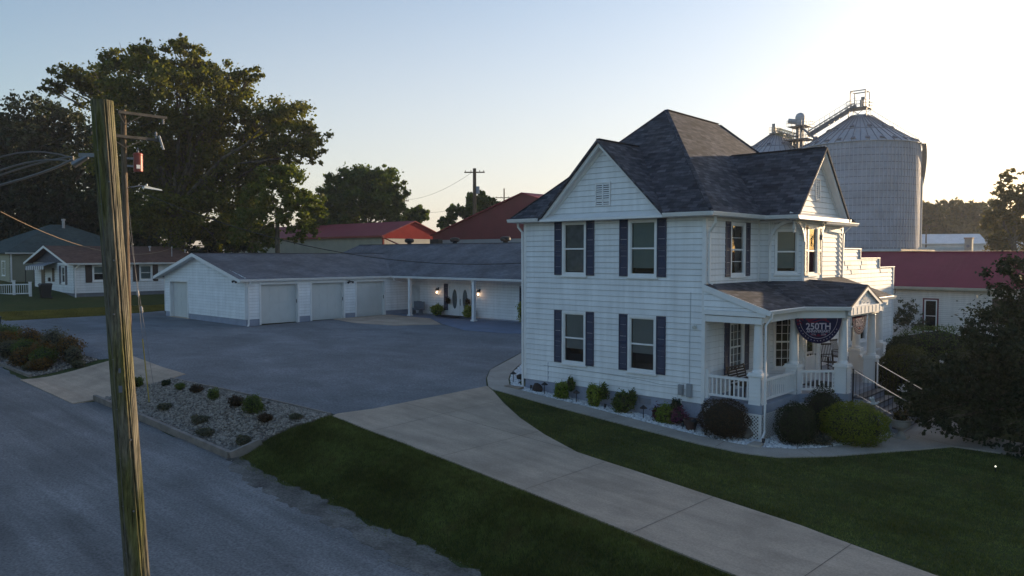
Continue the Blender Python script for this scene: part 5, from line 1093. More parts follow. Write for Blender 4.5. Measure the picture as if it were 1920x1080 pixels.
tree('sycamore_tree', 'tall spreading tree with twin pale trunks and sunlit right side, behind the small ranch house', (-65.85, 11.36, 2.61), (-65.49, 11.68, 10.12), [(-65.15, 12.38, 26.87, 1.3), (-63.17, 13.06, 25.6, 1.5), (-63.54, 11.34, 23.79, 2.11), (-65.36, 9.55, 24.54, 2.11), (-70.39, 8.72, 25.24, 2.29), (-72.83, 6.77, 23.95, 2.08), (-73.65, 4.56, 23.18, 1.62), (-74.69, 3.65, 22.39, 0.86), (-62.75, 14.46, 23.16, 2.7), (-61.61, 16.99, 23.4, 1.86), (-60.08, 17.32, 23.75, 0.97), (-65.62, 8.08, 21.52, 3.12), (-72.1, 7.48, 21.81, 2.46), (-61.98, 11.1, 20.45, 3.63), (-62.36, 16.17, 19.9, 3.28), (-65.16, 9.33, 17.53, 3.67), (-65.68, 14.91, 16.03, 4.44), (-59.06, 17.84, 18.92, 2.7), (-56.19, 19.11, 19.01, 2.55), (-55.18, 20.87, 17.8, 1.72), (-54.29, 20.88, 15.6, 1.06), (-55.57, 18.7, 16.55, 2.53), (-61.33, 16.71, 15.29, 3.26), (-67.33, 11.2, 13.67, 3.81), (-61.9, 15.8, 11.49, 3.25), (-63.82, 12.27, 9.81, 3.73), (-62.58, 16.69, 8.85, 2.2), (-60.87, 18.18, 13.21, 2.2), (-69.76, 9.06, 15.83, 3.27), (-68.73, 9.58, 9.88, 2.71), (-58.25, 19.09, 14.71, 1.84), (-62.29, 14.24, 7.7, 1.61)], 98000, 0.185, TL1, trunk_r=1.0, seed=11, trunks=2, clumps=13)
tree('maple_tree', 'huge dark maple filling the left edge behind the green-roofed house', (-95.52, 8.53, 3.67), (-94.88, 9.11, 10.81), [(-96.21, 7.99, 21.63, 3.98), (-95.81, 10.85, 22.6, 2.7), (-95.49, 5.48, 19.65, 3.88), (-95.45, 13.11, 18.45, 4.8), (-94.21, 7.29, 15.87, 5.85), (-99.81, 3.7, 17.29, 5.26), (-94.98, 12.79, 10.96, 5.45), (-95.38, 7.47, 9.46, 5.9), (-101.78, 3.41, 9.52, 5.99), (-85.3, 13.16, 13.79, 4.47), (-89.8, 15.98, 8.89, 4.04), (-89.07, 14.67, 20.01, 2.65), (-100.68, 2.31, 19.82, 3.93)], 60000, 0.27, TL2, trunk_r=0.9, seed=12, clumps=14)
tree('locust_tree', 'small open tree with airy foliage and leaning trunk in front of the buff metal building', (-43.49, 10.18, 1.03), (-43.41, 10.25, 8.99), [(-43.2, 9.7, 11.48, 1.44), (-42.14, 10.71, 11.07, 1.61), (-44.81, 10.13, 9.9, 1.73), (-41.31, 10.89, 9.57, 1.43), (-41.36, 12.38, 10.28, 1.11), (-45.47, 9.08, 9.02, 1.47), (-42.14, 10.43, 8.53, 1.44), (-41.05, 11.43, 8.11, 1.01), (-45.09, 8.16, 7.28, 1.1), (-44.31, 9.81, 7.3, 1.12), (-42.24, 11.44, 7.29, 0.77), (-44.34, 8.88, 6.22, 0.68), (-42.65, 10.8, 12.37, 1.02), (-41.06, 12.67, 9.21, 0.69)], 15000, 0.14, TL4, trunk_r=0.22, seed=13, fill=0.2, clumps=12)
tree('ash_tree', 'round full green tree beyond the low buff building with the red roof', (-81.25, 47.46, 3.24), (-81.20, 47.50, 9.46), [(-80.86, 45.39, 15.99, 2.65), (-79.32, 47.6, 16.44, 2.83), (-85.24, 45.66, 14.69, 2.89), (-78.79, 50.12, 15.0, 2.23), (-79.17, 46.01, 13.24, 3.73), (-83.82, 44.64, 11.81, 3.16), (-78.79, 49.6, 11.83, 2.69), (-85.32, 41.96, 11.76, 2.35), (-81.31, 48.62, 16.24, 2.4), (-84.19, 43.55, 16.47, 1.42), (-82.69, 45.79, 17.7, 1.42), (-79.44, 49.17, 17.73, 1.27), (-77.87, 50.37, 13.0, 1.27), (-86.6, 42.84, 13.81, 1.59), (-81.5, 47.8, 17.77, 1.11)], 34000, 0.27, TL3, trunk_r=0.5, seed=14, clumps=12)
tree('ash_tree', 'small green tree just right of the round tree behind the thin utility pole', (-83.55, 58.93, 3.33), (-83.52, 58.96, 9.79), [(-84.8, 59.28, 12.43, 1.57), (-83.02, 59.45, 12.37, 1.21), (-85.4, 58.65, 11.56, 1.39), (-82.1, 59.55, 11.66, 0.77), (-83.84, 59.02, 11.09, 1.56)], 3500, 0.34, TL3, trunk_r=0.25, seed=15)
tree('ash_tree', 'green tree behind the tall utility pole with a crossarm', (-73.13, 61.72, 2.91), (-73.12, 61.73, 9.63), [(-74.24, 61.68, 13.79, 1.5), (-72.72, 63.09, 13.96, 1.5), (-71.31, 63.43, 13.33, 1.32), (-74.56, 59.71, 12.24, 1.48), (-72.19, 60.82, 12.19, 1.8), (-75.69, 59.07, 11.1, 1.16), (-71.44, 62.97, 12.09, 1.49), (-76.31, 57.97, 10.43, 0.82)], 7000, 0.34, TL3, trunk_r=0.3, seed=16)
tree('oak_tree', 'tall backlit tree at the right edge beyond the red roof', (-8.26, 100.99, 0.76), (-8.69, 100.59, 7.69), [(-9.41, 100.03, 16.33, 1.16), (-9.54, 99.27, 14.49, 1.59), (-8.68, 99.9, 12.34, 2.45), (-9.7, 98.99, 10.19, 2.45), (-8.36, 103.97, 9.21, 2.96), (-10.37, 99.55, 8.06, 1.74), (-8.81, 101.48, 6.25, 2.62), (-6.81, 101.26, 13.39, 2.87), (-6.24, 104.26, 9.17, 3.66), (-9.77, 98.29, 5.53, 1.58), (-8.95, 99.08, 3.73, 1.29), (-10.75, 99.47, 11.33, 1.02), (-6.5, 100.76, 16.18, 1.72), (-6.36, 105.76, 4.78, 2.96)], 13000, 0.24, TL5, trunk_r=0.45, seed=17, clumps=11)
tree('redbud_tree', 'dark low-branched tree overhanging the walkway at the right edge', (8.81, 6.65, -0.26), (8.71, 6.55, 0.64), [(7.24, 6.57, 5.12, 0.72), (7.58, 6.87, 4.26, 0.86), (7.18, 5.15, 3.31, 0.86), (7.68, 5.61, 2.81, 1.32), (6.75, 4.76, 3.23, 0.56), (6.41, 4.44, 1.98, 0.99), (7.03, 5.01, 1.48, 1.32), (7.65, 5.58, 1.14, 1.49), (5.93, 4.0, 1.31, 0.79), (5.56, 3.66, 1.48, 0.53), (6.31, 4.35, 0.64, 0.86), (7.06, 5.04, 0.13, 0.66), (7.88, 4.43, -0.29, 0.54), (5.45, 3.56, 0.72, 0.43), (5.7, 3.79, 0.47, 0.43), (5.19, 3.32, 1.39, 0.3), (8.35, 6.23, 2.81, 1.99), (8.52, 6.38, 0.64, 1.99), (8.14, 7.39, 4.6, 1.38), (5.92, 3.99, 2.15, 0.5), (5.43, 3.54, 1.98, 0.3), (7.83, 4.39, -0.61, 0.29), (5.2, 3.33, 0.97, 0.23), (6.64, 4.65, 2.65, 0.66)], 46000, 0.065, TL6, trunk_r=0.16, seed=18, clumps=15)
tree('woodland_tree', 'hazy far tree first in the row right of the big grain bin', (-44.77, 203.27, 1.05), (-44.87, 203.18, 11.03), [(-44.67, 201.98, 15.9, 3.66), (-46.95, 205.16, 12.1, 3.73), (-43.15, 203.31, 12.26, 3.66), (-45.38, 205.37, 8.94, 4.28), (-45.94, 203.79, 17.99, 1.99), (-43.84, 203.65, 17.33, 1.98), (-46.39, 201.29, 8.63, 3.67), (-42.95, 203.93, 7.78, 3.66)], 6500, 0.5, TL5, trunk_r=0.5, seed=30, group='far trees right of the grain bin')
tree('woodland_tree', 'hazy far tree second in the row right of the big grain bin', (-42.44, 209.48, 1.05), (-42.55, 209.39, 11.11), [(-43.23, 211.76, 16.93, 3.77), (-43.5, 206.79, 12.78, 3.71), (-41.26, 211.41, 13.13, 3.74), (-43.02, 211.55, 9.71, 4.34), (-43.5, 209.46, 18.85, 2.01), (-41.97, 211.74, 18.32, 2.02), (-44.79, 210.25, 9.43, 3.77), (-41.45, 213.79, 8.57, 3.77)], 6500, 0.5, TL5, trunk_r=0.5, seed=31, group='far trees right of the grain bin')
tree('woodland_tree', 'hazy far tree third in the row right of the big grain bin', (-40.02, 215.79, 1.05), (-40.13, 215.69, 11.18), [(-40.92, 218.71, 16.83, 3.83), (-40.99, 212.49, 12.57, 3.75), (-39.15, 219.29, 12.99, 3.82), (-39.49, 212.95, 9.4, 4.31), (-40.92, 215.02, 18.71, 2.04), (-38.9, 215.21, 18.06, 2.03), (-42.1, 215.43, 9.17, 3.8), (-38.86, 219.66, 8.31, 3.82)], 6500, 0.5, TL5, trunk_r=0.5, seed=32, group='far trees right of the grain bin')
tree('woodland_tree', 'hazy far tree fourth in the row right of the big grain bin', (-37.51, 222.17, 1.05), (-37.62, 222.07, 11.26), [(-37.2, 219.36, 16.72, 3.8), (-38.95, 220.84, 12.73, 3.84), (-36.28, 224.15, 13.05, 3.85), (-36.81, 218.28, 9.44, 4.36), (-38.14, 220.01, 18.82, 2.05), (-37.0, 224.56, 18.39, 2.08), (-38.68, 217.51, 9.16, 3.79), (-35.32, 221.1, 8.29, 3.8)], 6500, 0.5, TL5, trunk_r=0.5, seed=33, group='far trees right of the grain bin')
tree('woodland_tree', 'hazy far tree last in the row beside the tall backlit tree', (-35.24, 228.34, 1.05), (-35.36, 228.23, 11.34), [(-35.16, 226.47, 17.22, 3.57), (-37.29, 229.94, 13.22, 3.63), (-33.48, 227.53, 13.36, 3.56), (-34.85, 225.77, 9.81, 4.15), (-36.06, 226.9, 19.34, 2.09), (-34.21, 228.06, 18.73, 2.09), (-37.3, 227.77, 9.57, 3.61), (-33.08, 227.32, 8.63, 3.56)], 6500, 0.5, TL5, trunk_r=0.5, seed=34, group='far trees right of the grain bin')
tree('woodland_tree', 'hazy far tree half hidden by the right side of the grain bin', (-51.74, 217.24, 1.24), (-51.84, 217.14, 11.42), [(-52.46, 218.98, 17.55, 3.06), (-53.72, 217.76, 13.29, 3.06), (-50.75, 220.2, 13.59, 3.06), (-51.41, 215.65, 9.88, 3.62), (-52.22, 214.84, 19.47, 2.11), (-51.29, 219.71, 19.05, 2.14), (-53.76, 216.13, 9.61, 3.04), (-49.33, 216.17, 8.66, 3.0)], 6500, 0.5, TL5, trunk_r=0.5, seed=35, group='far trees right of the grain bin')
tree('woodland_tree', 'hazy far tree mostly hidden behind the big grain bin', (-54.88, 218.43, 1.60), (-54.98, 218.34, 11.50), [(-55.69, 220.56, 15.88, 4.04), (-56.06, 216.13, 11.47, 3.98), (-53.78, 221.2, 11.84, 4.02), (-55.73, 221.26, 8.15, 4.67), (-55.91, 218.14, 17.95, 2.16), (-53.99, 219.47, 17.32, 2.15), (-57.25, 218.53, 7.83, 4.03), (-53.5, 221.57, 6.91, 4.02)], 6500, 0.5, TL5, trunk_r=0.5, seed=36, group='far trees right of the grain bin')
tree('woodland_tree', 'dark understorey tree directly behind the small ranch house', (-80.75, 16.68, 3.22), (-80.70, 16.72, 6.18), [(-83.81, 14.92, 8.09, 2.56), (-82.09, 17.36, 8.75, 2.83), (-77.72, 18.6, 8.06, 2.52), (-74.42, 20.23, 7.41, 2.24), (-74.36, 22.84, 7.13, 1.91), (-81.0, 14.98, 5.86, 1.88), (-79.97, 18.3, 5.86, 1.92), (-76.58, 19.95, 5.67, 1.64), (-83.83, 13.66, 6.18, 1.9), (-87.59, 13.27, 8.13, 2.86)], 16000, 0.3, TL2, trunk_r=0.4, seed=50)
tree('woodland_tree', 'dark leafy tree between the big spreading tree and the airy one', (-65.40, 19.92, 2.59), (-65.35, 19.96, 7.29), [(-66.37, 19.31, 10.18, 1.97), (-64.73, 20.27, 9.01, 1.73), (-65.7, 18.31, 7.84, 1.49), (-63.77, 20.96, 7.57, 1.38), (-65.58, 20.15, 11.34, 1.51), (-64.66, 19.27, 7.27, 1.26), (-67.93, 18.53, 7.01, 1.17)], 11000, 0.22, TL3, trunk_r=0.35, seed=51)
tree('woodland_tree', 'mid green tree joining the airy tree to the round one', (-79.94, 39.16, 3.19), (-79.89, 39.20, 8.49), [(-81.33, 39.32, 11.51, 1.96), (-78.16, 39.36, 10.67, 1.92), (-81.39, 38.04, 9.98, 1.79), (-77.95, 40.51, 9.22, 1.63), (-79.46, 38.49, 9.21, 1.77), (-81.87, 37.05, 8.49, 1.34), (-79.45, 39.39, 12.92, 1.34)], 9000, 0.27, TL3, trunk_r=0.3, seed=52)
# ================================================================ NEIGHBOUR BUILDINGS
RH = thing('ranch_house', 'small white one storey house with brown roof and dark shutters beyond the left lawn', 'house', (-63, 6, 2.2))
rx0, rx1, ry0, ry1 = -69.6, -59.0, .3, 12.5; rzs, rze, rzr = 2.42, 4.98, 6.5; RXM = (rx0+rx1)/2
F1 = Fr((rx0, ry0, 0), (1, 0, 0), (0, -1, 0)); F2 = Fr((rx1, 0, 0), (0, 1, 0), (1, 0, 0))
mb = MB(); rw_ = [(1.75, 2.95), (5.65, 6.8)]
siding(mb, F1, [(0, rzs), (rx1-rx0, rzs), (rx1-rx0, rze), (0, rze)], [(7.6, 8.5, 3.3, 4.75), (2.3, 3.2, 2.5, 4.7)], e=.22); siding(mb, F2, [(ry0, rzs), (ry1, rzs), (ry1, rze), (ry0, rze)], [(a+.05, b-.05, 3.45, 4.75) for a, b in rw_], e=.22)
part('wall', mb, WHITE3, RH)
mb = MB(); mb.box(rx0+.03, rx1-.03, ry0+.03, ry1, 1.6, rzs); part('foundation', mb, M('plain_block', (.16, .17, .19), .9), RH)
gm = MB(); gm.fpoly(F1, [(0, rze), (rx1-rx0, rze), (RXM-rx0, rzr-.15)], -.05, .0); part('gable_wall', gm, M('dark_gable', (.07, .08, .11), .8, .2, 4), RH)
m = roofm([[(rx1+.5, ry0-.7, rze), (rx1+.5, ry1+.5, rze), (RXM, 10.4, rzr), (RXM, ry0-.7, rzr)], [(RXM, ry0-.7, rzr), (RXM, 10.4, rzr), (rx0-.5, ry1+.5, rze), (rx0-.5, ry0-.7, rze)], [(rx1+.5, ry1+.5, rze), (rx0-.5, ry1+.5, rze), (RXM, 10.4, rzr)]]); part('roof', m, BRSH, RH)
mb = MB()
for s in (-1, 1):
    xe = (rx1+.52 if s > 0 else rx0-.52)-rx0
    mb.fpoly(F1, [(xe, rze-.02), (RXM-rx0, rzr+.0), (RXM-rx0, rzr-.2), (xe, rze-.2)][::s], .66, .71)
mb.box(rx1+.47, rx1+.51, ry0-.7, ry1+.5, rze-.16, rze-.01); part('fascia', mb, TRIM, RH)
gutter(RH, [(rx1+.5, ry0-.6, rze), (rx1+.5, ry1+.5, rze)], .12, .13); downspout(RH, [(rx1+.5, ry0+.25, rze-.15), (rx1+.08, ry0+.1, rze-.5), (rx1+.08, ry0+.08, 2.0)], .09)
for a, b in rw_:
    window(RH, F2, a, b, 3.38, 4.8, .12, blind=.95 if a > 5 else .5, blindmat=BLIND); shutter(RH, F2, a-.55, a-.02, 3.3, 4.85, BROWNSH, False); shutter(RH, F2, b+.02, b+.5, 3.3, 4.85, BROWNSH, False)
window(RH, F1, 7.6, 8.55, 3.2, 4.7, .1, blind=.4, blindmat=BLINDW); shutter(RH, F1, 7.1, 7.58, 3.1, 4.75, NAVY, False); shutter(RH, F1, 8.6, 9.05, 3.1, 4.75, NAVY, False)
mb = MB(); mb.fbox(F1, 2.25, 3.25, 2.5, 4.65, .0, .04); part('front_door', mb, BROWNSH, RH); mb = MB(); mb.fbox(F1, 5.2, 5.8, 3.3, 4.5, .0, .04); part('front_window', mb, BROWNSH, RH)
# striped awning
AW = M('awning_white', (.5, .52, .56), .5); AD = M('awning_dark', (.10, .11, .16), .5); aw = MB(); ad = MB(); N_ = 18
for k in range(N_):
    a = 1.4+k*(6.6-1.4)/N_; b = a+(6.6-1.4)/N_; q = aw if k % 2 else ad
    zt0 = 4.62+.06*k/N_*2; q.poly([F1(a, zt0+.32, 0), F1(b, zt0+.33, 0), F1(b, zt0, 1.1), F1(a, zt0, 1.1)]); q.poly([F1(a, zt0, 1.1), F1(b, zt0, 1.1), F1(b, zt0-.3, 1.12), F1((a+b)/2, zt0-.36, 1.12), F1(a, zt0-.3, 1.12)])
part('awning', aw, AW, RH); part('awning_stripe', ad, AD, RH)
for a in (1.5, 4.0): mb = MB(); mb.tube([F1(a, 2.1, 1.1), F1(a, 4.6, 1.1)], .04, 6); part('awning_post', mb, BLACK, RH)
mb = MB(); mb.fbox(F1, .6, 6.4, 1.9, 2.45, 0, 1.4); part('stoop', mb, M('stoop_concrete', (.12, .13, .14), .9), RH)
mb = MB(); mb.tube([(-60.6, 9.3, 5.2), (-60.6, 9.3, 6.3)], .035, 6); mb.lathe([(.06, 0), (.07, .12), (.02, .18)], (-60.6, 9.3, 6.28), 8); part('service_mast', mb, M('mast_grey', (.4, .4, .42), .5), RH)
for x, y, z in ((-62.6, 8.1, 6.0), (-62.0, 11.2, 5.7)): mb = MB(); mb.lathe([(.06, 0), (.06, .35), (.13, .38), (.13, .5), (.02, .52)], (x, y, z), 8); part('roof_pipe', mb, bpy.data.materials['mast_grey'], RH)
mb = MB(); mb.fbox(F1, 4.4, 4.75, 3.3, 3.65, 0, .15); part('mailbox', mb, BLACK, RH)
# white porch fence left of the ranch house
wf = thing('white_fence', 'white post and rail fence left of the small ranch house', 'fence', (-61.5, -3.5, 2.3))
for k in range(9):
    x = -60.3-k*1.05; y = -2.6-k*.9; z = h(x, y); mb = MB(); mb.box(x-.09, x+.09, y-.09, y+.09, z-.1, z+1.15); mb.box(x-.12, x+.12, y-.12, y+.12, z+1.15, z+1.2); part('post', mb, TRIM, wf)
mb = MB(); p = (-60.3, -2.6); q = (-60.3-8*1.05, -2.6-8*.9); zp, zq = h(*p), h(*q)
for dz in (.25, 1.0): mb.bar((*p, zp+dz), (*q, zq+dz), .05, .09)
for k in range(60): t = k/60; mb.bar((p[0]+(q[0]-p[0])*t, p[1]+(q[1]-p[1])*t, zp+(zq-zp)*t+.25), (p[0]+(q[0]-p[0])*t, p[1]+(q[1]-p[1])*t, zp+(zq-zp)*t+1.0), .03, .03)
part('rail', mb, TRIM, wf)
def bin_(x, y, z, col, label, cat='bin', s=1.0, name='wheeled_bin'):
    t = thing(name, label, cat, (x, y, z)); mb = MB(); mb.hexa([(x-.24*s, y-.26*s, z+.08), (x+.24*s, y-.26*s, z+.08), (x+.24*s, y+.26*s, z+.08), (x-.24*s, y+.26*s, z+.08), (x-.32*s, y-.36*s, z+1*s), (x+.32*s, y-.36*s, z+1*s), (x+.32*s, y+.36*s, z+1*s), (x-.32*s, y+.36*s, z+1*s)])
    for sgn in (-1, 1):
        for k in range(4): mb.bar((x-.18*s+k*.12*s, y+sgn*.272*s, z+.12), (x-.21*s+k*.14*s, y+sgn*.362*s, z+.95*s), .02, .02)
    part('body', mb, col, t)
    mb = MB(); mb.hexa([(x-.35*s, y-.4*s, z+1.0*s), (x+.35*s, y-.4*s, z+1.0*s), (x+.35*s, y+.4*s, z+1.0*s), (x-.35*s, y+.4*s, z+1.0*s), (x-.3*s, y-.3*s, z+1.1*s), (x+.3*s, y-.3*s, z+1.1*s), (x+.3*s, y+.35*s, z+1.1*s), (x-.3*s, y+.35*s, z+1.1*s)]); part('lid', mb, col, t)
    for q in (-.24, .24): mb = MB(); mb.tube([(x+q*s-.03, y+.3*s, z+.1), (x+q*s+.03, y+.3*s, z+.1)], .1, 10); part('wheel', mb, BLACK, t)
DKG = M('dark_green_plastic', (.014, .028, .022), .45, .1, 4)
bin_(-58.9, -1.9, h(-58.9, -1.9), BLACK, 'dark wheeled bin beside the stoop of the small ranch house', s=1.15)
# dark green dumpster at the left edge
t = thing('dumpster', 'dark green trash container at the left edge beyond the flower bed', 'dumpster', (-41.6, -9.9, .75)); x, y = -41.75, -10.15; z = h(x, y)
mb = MB(); mb.hexa([(x-.9, y-.55, z+.1), (x+.9, y-.55, z+.1), (x+.9, y+.5, z+.1), (x-.9, y+.5, z+.1), (x-.95, y-.65, z+1.05), (x+.95, y-.65, z+1.05), (x+.95, y+.6, z+1.25), (x-.95, y+.6, z+1.25)])
for k in range(5): mb.box(x-.8+k*.4-.03, x-.8+k*.4+.03, y-.68, y-.6, z+.15, z+1.0)
part('body', mb, DKG, t); mb = MB(); mb.hexa([(x-.98, y-.7, z+1.06), (x+.98, y-.7, z+1.06), (x+.98, y+.62, z+1.26), (x-.98, y+.62, z+1.26), (x-.98, y-.7, z+1.12), (x+.98, y-.7, z+1.12), (x+.98, y+.62, z+1.34), (x-.98, y+.62, z+1.34)]); part('lid', mb, DKG, t)
# green roofed house
G_ = thing('green_roof_house', 'sage two-tone house with a dark green hip roof behind the white ranch house', 'house', (-82, 3, 3)); gx_, gy_ = (-90, -75.2), (-.2, 13)
F3 = Fr((gx_[1], 0, 0), (0, 1, 0), (1, 0, 0)); F4_ = Fr((gx_[0], gy_[0], 0), (1, 0, 0), (0, -1, 0))
mb = MB(); siding(mb, F3, [(gy_[0], 2.6), (gy_[1], 2.6), (gy_[1], 5.85), (gy_[0], 5.85)], e=.25); siding(mb, F4_, [(0, 2.6), (14.8, 2.6), (14.8, 5.85), (0, 5.85)], e=.25); part('wall', mb, SAGE, G_)
m = roofm([[(gx_[1]+.5, gy_[0]-.5, 5.9), (gx_[1]+.5, gy_[1]+.5, 5.9), (-82.4, 7.2, 9.0), (-82.4, 5.6, 9.0)], [(gx_[0]-.5, gy_[0]-.5, 5.9), (gx_[1]+.5, gy_[0]-.5, 5.9), (-82.4, 5.6, 9.0)], [(gx_[0]-.5, gy_[1]+.5, 5.9), (gx_[0]-.5, gy_[0]-.5, 5.9), (-82.4, 5.6, 9.0), (-82.4, 7.2, 9.0)], [(gx_[1]+.5, gy_[1]+.5, 5.9), (gx_[0]-.5, gy_[1]+.5, 5.9), (-82.4, 7.2, 9.0)]]); part('roof', m, GRSH, G_)
gutter(G_, [(gx_[1]+.5, gy_[0]-.5, 5.9), (gx_[1]+.5, gy_[1]+.5, 5.9)], .12, .13); downspout(G_, [(gx_[1]+.1, gy_[0]+.1, 5.8), (gx_[1]+.1, gy_[0]+.1, 2.6)], .12)
for a in (2.0, 7.0): window(G_, F3, a, a+1.3, 3.6, 5.1, .1, blind=.4, blindmat=BLINDW)
for a in (9, 12.2): window(G_, F4_, a, a+1.2, 3.6, 5.1, .1, blind=.4, blindmat=BLINDW)
mb = MB(); mb.lathe([(.15, 0), (.15, .8), (.22, .85), (.22, 1.0), (.02, 1.02)], (-81.4, 6.6, 8.6), 8); part('chimney_pipe', mb, bpy.data.materials['mast_grey'], G_)
# buff metal building with red roof
def metalb(name, label, X0, X1, Y0, Y1, zb, ze, zr, wallm, roofm_, gabm, front_gable=False):
    t = thing(name, label, 'building', ((X0+X1)/2, (Y0+Y1)/2, zb)); mb = MB()
    mb.poly([(X0, Y0, zb), (X1, Y0, zb), (X1, Y0, ze), (X0, Y0, ze)]); mb.poly([(X1, Y0, zb), (X1, Y1, zb), (X1, Y1, ze), (X1, Y0, ze)]); mb.poly([(X0, Y1, zb), (X0, Y0, zb), (X0, Y0, ze), (X0, Y1, ze)]); mb.poly([(X1, Y1, zb), (X0, Y1, zb), (X0, Y1, ze), (X1, Y1, ze)])
    part('wall', mb, wallm, t); o = .25
    g = MB()
    if not front_gable:
        ym = (Y0+Y1)/2
        for x in (X0, X1):
            g = MB(); g.extrude([(x, Y0, ze-.35), (x, Y1, ze-.35), (x, Y1, ze), (x, ym, zr-.03), (x, Y0, ze)], (.04 if x == X1 else -.04, 0, 0)); part('gable_wall', g, gabm, t)
        m = roofm([[(X0-o, Y0-o, ze-.03), (X1+o, Y0-o, ze-.03), (X1+o, ym, zr), (X0-o, ym, zr)], [(X1+o, Y1+o, ze-.03), (X0-o, Y1+o, ze-.03), (X0-o, ym, zr), (X1+o, ym, zr)]], .12)
        k = MB(); k.bar((X0-o, Y0-o-.03, ze-.14), (X1+o, Y0-o-.03, ze-.14), .08, .24); k.bar((X1+.09, Y0-.02, zb), (X1+.09, Y0-.02, ze-.1), .2, .2); part('trim', k, M('red_trim', (.30, .05, .04), .45) if 'red_trim' not in bpy.data.materials else bpy.data.materials['red_trim'], t)
    else:
        xm = (X0+X1)/2
        for y in (Y0, Y1):
            g = MB(); g.extrude([(X0, y, ze-.6), (X1, y, ze-.6), (X1, y, ze), (xm, y, zr-.03), (X0, y, ze)], (0, -.04 if y == Y0 else .04, 0)); part('gable_wall', g, gabm, t)
        m = roofm([[(X1+o, Y0-o, ze-.03), (X1+o, Y1+o, ze-.03), (xm, Y1+o, zr), (xm, Y0-o, zr)], [(X0-o, Y1+o, ze-.03), (X0-o, Y0-o, ze-.03), (xm, Y0-o, zr), (xm, Y1+o, zr)]], .12)
    part('roof', m, roofm_, t); return t
REDWALL.node_tree.nodes['Principled BSDF'].inputs['Specular IOR Level'].default_value = .08; REDWALL.node_tree.nodes['Principled BSDF'].inputs['Roughness'].default_value = .85
mt = metalb('metal_building', 'long buff metal building with a low red roof behind the grey garage roof', -97, -59.1, 33, 42.4, 1.2, 7.95, 9.75, BUFF, REDMET, REDWALL)
mb = MB(); mb.bar((-59.0, 33.2, 7.6), (-54.4, 33.0, 6.3), .12, .12); part('downpipe', mb, bpy.data.materials['red_trim'], mt)
metalb('metal_building', 'maroon gabled metal building rising behind the low grey ridge, left of the white house', -53.8, -26.4, 36, 62, 1.2, 7.95, 12.0, BUFFG, REDMET, MAROON, True)
# red roofed white annex on the right
RB_ = thing('red_roof_building', 'low white sided building with a long red metal roof behind the hedges', 'building', (4, 34, .3)); F5 = Fr((-10, 30, 0), (1, 0, 0), (0, -1, 0))
mb = MB(); siding(mb, F5, [(0, .35), (27, .35), (27, 3.6), (0, 3.6)], [(8.72, 9.5, .9, 2.95), (12.45, 13.5, 1.6, 3.1)], e=.12, t=.018); siding(mb, Fr((17, 30, 0), (0, 1, 0), (1, 0, 0)), [(0, .35), (10, .35), (10, 3.6), (0, 3.6)], e=.12); part('wall', mb, sidemat('white_lap_annex', (.70, .68, .66), .35, .12, seam=.6, sw=.16), RB_)
mb = MB(); mb.box(-9.95, 16.95, 30.03, 40, -.4, .36); part('foundation', mb, FOUND, RB_)
m = roofm([[(-10.4, 29.55, 3.72), (17.4, 29.55, 3.72), (17.4, 35, 5.9), (-10.4, 35, 5.9)], [(17.4, 40.4, 3.72), (-10.4, 40.4, 3.72), (-10.4, 35, 5.9), (17.4, 35, 5.9)]], .06); part('roof', m, ribmat('red_roof_panel', (.24, .03, .05), .4, .65, spec=.2), RB_)
mb = MB(); mb.bar((-10.4, 35, 5.93), (17.4, 35, 5.93), .3, .03); part('ridge_cap', mb, M('ridge_flashing', (.45, .35, .33), .2, metal=.7), RB_)
gutter(RB_, [(-10.4, 29.55, 3.7), (17.4, 29.55, 3.7)], .12, .16, M('cream_gutter', (.5, .48, .42), .5)); mb = MB(); mb.box(-10, 17, 29.6, 29.98, 3.5, 3.54); part('soffit', mb, bpy.data.materials['cream_gutter'], RB_)
RT_ = M('red_window_trim', (.14, .018, .03), .5)
w5 = window(RB_, F5, 8.66, 9.56, .82, 2.99, .09, casemat=RT_, proud=.03); mb = MB()
a, b, c, d = w5
for q in ((a+.0, a+.07, c, d), (b-.07, b, c, d), (a+.07, b-.07, d-.07, d), (a+.07, b-.07, c, c+.07), (a+.07, b-.07, (c+d)/2-.02, (c+d)/2+.02)): mb.fbox(F5, *q, -.05, .02)
part('storm_frame', mb, TRIM, RB_)
mb = MB(); mb.fbox(F5, 12.4, 13.6, 1.6, 3.1, .02, .06); part('vent_panel', mb, M('brown_panel', (.09, .07, .05), .8), RB_)
mb = MB(); mb.tube([F5(8.6, .72, .05), F5(10, .62, .08), F5(11.5, .66, .08), F5(13, .6, .05)], .025, 6); part('cable', mb, BLACK, RB_)
ch_ = thing('chimney', 'pale square chimney stack standing behind the red roof ridge', 'chimney', (-2.2, 45.5, .2)); mb = MB(); mb.box(-2.45, -1.95, 45.2, 45.7, .2, 6.9); part('stack', mb, M('chimney_pale', (.42, .40, .33), .85, .15, 3), ch_); mb = MB(); mb.box(-2.5, -1.9, 45.15, 45.75, 6.9, 7.02); part('cap', mb, CONC, ch_)
mb = MB(); mb.tube([(-2.2, 45.18, 6.35), (-2.2, 45.15, 6.35)], .12, 12); part('flue_cover', mb, STEEL, ch_)
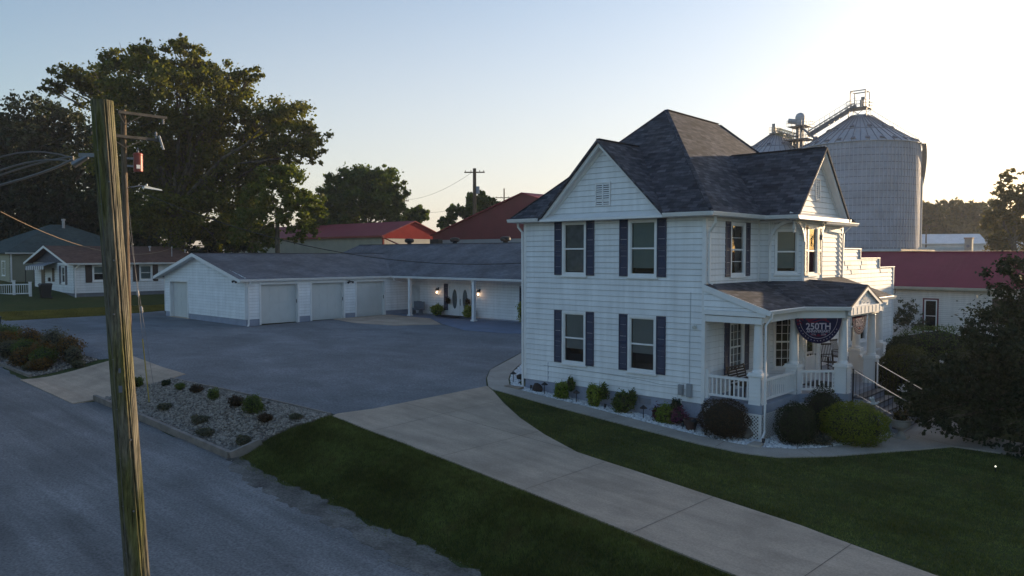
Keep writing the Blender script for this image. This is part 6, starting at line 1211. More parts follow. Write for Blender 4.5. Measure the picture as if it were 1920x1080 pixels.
# far white sheds
def shed(X0, X1, Y0, Y1, zb, ze, zr, label, rz=0):
    cx, cy = (X0+X1)/2, (Y0+Y1)/2; t = thing('white_shed', label, 'shed', (cx, cy, zb)); mb = MB(); mb.box(X0, X1, Y0, Y1, zb, ze)
    part('wall', mb, WMET, t); m = roofm([[(X0-.3, Y0-.3, ze), (X1+.3, Y0-.3, ze), (X1+.3, cy, zr), (X0-.3, cy, zr)], [(X1+.3, Y1+.3, ze), (X0-.3, Y1+.3, ze), (X0-.3, cy, zr), (X1+.3, cy, zr)]], .15); part('roof', m, WMET, t)
    mb = MB(); mb.box(X0+1.5, X0+5, Y0-.06, Y0-.01, zb, ze-.8); part('shed_door', mb, M('shed_door', (.4, .42, .45), .5) if 'shed_door' not in bpy.data.materials else bpy.data.materials['shed_door'], t)
    t.rotation_euler = (0, 0, rz)
shed(-40, -25, 154, 166, .5, 8.0, 10.1, 'white metal shed just right of the big grain bin', .45)
shed(-29, -22, 186, 196, .5, 7.6, 9.8, 'small white shed left of the tall backlit tree', .5)
t = thing('box_trailer', 'grey-white box trailer parked in front of the far white shed', 'trailer', (-18.7, 111.8, 1)); mb = MB(); mb.box(-23, -16, 110, 112.5, 3.0, 6.85); part('box', mb, M('trailer_white', (.5, .52, .54), .5, .1, 2), t); 
for x in (-22, -18, -17): mb = MB(); mb.tube([(x, 109.95, 1.6), (x, 110.4, 1.6)], .5, 12); part('wheel', mb, BLACK, t)
mb = MB(); mb.box(-22.6, -16.2, 110.4, 112.1, 1.9, 3.0); part('chassis', mb, BLACK, t)
t = thing('flat_roof_store', 'low building with a pale flat roof in front of the grain bin', 'building', (-15, 60, .5)); mb = MB(); mb.box(-24, -12, 62, 74, .2, 6.05); part('wall', mb, WMET, t); mb = MB(); mb.box(-24.3, -11.7, 61.7, 74.3, 6.05, 6.25); part('roof', mb, M('pale_roof', (.5, .55, .6), .35), t)
# ================================================================ GRAIN BINS
def silo(cx, cy, Rr, zb, ze, zp, label, nst=92):
    t = thing('grain_bin', label, 'grain bin', (cx, cy, zb)); mb = MB(); n = 92
    nr = int((ze-zb)/1.12); prof = []
    for k in range(nr*6+1):
        z = (ze-zb)*k/(nr*6); prof.append((Rr+.02*math.sin(k*math.pi), z))
    mb.lathe([(Rr, 0), (Rr, ze-zb)], (cx, cy, zb), n); part('wall', mb, SILO, t)
    mb = MB()
    for k in range(1, nr+1):
        z = (ze-zb)*k/nr; mb.lathe([(Rr+.01, z-.05), (Rr+.035, z-.045), (Rr+.035, z+.045), (Rr+.01, z+.05)], (cx, cy, zb), n)
    part('ring_seam', mb, GALVD, t)
    mb = MB()
    for k in range(n):
        a = 2*math.pi*(k+.5)/n; u = Vector((math.cos(a), math.sin(a), 0)); c = Vector((cx, cy, 0))+u*(Rr+.05); mb.bar(c+Vector((0, 0, zb)), c+Vector((0, 0, ze)), .09, .11, up=u)
    part('stiffener', mb, STIF, t)
    mb = MB(); mb.lathe([(Rr+.28, ze-zb-.12), (Rr+.28, ze-zb-.02), (1.6, zp-zb), (1.6, zp-zb+.25), (.02, zp-zb+.35)], (cx, cy, zb), n); rf = part('roof', mb, GALV, t)
    mb = MB()
    for k in range(n//2):
        a = 2*math.pi*(k)/(n//2); u = Vector((math.cos(a), math.sin(a), 0)); c = Vector((cx, cy, 0)); mb.bar(c+u*(Rr+.28)+Vector((0, 0, ze+.02)), c+u*1.7+Vector((0, 0, zp+.04)), .07, .09)
    q = .52; rm = Rr*q+1.6*(1-q); zm = ze+(zp-ze)*(1-(rm-1.6)/(Rr-1.6)); mb.lathe([(rm+.1, zm-.02), (rm+.1, zm+.10), (rm-.05, zm+.14)], (cx, cy, 0), n)
    part('roof_rib', mb, GALVD, rf)
    for q, cnt in ((.96, 26), (.55, 12)):
        for k in range(cnt):
            a = 2*math.pi*k/cnt+.1; r_ = Rr*q; z = ze+(zp-ze)*(1-(r_-1.6)/(Rr+.28-1.6)); u = Vector((math.cos(a), math.sin(a), 0)); v = Vector((-u.y, u.x, 0)); c = Vector((cx, cy, z))+u*r_
            mb = MB(); mb.hexa([c-u*.3-v*.35, c+u*.3-v*.35, c+u*.3+v*.35, c-u*.3+v*.35, c-u*.25-v*.3+Vector((0, 0, .38)), c+u*.2-v*.3+Vector((0, 0, .18)), c+u*.2+v*.3+Vector((0, 0, .18)), c-u*.25+v*.3+Vector((0, 0, .38))]); part('roof_hatch', mb, GALVD, t)
    return t
SILO = M('corrugated_bin_steel', (.33, .36, .45), .6, .14, .25, metal=.2, var2=.08, bscale=2)
_m = SILO.node_tree; _p = _m.nodes['Principled BSDF']; _tc = _m.nodes.new('ShaderNodeTexCoord'); _w = _m.nodes.new('ShaderNodeTexWave'); _w.bands_direction = 'Z'; _w.inputs['Scale'].default_value = 1.5; _b = _m.nodes.new('ShaderNodeBump'); _b.inputs['Strength'].default_value = .5; _b.inputs['Distance'].default_value = .03
_m.links.new(_tc.outputs['Object'], _w.inputs[0]); _m.links.new(_w.outputs[1], _b.inputs['Height']); _m.links.new(_b.outputs[0], _p.inputs['Normal'])
STIF = M('stiffener_zinc', (.42, .44, .52), .6, .15, .5, metal=.2)
SX, SY, SR = -34.9, 118.0, 9.5
b1 = silo(SX, SY, SR, 1.0, 24.3, 29.6, 'largest corrugated steel grain bin, nearer one behind the red roof')
silo(-54.5, 129.1, 9.5, 1.0, 24.3, 29.8, 'second steel grain bin, farther and mostly hidden behind the house roof')
def lattice_seg(mb, p, q, w_, n, up=(0, 0, 1), r=.05):
    p = Vector(p); q = Vector(q); d = (q-p).normalized(); up = Vector(up)
    if abs(d.dot(up)) > .9: up = Vector((1, 0, 0))
    x = d.cross(up).normalized()*w_/2; y = x.cross(d).normalized()*w_/2
    cs = [x+y, x-y, -x-y, -x+y]
    for c in cs: mb.bar(p+c, q+c, r*1.6)
    for k in range(n):
        a = p+(q-p)*(k/n); b = p+(q-p)*((k+1)/n)
        for i in range(4): mb.bar(a+cs[i], b+cs[(i+1) % 4], r); mb.bar(a+cs[i], a+cs[(i+1) % 4], r)
def railrect(mb, x0, x1, y0, y1, z, hh=1.1):
    for a, b in (((x0, y0), (x1, y0)), ((x1, y0), (x1, y1)), ((x1, y1), (x0, y1)), ((x0, y1), (x0, y0))):
        for dz in (hh, hh/2): mb.bar((*a, z+dz), (*b, z+dz), .05)
        for k in range(4): t = k/4; mb.bar((a[0]+(b[0]-a[0])*t, a[1]+(b[1]-a[1])*t, z), (a[0]+(b[0]-a[0])*t, a[1]+(b[1]-a[1])*t, z+hh), .05)
# peak platform, tall frame and inclined conveyor on the big bin
t = thing('peak_platform', 'steel platform with open box frame and motor on top of the largest grain bin', 'platform', (SX, SY, 29.6))
mb = MB(); mb.box(SX-1.7, SX+1.7, SY-1.7, SY+1.7, 31.0, 31.1); part('deck', mb, STEEL, t)
mb = MB(); railrect(mb, SX-1.7, SX+1.7, SY-1.7, SY+1.7, 31.1); part('guard_rail', mb, STEEL, t)
mb = MB()
for sx in (-1.5, 1.5):
    for sy in (-1.2, 1.2): mb.bar((SX+sx, SY+sy, 28.8), (SX+sx, SY+sy, 31.0), .14); mb.bar((SX+sx, SY+sy, 28.9), (SX-sx, SY+sy, 31.0), .07)
part('leg', mb, STEEL, t)
mb = MB()
for sx in (-1.25, 1.25):
    for sy in (-1.1, 1.1): mb.bar((SX+sx, SY+sy, 31.1), (SX+sx, SY+sy, 34.0), .16)
for a, b in (((-1.25, -1.1), (1.25, -1.1)), ((1.25, -1.1), (1.25, 1.1)), ((1.25, 1.1), (-1.25, 1.1)), ((-1.25, 1.1), (-1.25, -1.1))): mb.bar((SX+a[0], SY+a[1], 34.0), (SX+b[0], SY+b[1], 34.0), .16)
part('box_frame', mb, STEEL, t)
mb = MB(); mb.box(SX+.1, SX+.8, SY-.4, SY+.4, 31.1, 32.5); mb.lathe([(.3, 0), (.3, .5)], (SX+.45, SY, 32.5), 10); part('motor', mb, STEEL, t)
t = thing('inclined_conveyor', 'inclined latticed conveyor walkway rising to the peak of the largest grain bin', 'conveyor', (-38, 109, 26))
mb = MB(); A = Vector((-41.2, 111.6, 26.6)); B = Vector((SX-.6, SY-.6, 31.6)); lattice_seg(mb, A, B, 1.0, 9, r=.06); part('truss', mb, STEEL, t)
mb = MB(); mb.bar(A-Vector((0, 0, .1)), B-Vector((0, 0, .1)), .75, .55); part('conveyor_tube', mb, GALVD, t)
mb = MB(); 
for k in range(10): p = A+(B-A)*k/9; mb.bar(p, p+Vector((0, 0, 1.4)), .05)
mb.bar(A+Vector((0, 0, 1.4)), B+Vector((0, 0, 1.4)), .05); part('guard_rail', mb, STEEL, t)
# ladder, stair and spout on the right flank of the bin
rgt = Vector((.736, .677, 0)); fwd = Vector((-.677, .736, 0))
t = thing('bin_stair', 'caged ladder and curved stair climbing the right flank of the largest grain bin', 'stair', (SX+9, SY+5, 1))
def ring(a, r=SR+.6): return Vector((SX, SY, 0))+(rgt*math.cos(a)-fwd*math.sin(a))*r
mb = MB(); n_ = 26
pa = [ring(.62-.62*k/n_)+Vector((0, 0, 24.2-9.5*(k/n_)**1.1)) for k in range(n_+1)]
for a, b in zip(pa, pa[1:]): mb.bar(a, b, .7, .12); mb.bar(a+Vector((0, 0, 1.1)), b+Vector((0, 0, 1.1)), .07); mb.bar(a, a+Vector((0, 0, 1.1)), .06)
part('stair', mb, STEEL, t)
mb = MB(); c = ring(.05, SR+.45)
for s in (-.25, .25): mb.bar(c+fwd*s+Vector((0, 0, 1)), c+fwd*s+Vector((0, 0, 25)), .08)
for k in range(60): mb.bar(c-fwd*.25+Vector((0, 0, 1+k*.4)), c+fwd*.25+Vector((0, 0, 1+k*.4)), .04)
for k in range(24):
    z = 2.5+k*.95; cc = c+rgt*.4; m_ = [cc+(rgt*math.cos(q)+fwd*math.sin(q))*.42+Vector((0, 0, z)) for q in [i*math.pi/4 for i in range(8)]]
    for a, b in zip(m_, m_[1:]+m_[:1]): mb.bar(a, b, .05)
part('cage_ladder', mb, STEEL, t)
mb = MB(); c2 = ring(.25, SR+.5); mb.tube([c2+Vector((0, 0, z)) for z in (1, 12, 23.5)], .22, 10); part('down_spout', mb, GALV, t)
mb = MB(); a = Vector((SX, SY, 29.9))+(rgt-fwd*.2)*1.8; b = Vector((SX, SY, 24.6))+(rgt-fwd*.2)*SR*1.0; mb.bar(a, b, .5, .06)
for k in range(14): p = a+(b-a)*k/13; mb.bar(p, p+Vector((0, 0, .9)), .05)
mb.bar(a+Vector((0, 0, .9)), b+Vector((0, 0, .9)), .05); part('roof_ladder', mb, STEEL, t)
# leg tower between the bins
t = thing('elevator_leg', 'slim lattice elevator tower with rounded head and platforms between the two grain bins', 'tower', (-48.3, 125.3, 1)); TX, TY = -48.3, 125.3
mb = MB(); lattice_seg(mb, (TX, TY, 1), (TX, TY, 30.4), 2.2, 16, r=.07); part('lattice', mb, STEEL, t)
mb = MB(); mb.box(TX-.75, TX-.25, TY-.3, TY+.3, 1, 31); mb.box(TX+.05, TX+.55, TY-.3, TY+.3, 1, 31); part('leg_trunk', mb, GALVD, t)
mb = MB(); mb.lathe([(.85, 0), (.9, .3), (.9, 1.6), (.7, 2.1), (.35, 2.35), (.01, 2.4)], (TX-.1, TY, 30.6), 16); mb.tube([(TX-2.0, TY-1, 31.5), (TX-.5, TY, 31.3)], .5, 10); part('head', mb, GALV, t)
for z, s in ((30.3, 1.9), (27.8, 2.4)):
    mb = MB(); mb.box(TX-s, TX+s, TY-s, TY+s, z-.08, z); railrect(mb, TX-s, TX+s, TY-s, TY+s, z); part('platform', mb, STEEL, t)
mb = MB(); mb.tube([(TX+.2, TY-.3, 30.2), (-43.9, 121.2, 27.2)], .22, 8); mb.lathe([(.45, -.5), (.5, 0), (.3, .4)], (-43.7, 121.0, 27.1), 10); part('down_spout', mb, GALVD, t)
t = thing('catwalk', 'yellowish latticed catwalk from the elevator tower to the farther grain bin', 'catwalk', (-51, 124, 28)); mb = MB(); A = Vector((-54.3, 127.9, 30.5)); B = Vector((TX-.4, TY-.6, 28.3))
lattice_seg(mb, A, B, 1.1, 8, r=.06); part('truss', mb, M('yellow_steel', (.32, .28, .14), .5, .2, 4), t); mb = MB(); mb.bar(A, B, .7, .2); mb.box(A.x-1, A.x+.8, A.y-1, A.y+1, A.z-.6, A.z-.5); mb.box(A.x-.7, A.x, A.y-.4, A.y+.4, A.z-.4, A.z+1.4); part('walkway', mb, STEEL, t)
mb = MB(); railrect(mb, A.x-1, A.x+.8, A.y-1, A.y+1, A.z-.5); part('guard_rail', mb, STEEL, t)
# ================================================================ POLES AND WIRES
def wire(name, pts, r, mat, label, cat='wire', sag=None, n=18):
    mb = MB(); P = [Vector(p) for p in pts]
    if sag is not None and len(P) == 2: P = [P[0].lerp(P[1], k/n)-Vector((0, 0, sag*4*(k/n)*(1-k/n))) for k in range(n+1)]
    mb.tube(P, r, 6); o = single(name, mb, mat, label, cat, P[0]); return o
WIR = M('black_wire', (.02, .02, .022), .6); WIRG = M('grey_wire', (.16, .15, .15), .5); WIRB = M('bronze_wire', (.20, .15, .10), .5, metal=.4)
np_ = thing('utility_pole', 'thick weathered near pole leaning slightly, split by a long crack, in the left foreground', 'utility pole', (1.2, -18.25, -1.0))
ARMW = M('dark_crossarm', (.085, .078, .07), .85, .25, 3)
mb = MB(); top = Vector((1.86, -18.93, 7.62)); bot = Vector((1.16, -18.23, -1.4)); N1 = 96; NZ = 120; ax = (top-bot); i0 = 0
rgp = random.Random(3); prof_ = [rgp.uniform(-.003, .003) for _ in range(N1)]
GRV = [(rgp.uniform(0, 6.28), *(lambda s, l: (s, min(1, s+l)))(rgp.uniform(0, .85), rgp.uniform(.08, .35)), rgp.uniform(.006, .014), rgp.uniform(.02, .04)) for _ in range(34)]
camdir = Vector((12.36-1.5, -22.69+18.6, 0)).normalized()
crack_a = math.atan2(camdir.y, camdir.x)+.42
for k in range(NZ+1):
    t_ = k/NZ; c = bot+ax*t_; r = .168-(.168-.127)*t_; ca = crack_a-.35*(t_-.5)+.05*math.sin(t_*9)
    for j in range(N1):
        a = 2*math.pi*j/N1; dlt = (a-ca+math.pi) % (2*math.pi)-math.pi; rr = r+prof_[j]+rgp.uniform(-.0012, .0012)
        rr -= .03*math.exp(-(dlt/.055)**2)*min(1, 1.3-abs(t_-.55)*1.2)
        rr += .003*math.sin(7*a+t_*3)
        for (ga, g0, g1, gd, gw) in GRV:
            dl = (a-ga-.25*(t_-.5)+math.pi) % (2*math.pi)-math.pi
            if g0 < t_ < g1 and abs(dl) < .12: rr -= gd*math.exp(-(dl/gw)**2)*math.sin(math.pi*(t_-g0)/(g1-g0))**.5
        mb.v.append((c.x+rr*math.cos(a), c.y+rr*math.sin(a), c.z))
for k in range(NZ):
    for j in range(N1): mb.f.append((k*N1+j, k*N1+(j+1) % N1, (k+1)*N1+(j+1) % N1, (k+1)*N1+j))
mb.f.append(tuple(NZ*N1+j for j in range(N1)))
part('pole', mb, POLEW, np_)
for (z, a) in ((6.6, .1), (4.9, -.3), (3.2, .3), (5.6, .0), (2.2, .1)):
    t_ = (z+1.4)/9.02; c = bot+ax*t_; aa = crack_a-.42+a; u = Vector((math.cos(aa), math.sin(aa), 0)); mb = MB(); mb.tube([c+u*.13, c+u*.165], .012, 8); part('bolt', mb, STEEL, np_)
gw = MB(); ga_ = crack_a-1.15; gp = []
for k in range(40):
    t_ = k/39*.97+.01; c = bot+ax*t_; r = .168-(.168-.127)*t_+.004; aa = ga_+.05*math.sin(t_*14); gp.append(c+Vector((math.cos(aa), math.sin(aa), 0))*r)
gw.tube(gp, .0045, 5); part('ground_wire', gw, WIRG, np_)
for k in range(4, 38, 3):
    u = (gp[k]-(bot+ax*(k/39*.97+.01))).normalized(); sd_ = Vector((-u.y, u.x, 0)); st_ = MB(); st_.bar(gp[k]-sd_*.012+u*.003, gp[k]+sd_*.012+u*.003, .006, .006); part('staple', st_, STEEL, np_)
for z_, da_, s_ in ((3.9, -.25, .045), (4.15, -.2, .03)):
    t_ = (z_+1.4)/9.02; c = bot+ax*t_; aa = crack_a-.4+da_; u = Vector((math.cos(aa), math.sin(aa), 0)); sd_ = Vector((-u.y, u.x, 0)); rr = .168-(.168-.127)*t_+.003; tg = MB(); tg.hexa([c+u*rr-sd_*s_*.5+Vector((0, 0, -s_)), c+u*rr+sd_*s_*.5+Vector((0, 0, -s_)), c+u*(rr+.004)+sd_*s_*.5+Vector((0, 0, -s_)), c+u*(rr+.004)-sd_*s_*.5+Vector((0, 0, -s_)), c+u*rr-sd_*s_*.5+Vector((0, 0, s_)), c+u*rr+sd_*s_*.5+Vector((0, 0, s_)), c+u*(rr+.004)+sd_*s_*.5+Vector((0, 0, s_)), c+u*(rr+.004)-sd_*s_*.5+Vector((0, 0, s_))]); part('metal_tag', tg, GALVD, np_)
mb = MB(); cc = bot+ax*.925; L_ = Vector((-math.sin(YAW)*-1, 0, 0)); Rv = Vector((.736, .677, 0)); att = cc-Rv*.16
mb.bar(cc-Rv*.12, cc-Rv*.34, .05, .05); mb.tube([att-Rv*.08+Vector((0, 0, -.02)), att-Rv*.26+Vector((0, 0, -.12))], [.03, .045], 8); part('cable_clamp', mb, STEEL, np_)
s0 = att-Rv*.08; far = Vector((-6.24, -18.06, 6.69))
far = camo.location + Vector((0, 0, 0)); far = Vector((-1.2, -23.4, 6.35))
def bez(p, q, r, s, n=16): return [p*(1-t)**3+q*3*t*(1-t)**2+r*3*t*t*(1-t)+s*t**3 for t in [k/n for k in range(n+1)]]
end = Vector((-.95, -20.9, 6.25))
for k, (dz, da, rr) in enumerate(((0, 0, .017), (.03, .05, .012), (-.03, .02, .012), (.012, -.04, .010))):
    p0 = s0-Rv*.18+Vector((0, 0, -.05+dz)); e2 = end+Vector((da, da, dz)); p1 = p0-Rv*(.45+.2*k)+Vector((0, 0, -.25+.2*k)); p2 = e2+(s0-end)*.4+Vector((0, 0, -.12))
    pts = bez(p0, p1, p2, e2); pts.append(e2+(e2-pts[-2])*14)
    wire('service_cable', pts, rr, WIRG, ['thickest twisted service cable running down left from the near pole', 'upper thin service cable looping out from the near pole', 'lower thin service cable beside the thickest one at the near pole', 'slack outer loop of cable at the clamp of the near pole'][k], 'cable')
# second pole behind
p2 = thing('utility_pole', 'slim pole behind the near one, with crossarms, red transformer and street light', 'utility pole', (-19.8, -10.4, h(-19.8, -10.4))); px_, py_ = -19.8, -10.4
mb = MB(); mb.tube([(px_, py_, -.3), (px_, py_, 5), (px_, py_, 11.4)], [.16, .13, .10], 18); part('pole', mb, POLED, p2)
mb = MB(); mb.bar((px_+.14, py_-1.25, 10.33), (px_+.14, py_+1.35, 10.33), .09, .11); mb.bar((px_+.14, py_, 9.9), (px_+.14, py_+.75, 10.3), .04, .03); mb.bar((px_+.14, py_, 9.9), (px_+.14, py_-.7, 10.3), .04, .03); part('crossarm', mb, ARMW, p2)
mb = MB(); mb.bar((px_+.14, py_-.25, 11.27), (px_+.14, py_+1.65, 11.27), .09, .11); mb.bar((px_+.14, py_, 10.8), (px_+.14, py_+.7, 11.25), .04, .03); mb.bar((px_+.14, py_, 10.8), (px_+.14, py_-.25, 11.25), .04, .03); part('crossarm', mb, ARMW, p2)
def insul(x, y, z, hgt=.28): k = MB(); k.lathe([(.02, 0), (.05, .03), (.03, .07), (.06, .11), (.03, .15), (.055, .2), (.02, hgt)], (x, y, z), 10); part('insulator', k, M('insulator', (.35, .33, .32), .25) if 'insulator' not in bpy.data.materials else bpy.data.materials['insulator'], p2)
insul(px_+.14, py_-1.15, 10.38); insul(px_+.14, py_+1.2, 10.38); insul(px_+.14, py_+1.5, 11.0, .2)
mb = MB(); mb.bar((px_+.2, py_+1.3, 10.5), (px_+.3, py_+1.42, 9.95), .07, .07); part('fuse_cutout', mb, M('fuse_grey', (.4, .4, .4), .4), p2)
mb = MB(); mb.lathe([(.16, -.36), (.175, -.34), (.175, .28), (.185, .3), (.185, .34), (.15, .38), (.02, .4)], (px_+.12, py_+.48, 9.35), 20); tr = part('transformer', mb, M('rust_red_transformer', (.30, .05, .035), .45, .2, 4), p2)
mb = MB(); mb.lathe([(.03, 0), (.05, .05), (.03, .1), (.045, .15), (.01, .22)], (px_+.12, py_+.48, 9.74), 8); part('bushing', mb, STEEL, tr)
mb = MB(); mb.box(px_+.27, px_+.30, py_+.35, py_+.5, 9.1, 9.25); part('plate', mb, TRIM, tr)
mb = MB(); mb.bar((px_+.05, py_, 9.5), (px_+.1, py_+.32, 9.5), .06, .08); mb.bar((px_+.05, py_, 9.2), (px_+.1, py_+.32, 9.2), .06, .08); part('bracket', mb, STEEL, p2)
mb = MB(); mb.tube([(px_, py_+.1, 8.35), (px_, py_+.6, 8.45), (px_, py_+1.0, 8.42)], .025, 8); arm_ = part('light_arm', mb, STEEL, p2)
mb = MB(); mb.hexa([(px_-.12, py_+.7, 8.36), (px_+.12, py_+.7, 8.36), (px_+.08, py_+1.45, 8.30), (px_-.08, py_+1.45, 8.30), (px_-.10, py_+.72, 8.46), (px_+.10, py_+.72, 8.46), (px_+.05, py_+1.42, 8.35), (px_-.05, py_+1.42, 8.35)]); mb.lathe([(.04, 0), (.04, .08)], (px_, py_+.85, 8.46), 8); part('street_light', mb, M('lamp_pale', (.55, .6, .62), .35), p2)
# guy wires with yellow guard
for (z, ex, ey, lab) in ((9.2, -17.35, -10.62, 'guy wire with yellow guard at its foot, anchored in the rock bed'), (7.6, -17.55, -10.3, 'second thinner guy wire beside the yellow guarded one')):
    t = thing('guy_wire', lab, 'guy wire', (ex, ey, h(ex, ey))); mb = MB(); a = Vector((px_, py_, z)); b = Vector((ex, ey, h(ex, ey)+.05)); mb.tube([a, b], .008, 6); part('wire', mb, WIRG, t)
    c = a.lerp(b, .55); d = (b-a).normalized(); mb = MB(); mb.tube([c-d*.14, c-d*.07, c, c+d*.07, c+d*.14], [.02, .05, .045, .05, .02], 8); part('strain_insulator', mb, bpy.data.materials['insulator'], t)
    if z > 8: c = a.lerp(b, .74); mb = MB(); mb.tube([c, b], .022, 8); part('yellow_guard', mb, M('yellow_guard', (.35, .26, .04), .5), t)
wire('service_wire', [(px_, py_+.1, 8.4), (-7.84, .03, 5.36)], .016, WIR, 'black service wire sagging from the slim pole over the grey roof to the white house', sag=1.0)
wire('service_wire', [(-34.1, -11.1, 7.9), (-60.6, 9.3, 6.3)], .022, WIRB, 'bronze coloured wire sagging down to the mast on the small ranch house', sag=1.25)
for k, (y_, z_, lab) in enumerate(((-1.15, 10.66, 'primary line leaving the lower crossarm on the left'), (1.2, 10.66, 'primary line leaving the lower crossarm beside the fuse'), (1.5, 11.25, 'primary line leaving the upper crossarm'))):
    wire('power_line', [(px_+.14, py_+y_, z_), (-90, -8+y_, z_+3.5)], .008, WIR, lab, sag=1.4)
def farpole(x, y, zb, zt, wd, arms, label, rz=0, tr=False, r=.15):
    t = thing('utility_pole', label, 'utility pole', (x, y, zb), 'distant utility poles'); mb = MB(); mb.tube([(x, y, zb), (x, y, zt)], [r*1.3, r*.9], 10); part('pole', mb, POLED, t)
    for dz, w_ in arms:
        mb = MB(); u = Vector((math.cos(rz), math.sin(rz), 0)); c = Vector((x, y, zt-dz)); mb.bar(c-u*w_, c+u*w_, .14, .16)
        for s in (-.9, -.35, .5, .9): mb.bar(c+u*w_*s, c+u*w_*s+Vector((0, 0, .28)), .07)
        part('crossarm', mb, POLED, t)
    if tr: mb = MB(); mb.lathe([(.25, 0), (.27, .05), (.27, .95), (.2, 1.05)], (x+.45, y+.2, zt-3.6), 12); part('transformer', mb, GALV, t)
farpole(-66, 54.7, 1.5, 17.9, 1, [(.55, 1.45), ], 'tall dark pole with a single crossarm against the sky above the maroon building', R(40), True, .26)
farpole(-104.5, 73.6, 2, 18.3, 1, [(2.2, .9)], 'thin distant pole between the two round trees', R(50))
farpole(-104, 101.3, 2, 20.2, 1, [(2.0, 1.9)], 'thin distant pole above the ridge of the maroon building', R(40))
farpole(-33, 153, .5, 12.0, 1, [(.4, 2.2)], 'distant pole in front of the far white shed', R(45), r=.13)
for k, (a, b, s) in enumerate((((-104.5, 73.6, 16.3), (-66, 54.7, 17.6), 1.0), ((-104, 101.3, 18.4), (-66, 54.7, 14.5), 1.5), ((-104.5, 73.6, 14.8), (-66, 54.7, 13.2), 1.2))):
    wire('power_line', [a, b], .02, WIR, ['top distant wire reaching the tall dark pole', 'middle distant wire reaching the tall dark pole', 'lowest distant wire reaching the tall dark pole'][k], sag=s)
# ================================================================ GARDEN
z = lambda x, y: h(x, y)+.02
shrub('round_bush', 'big round reddish-green clipped bush at the corner of the house and porch', (1.0, -.55, z(1, -.5)-.05), (.80, .72, .66), 9000, .026, RD, 'bush', seed=21)
shrub('round_bush', 'dark egg-shaped clipped bush in front of the lattice skirt', (2.85, .42, z(2.8, .4)-.05), (.58, .58, .70), 8000, .024, DG, 'bush', seed=22)
shrub('round_bush', 'large yellow-green mounded bush beside the porch steps', (4.05, 2.05, z(4, 2)-.05), (1.02, .95, .68), 12000, .032, leafmat('chartreuse_leaf', (.08, .11, .010), (.21, .24, .03)), 'bush', seed=23)
shrub('round_bush', 'dark upright clipped bush behind the yellow-green one', (3.0, 2.35, z(3, 2.3)-.05), (.62, .6, .82), 7000, .026, DG, 'bush', seed=24)
shrub('round_bush', 'dark little bush between the egg-shaped and the yellow-green bush', (2.75, 1.35, z(2.8, 1.3)-.05), (.5, .45, .55), 4000, .026, DG, 'bush', seed=25)
shrub('low_plant', 'low grey-green plant at the edge of the white gravel below the bushes', (3.35, .98, z(3.3, .9)), (.42, .36, .16), 1400, .03, GRY, 'plant', seed=26)
for k, (x, y, rr, hh, m_, lab) in enumerate(((-5.62, -.40, .26, .30, LG, 'leafy lime shrub with a dark top, leftmost along the foundation'), (-4.10, -.45, .27, .42, YG, 'tall lime shrub, second from the left along the foundation'), (-2.9, -.42, .33, .38, GR2, 'mixed green shrub, third along the foundation'), (-1.15, -.45, .32, .30, LG, 'lime shrub with purple flowers by the crawl space vent'))):
    shrub('foundation_shrub', lab, (x, y, z(x, y)), (rr, rr*.8, hh), 1500, .045, m_, 'shrub', 'shrubs along the foundation', seed=40+k)
    shrub('tall_perennial', ['dark upright stems behind the leftmost lime shrub', 'dark stems beside the second lime shrub', 'dark upright plant behind the third shrub', 'dark leafy stems above the purple flowers'][k], (x+.28, y+.18, z(x, y)+.25), (.17, .15, .30), 350, .05, GR2 if k != 3 else DG, 'plant', seed=50+k)
shrub('flower_clump', 'purple and pink flowers around the lime shrub by the crawl space vent', (-.72, -.42, z(-.7, -.4)+.05), (.42, .22, .26), 700, .045, PUR, 'flowers', seed=61)
shrub('flower_clump', 'dark red foliage left of the purple flowers', (-1.5, -.38, z(-1.5, -.4)), (.2, .2, .26), 350, .045, leafmat('dark_red_leaf', (.05, .01, .02), (.10, .02, .04)), 'flowers', seed=62)
def pathlight(x, y, label, rz=0):
    t = thing('path_light', label, 'path light', (x, y, z(x, y)), 'black path lights in the white gravel'); zz = z(x, y)
    mb = MB(); mb.tube([(x, y, zz-.05), (x, y, zz+.36)], .014, 8); part('stake', mb, BLACK, t); mb = MB(); mb.lathe([(.13, .35), (.13, .365), (.05, .43), (.02, .46)], (x, y, zz), 14); part('shade', mb, BLACK, t)
for x, y, lab in ((-6.5, -.35, 'black path light left of the leftmost lime shrub'), (-4.85, -.5, 'black path light between the first and second lime shrubs'), (-1.95, -.55, 'black path light under the crawl space vent'), (.12, -.78, 'black path light beside the brown pot'), (1.62, -.5, 'black path light in front of the lattice skirt'), (-8.75, .35, 'black path light in the gravel left of the house corner')): pathlight(x, y, lab)
def spot(x, y, label):
    t = thing('spot_light', label, 'spot light', (x, y, z(x, y)), 'small black spot lights in the gravel'); zz = z(x, y); mb = MB(); mb.tube([(x, y, zz), (x, y, zz+.1)], .012, 6); part('stake', mb, BLACK, t); mb = MB(); mb.tube([(x, y, zz+.1), (x-.02, y+.06, zz+.2)], [.04, .055], 10); part('head', mb, BLACK, t)
for x, y, lab in ((-7.2, -.35, 'small black spot light near the left house corner'), (-3.5, -.62, 'small black spot light between the second and third shrubs'), (-.35, -.72, 'small black spot light left of the brown pot'), (2.3, -.55, 'small black spot light right of the downspout foot')): spot(x, y, lab)
t = thing('flower_pot', 'brown round flower pot on the white gravel under the meter boxes', 'pot', (-.15, -.55, z(-.15, -.55))); mb = MB(); mb.lathe([(.15, 0), (.2, .2), (.24, .3), (.26, .31), (.26, .35), (.22, .35), (.2, .28)], (-.15, -.55, z(-.15, -.55)), 18); part('pot', mb, M('brown_pot', (.06, .032, .028), .6), t)
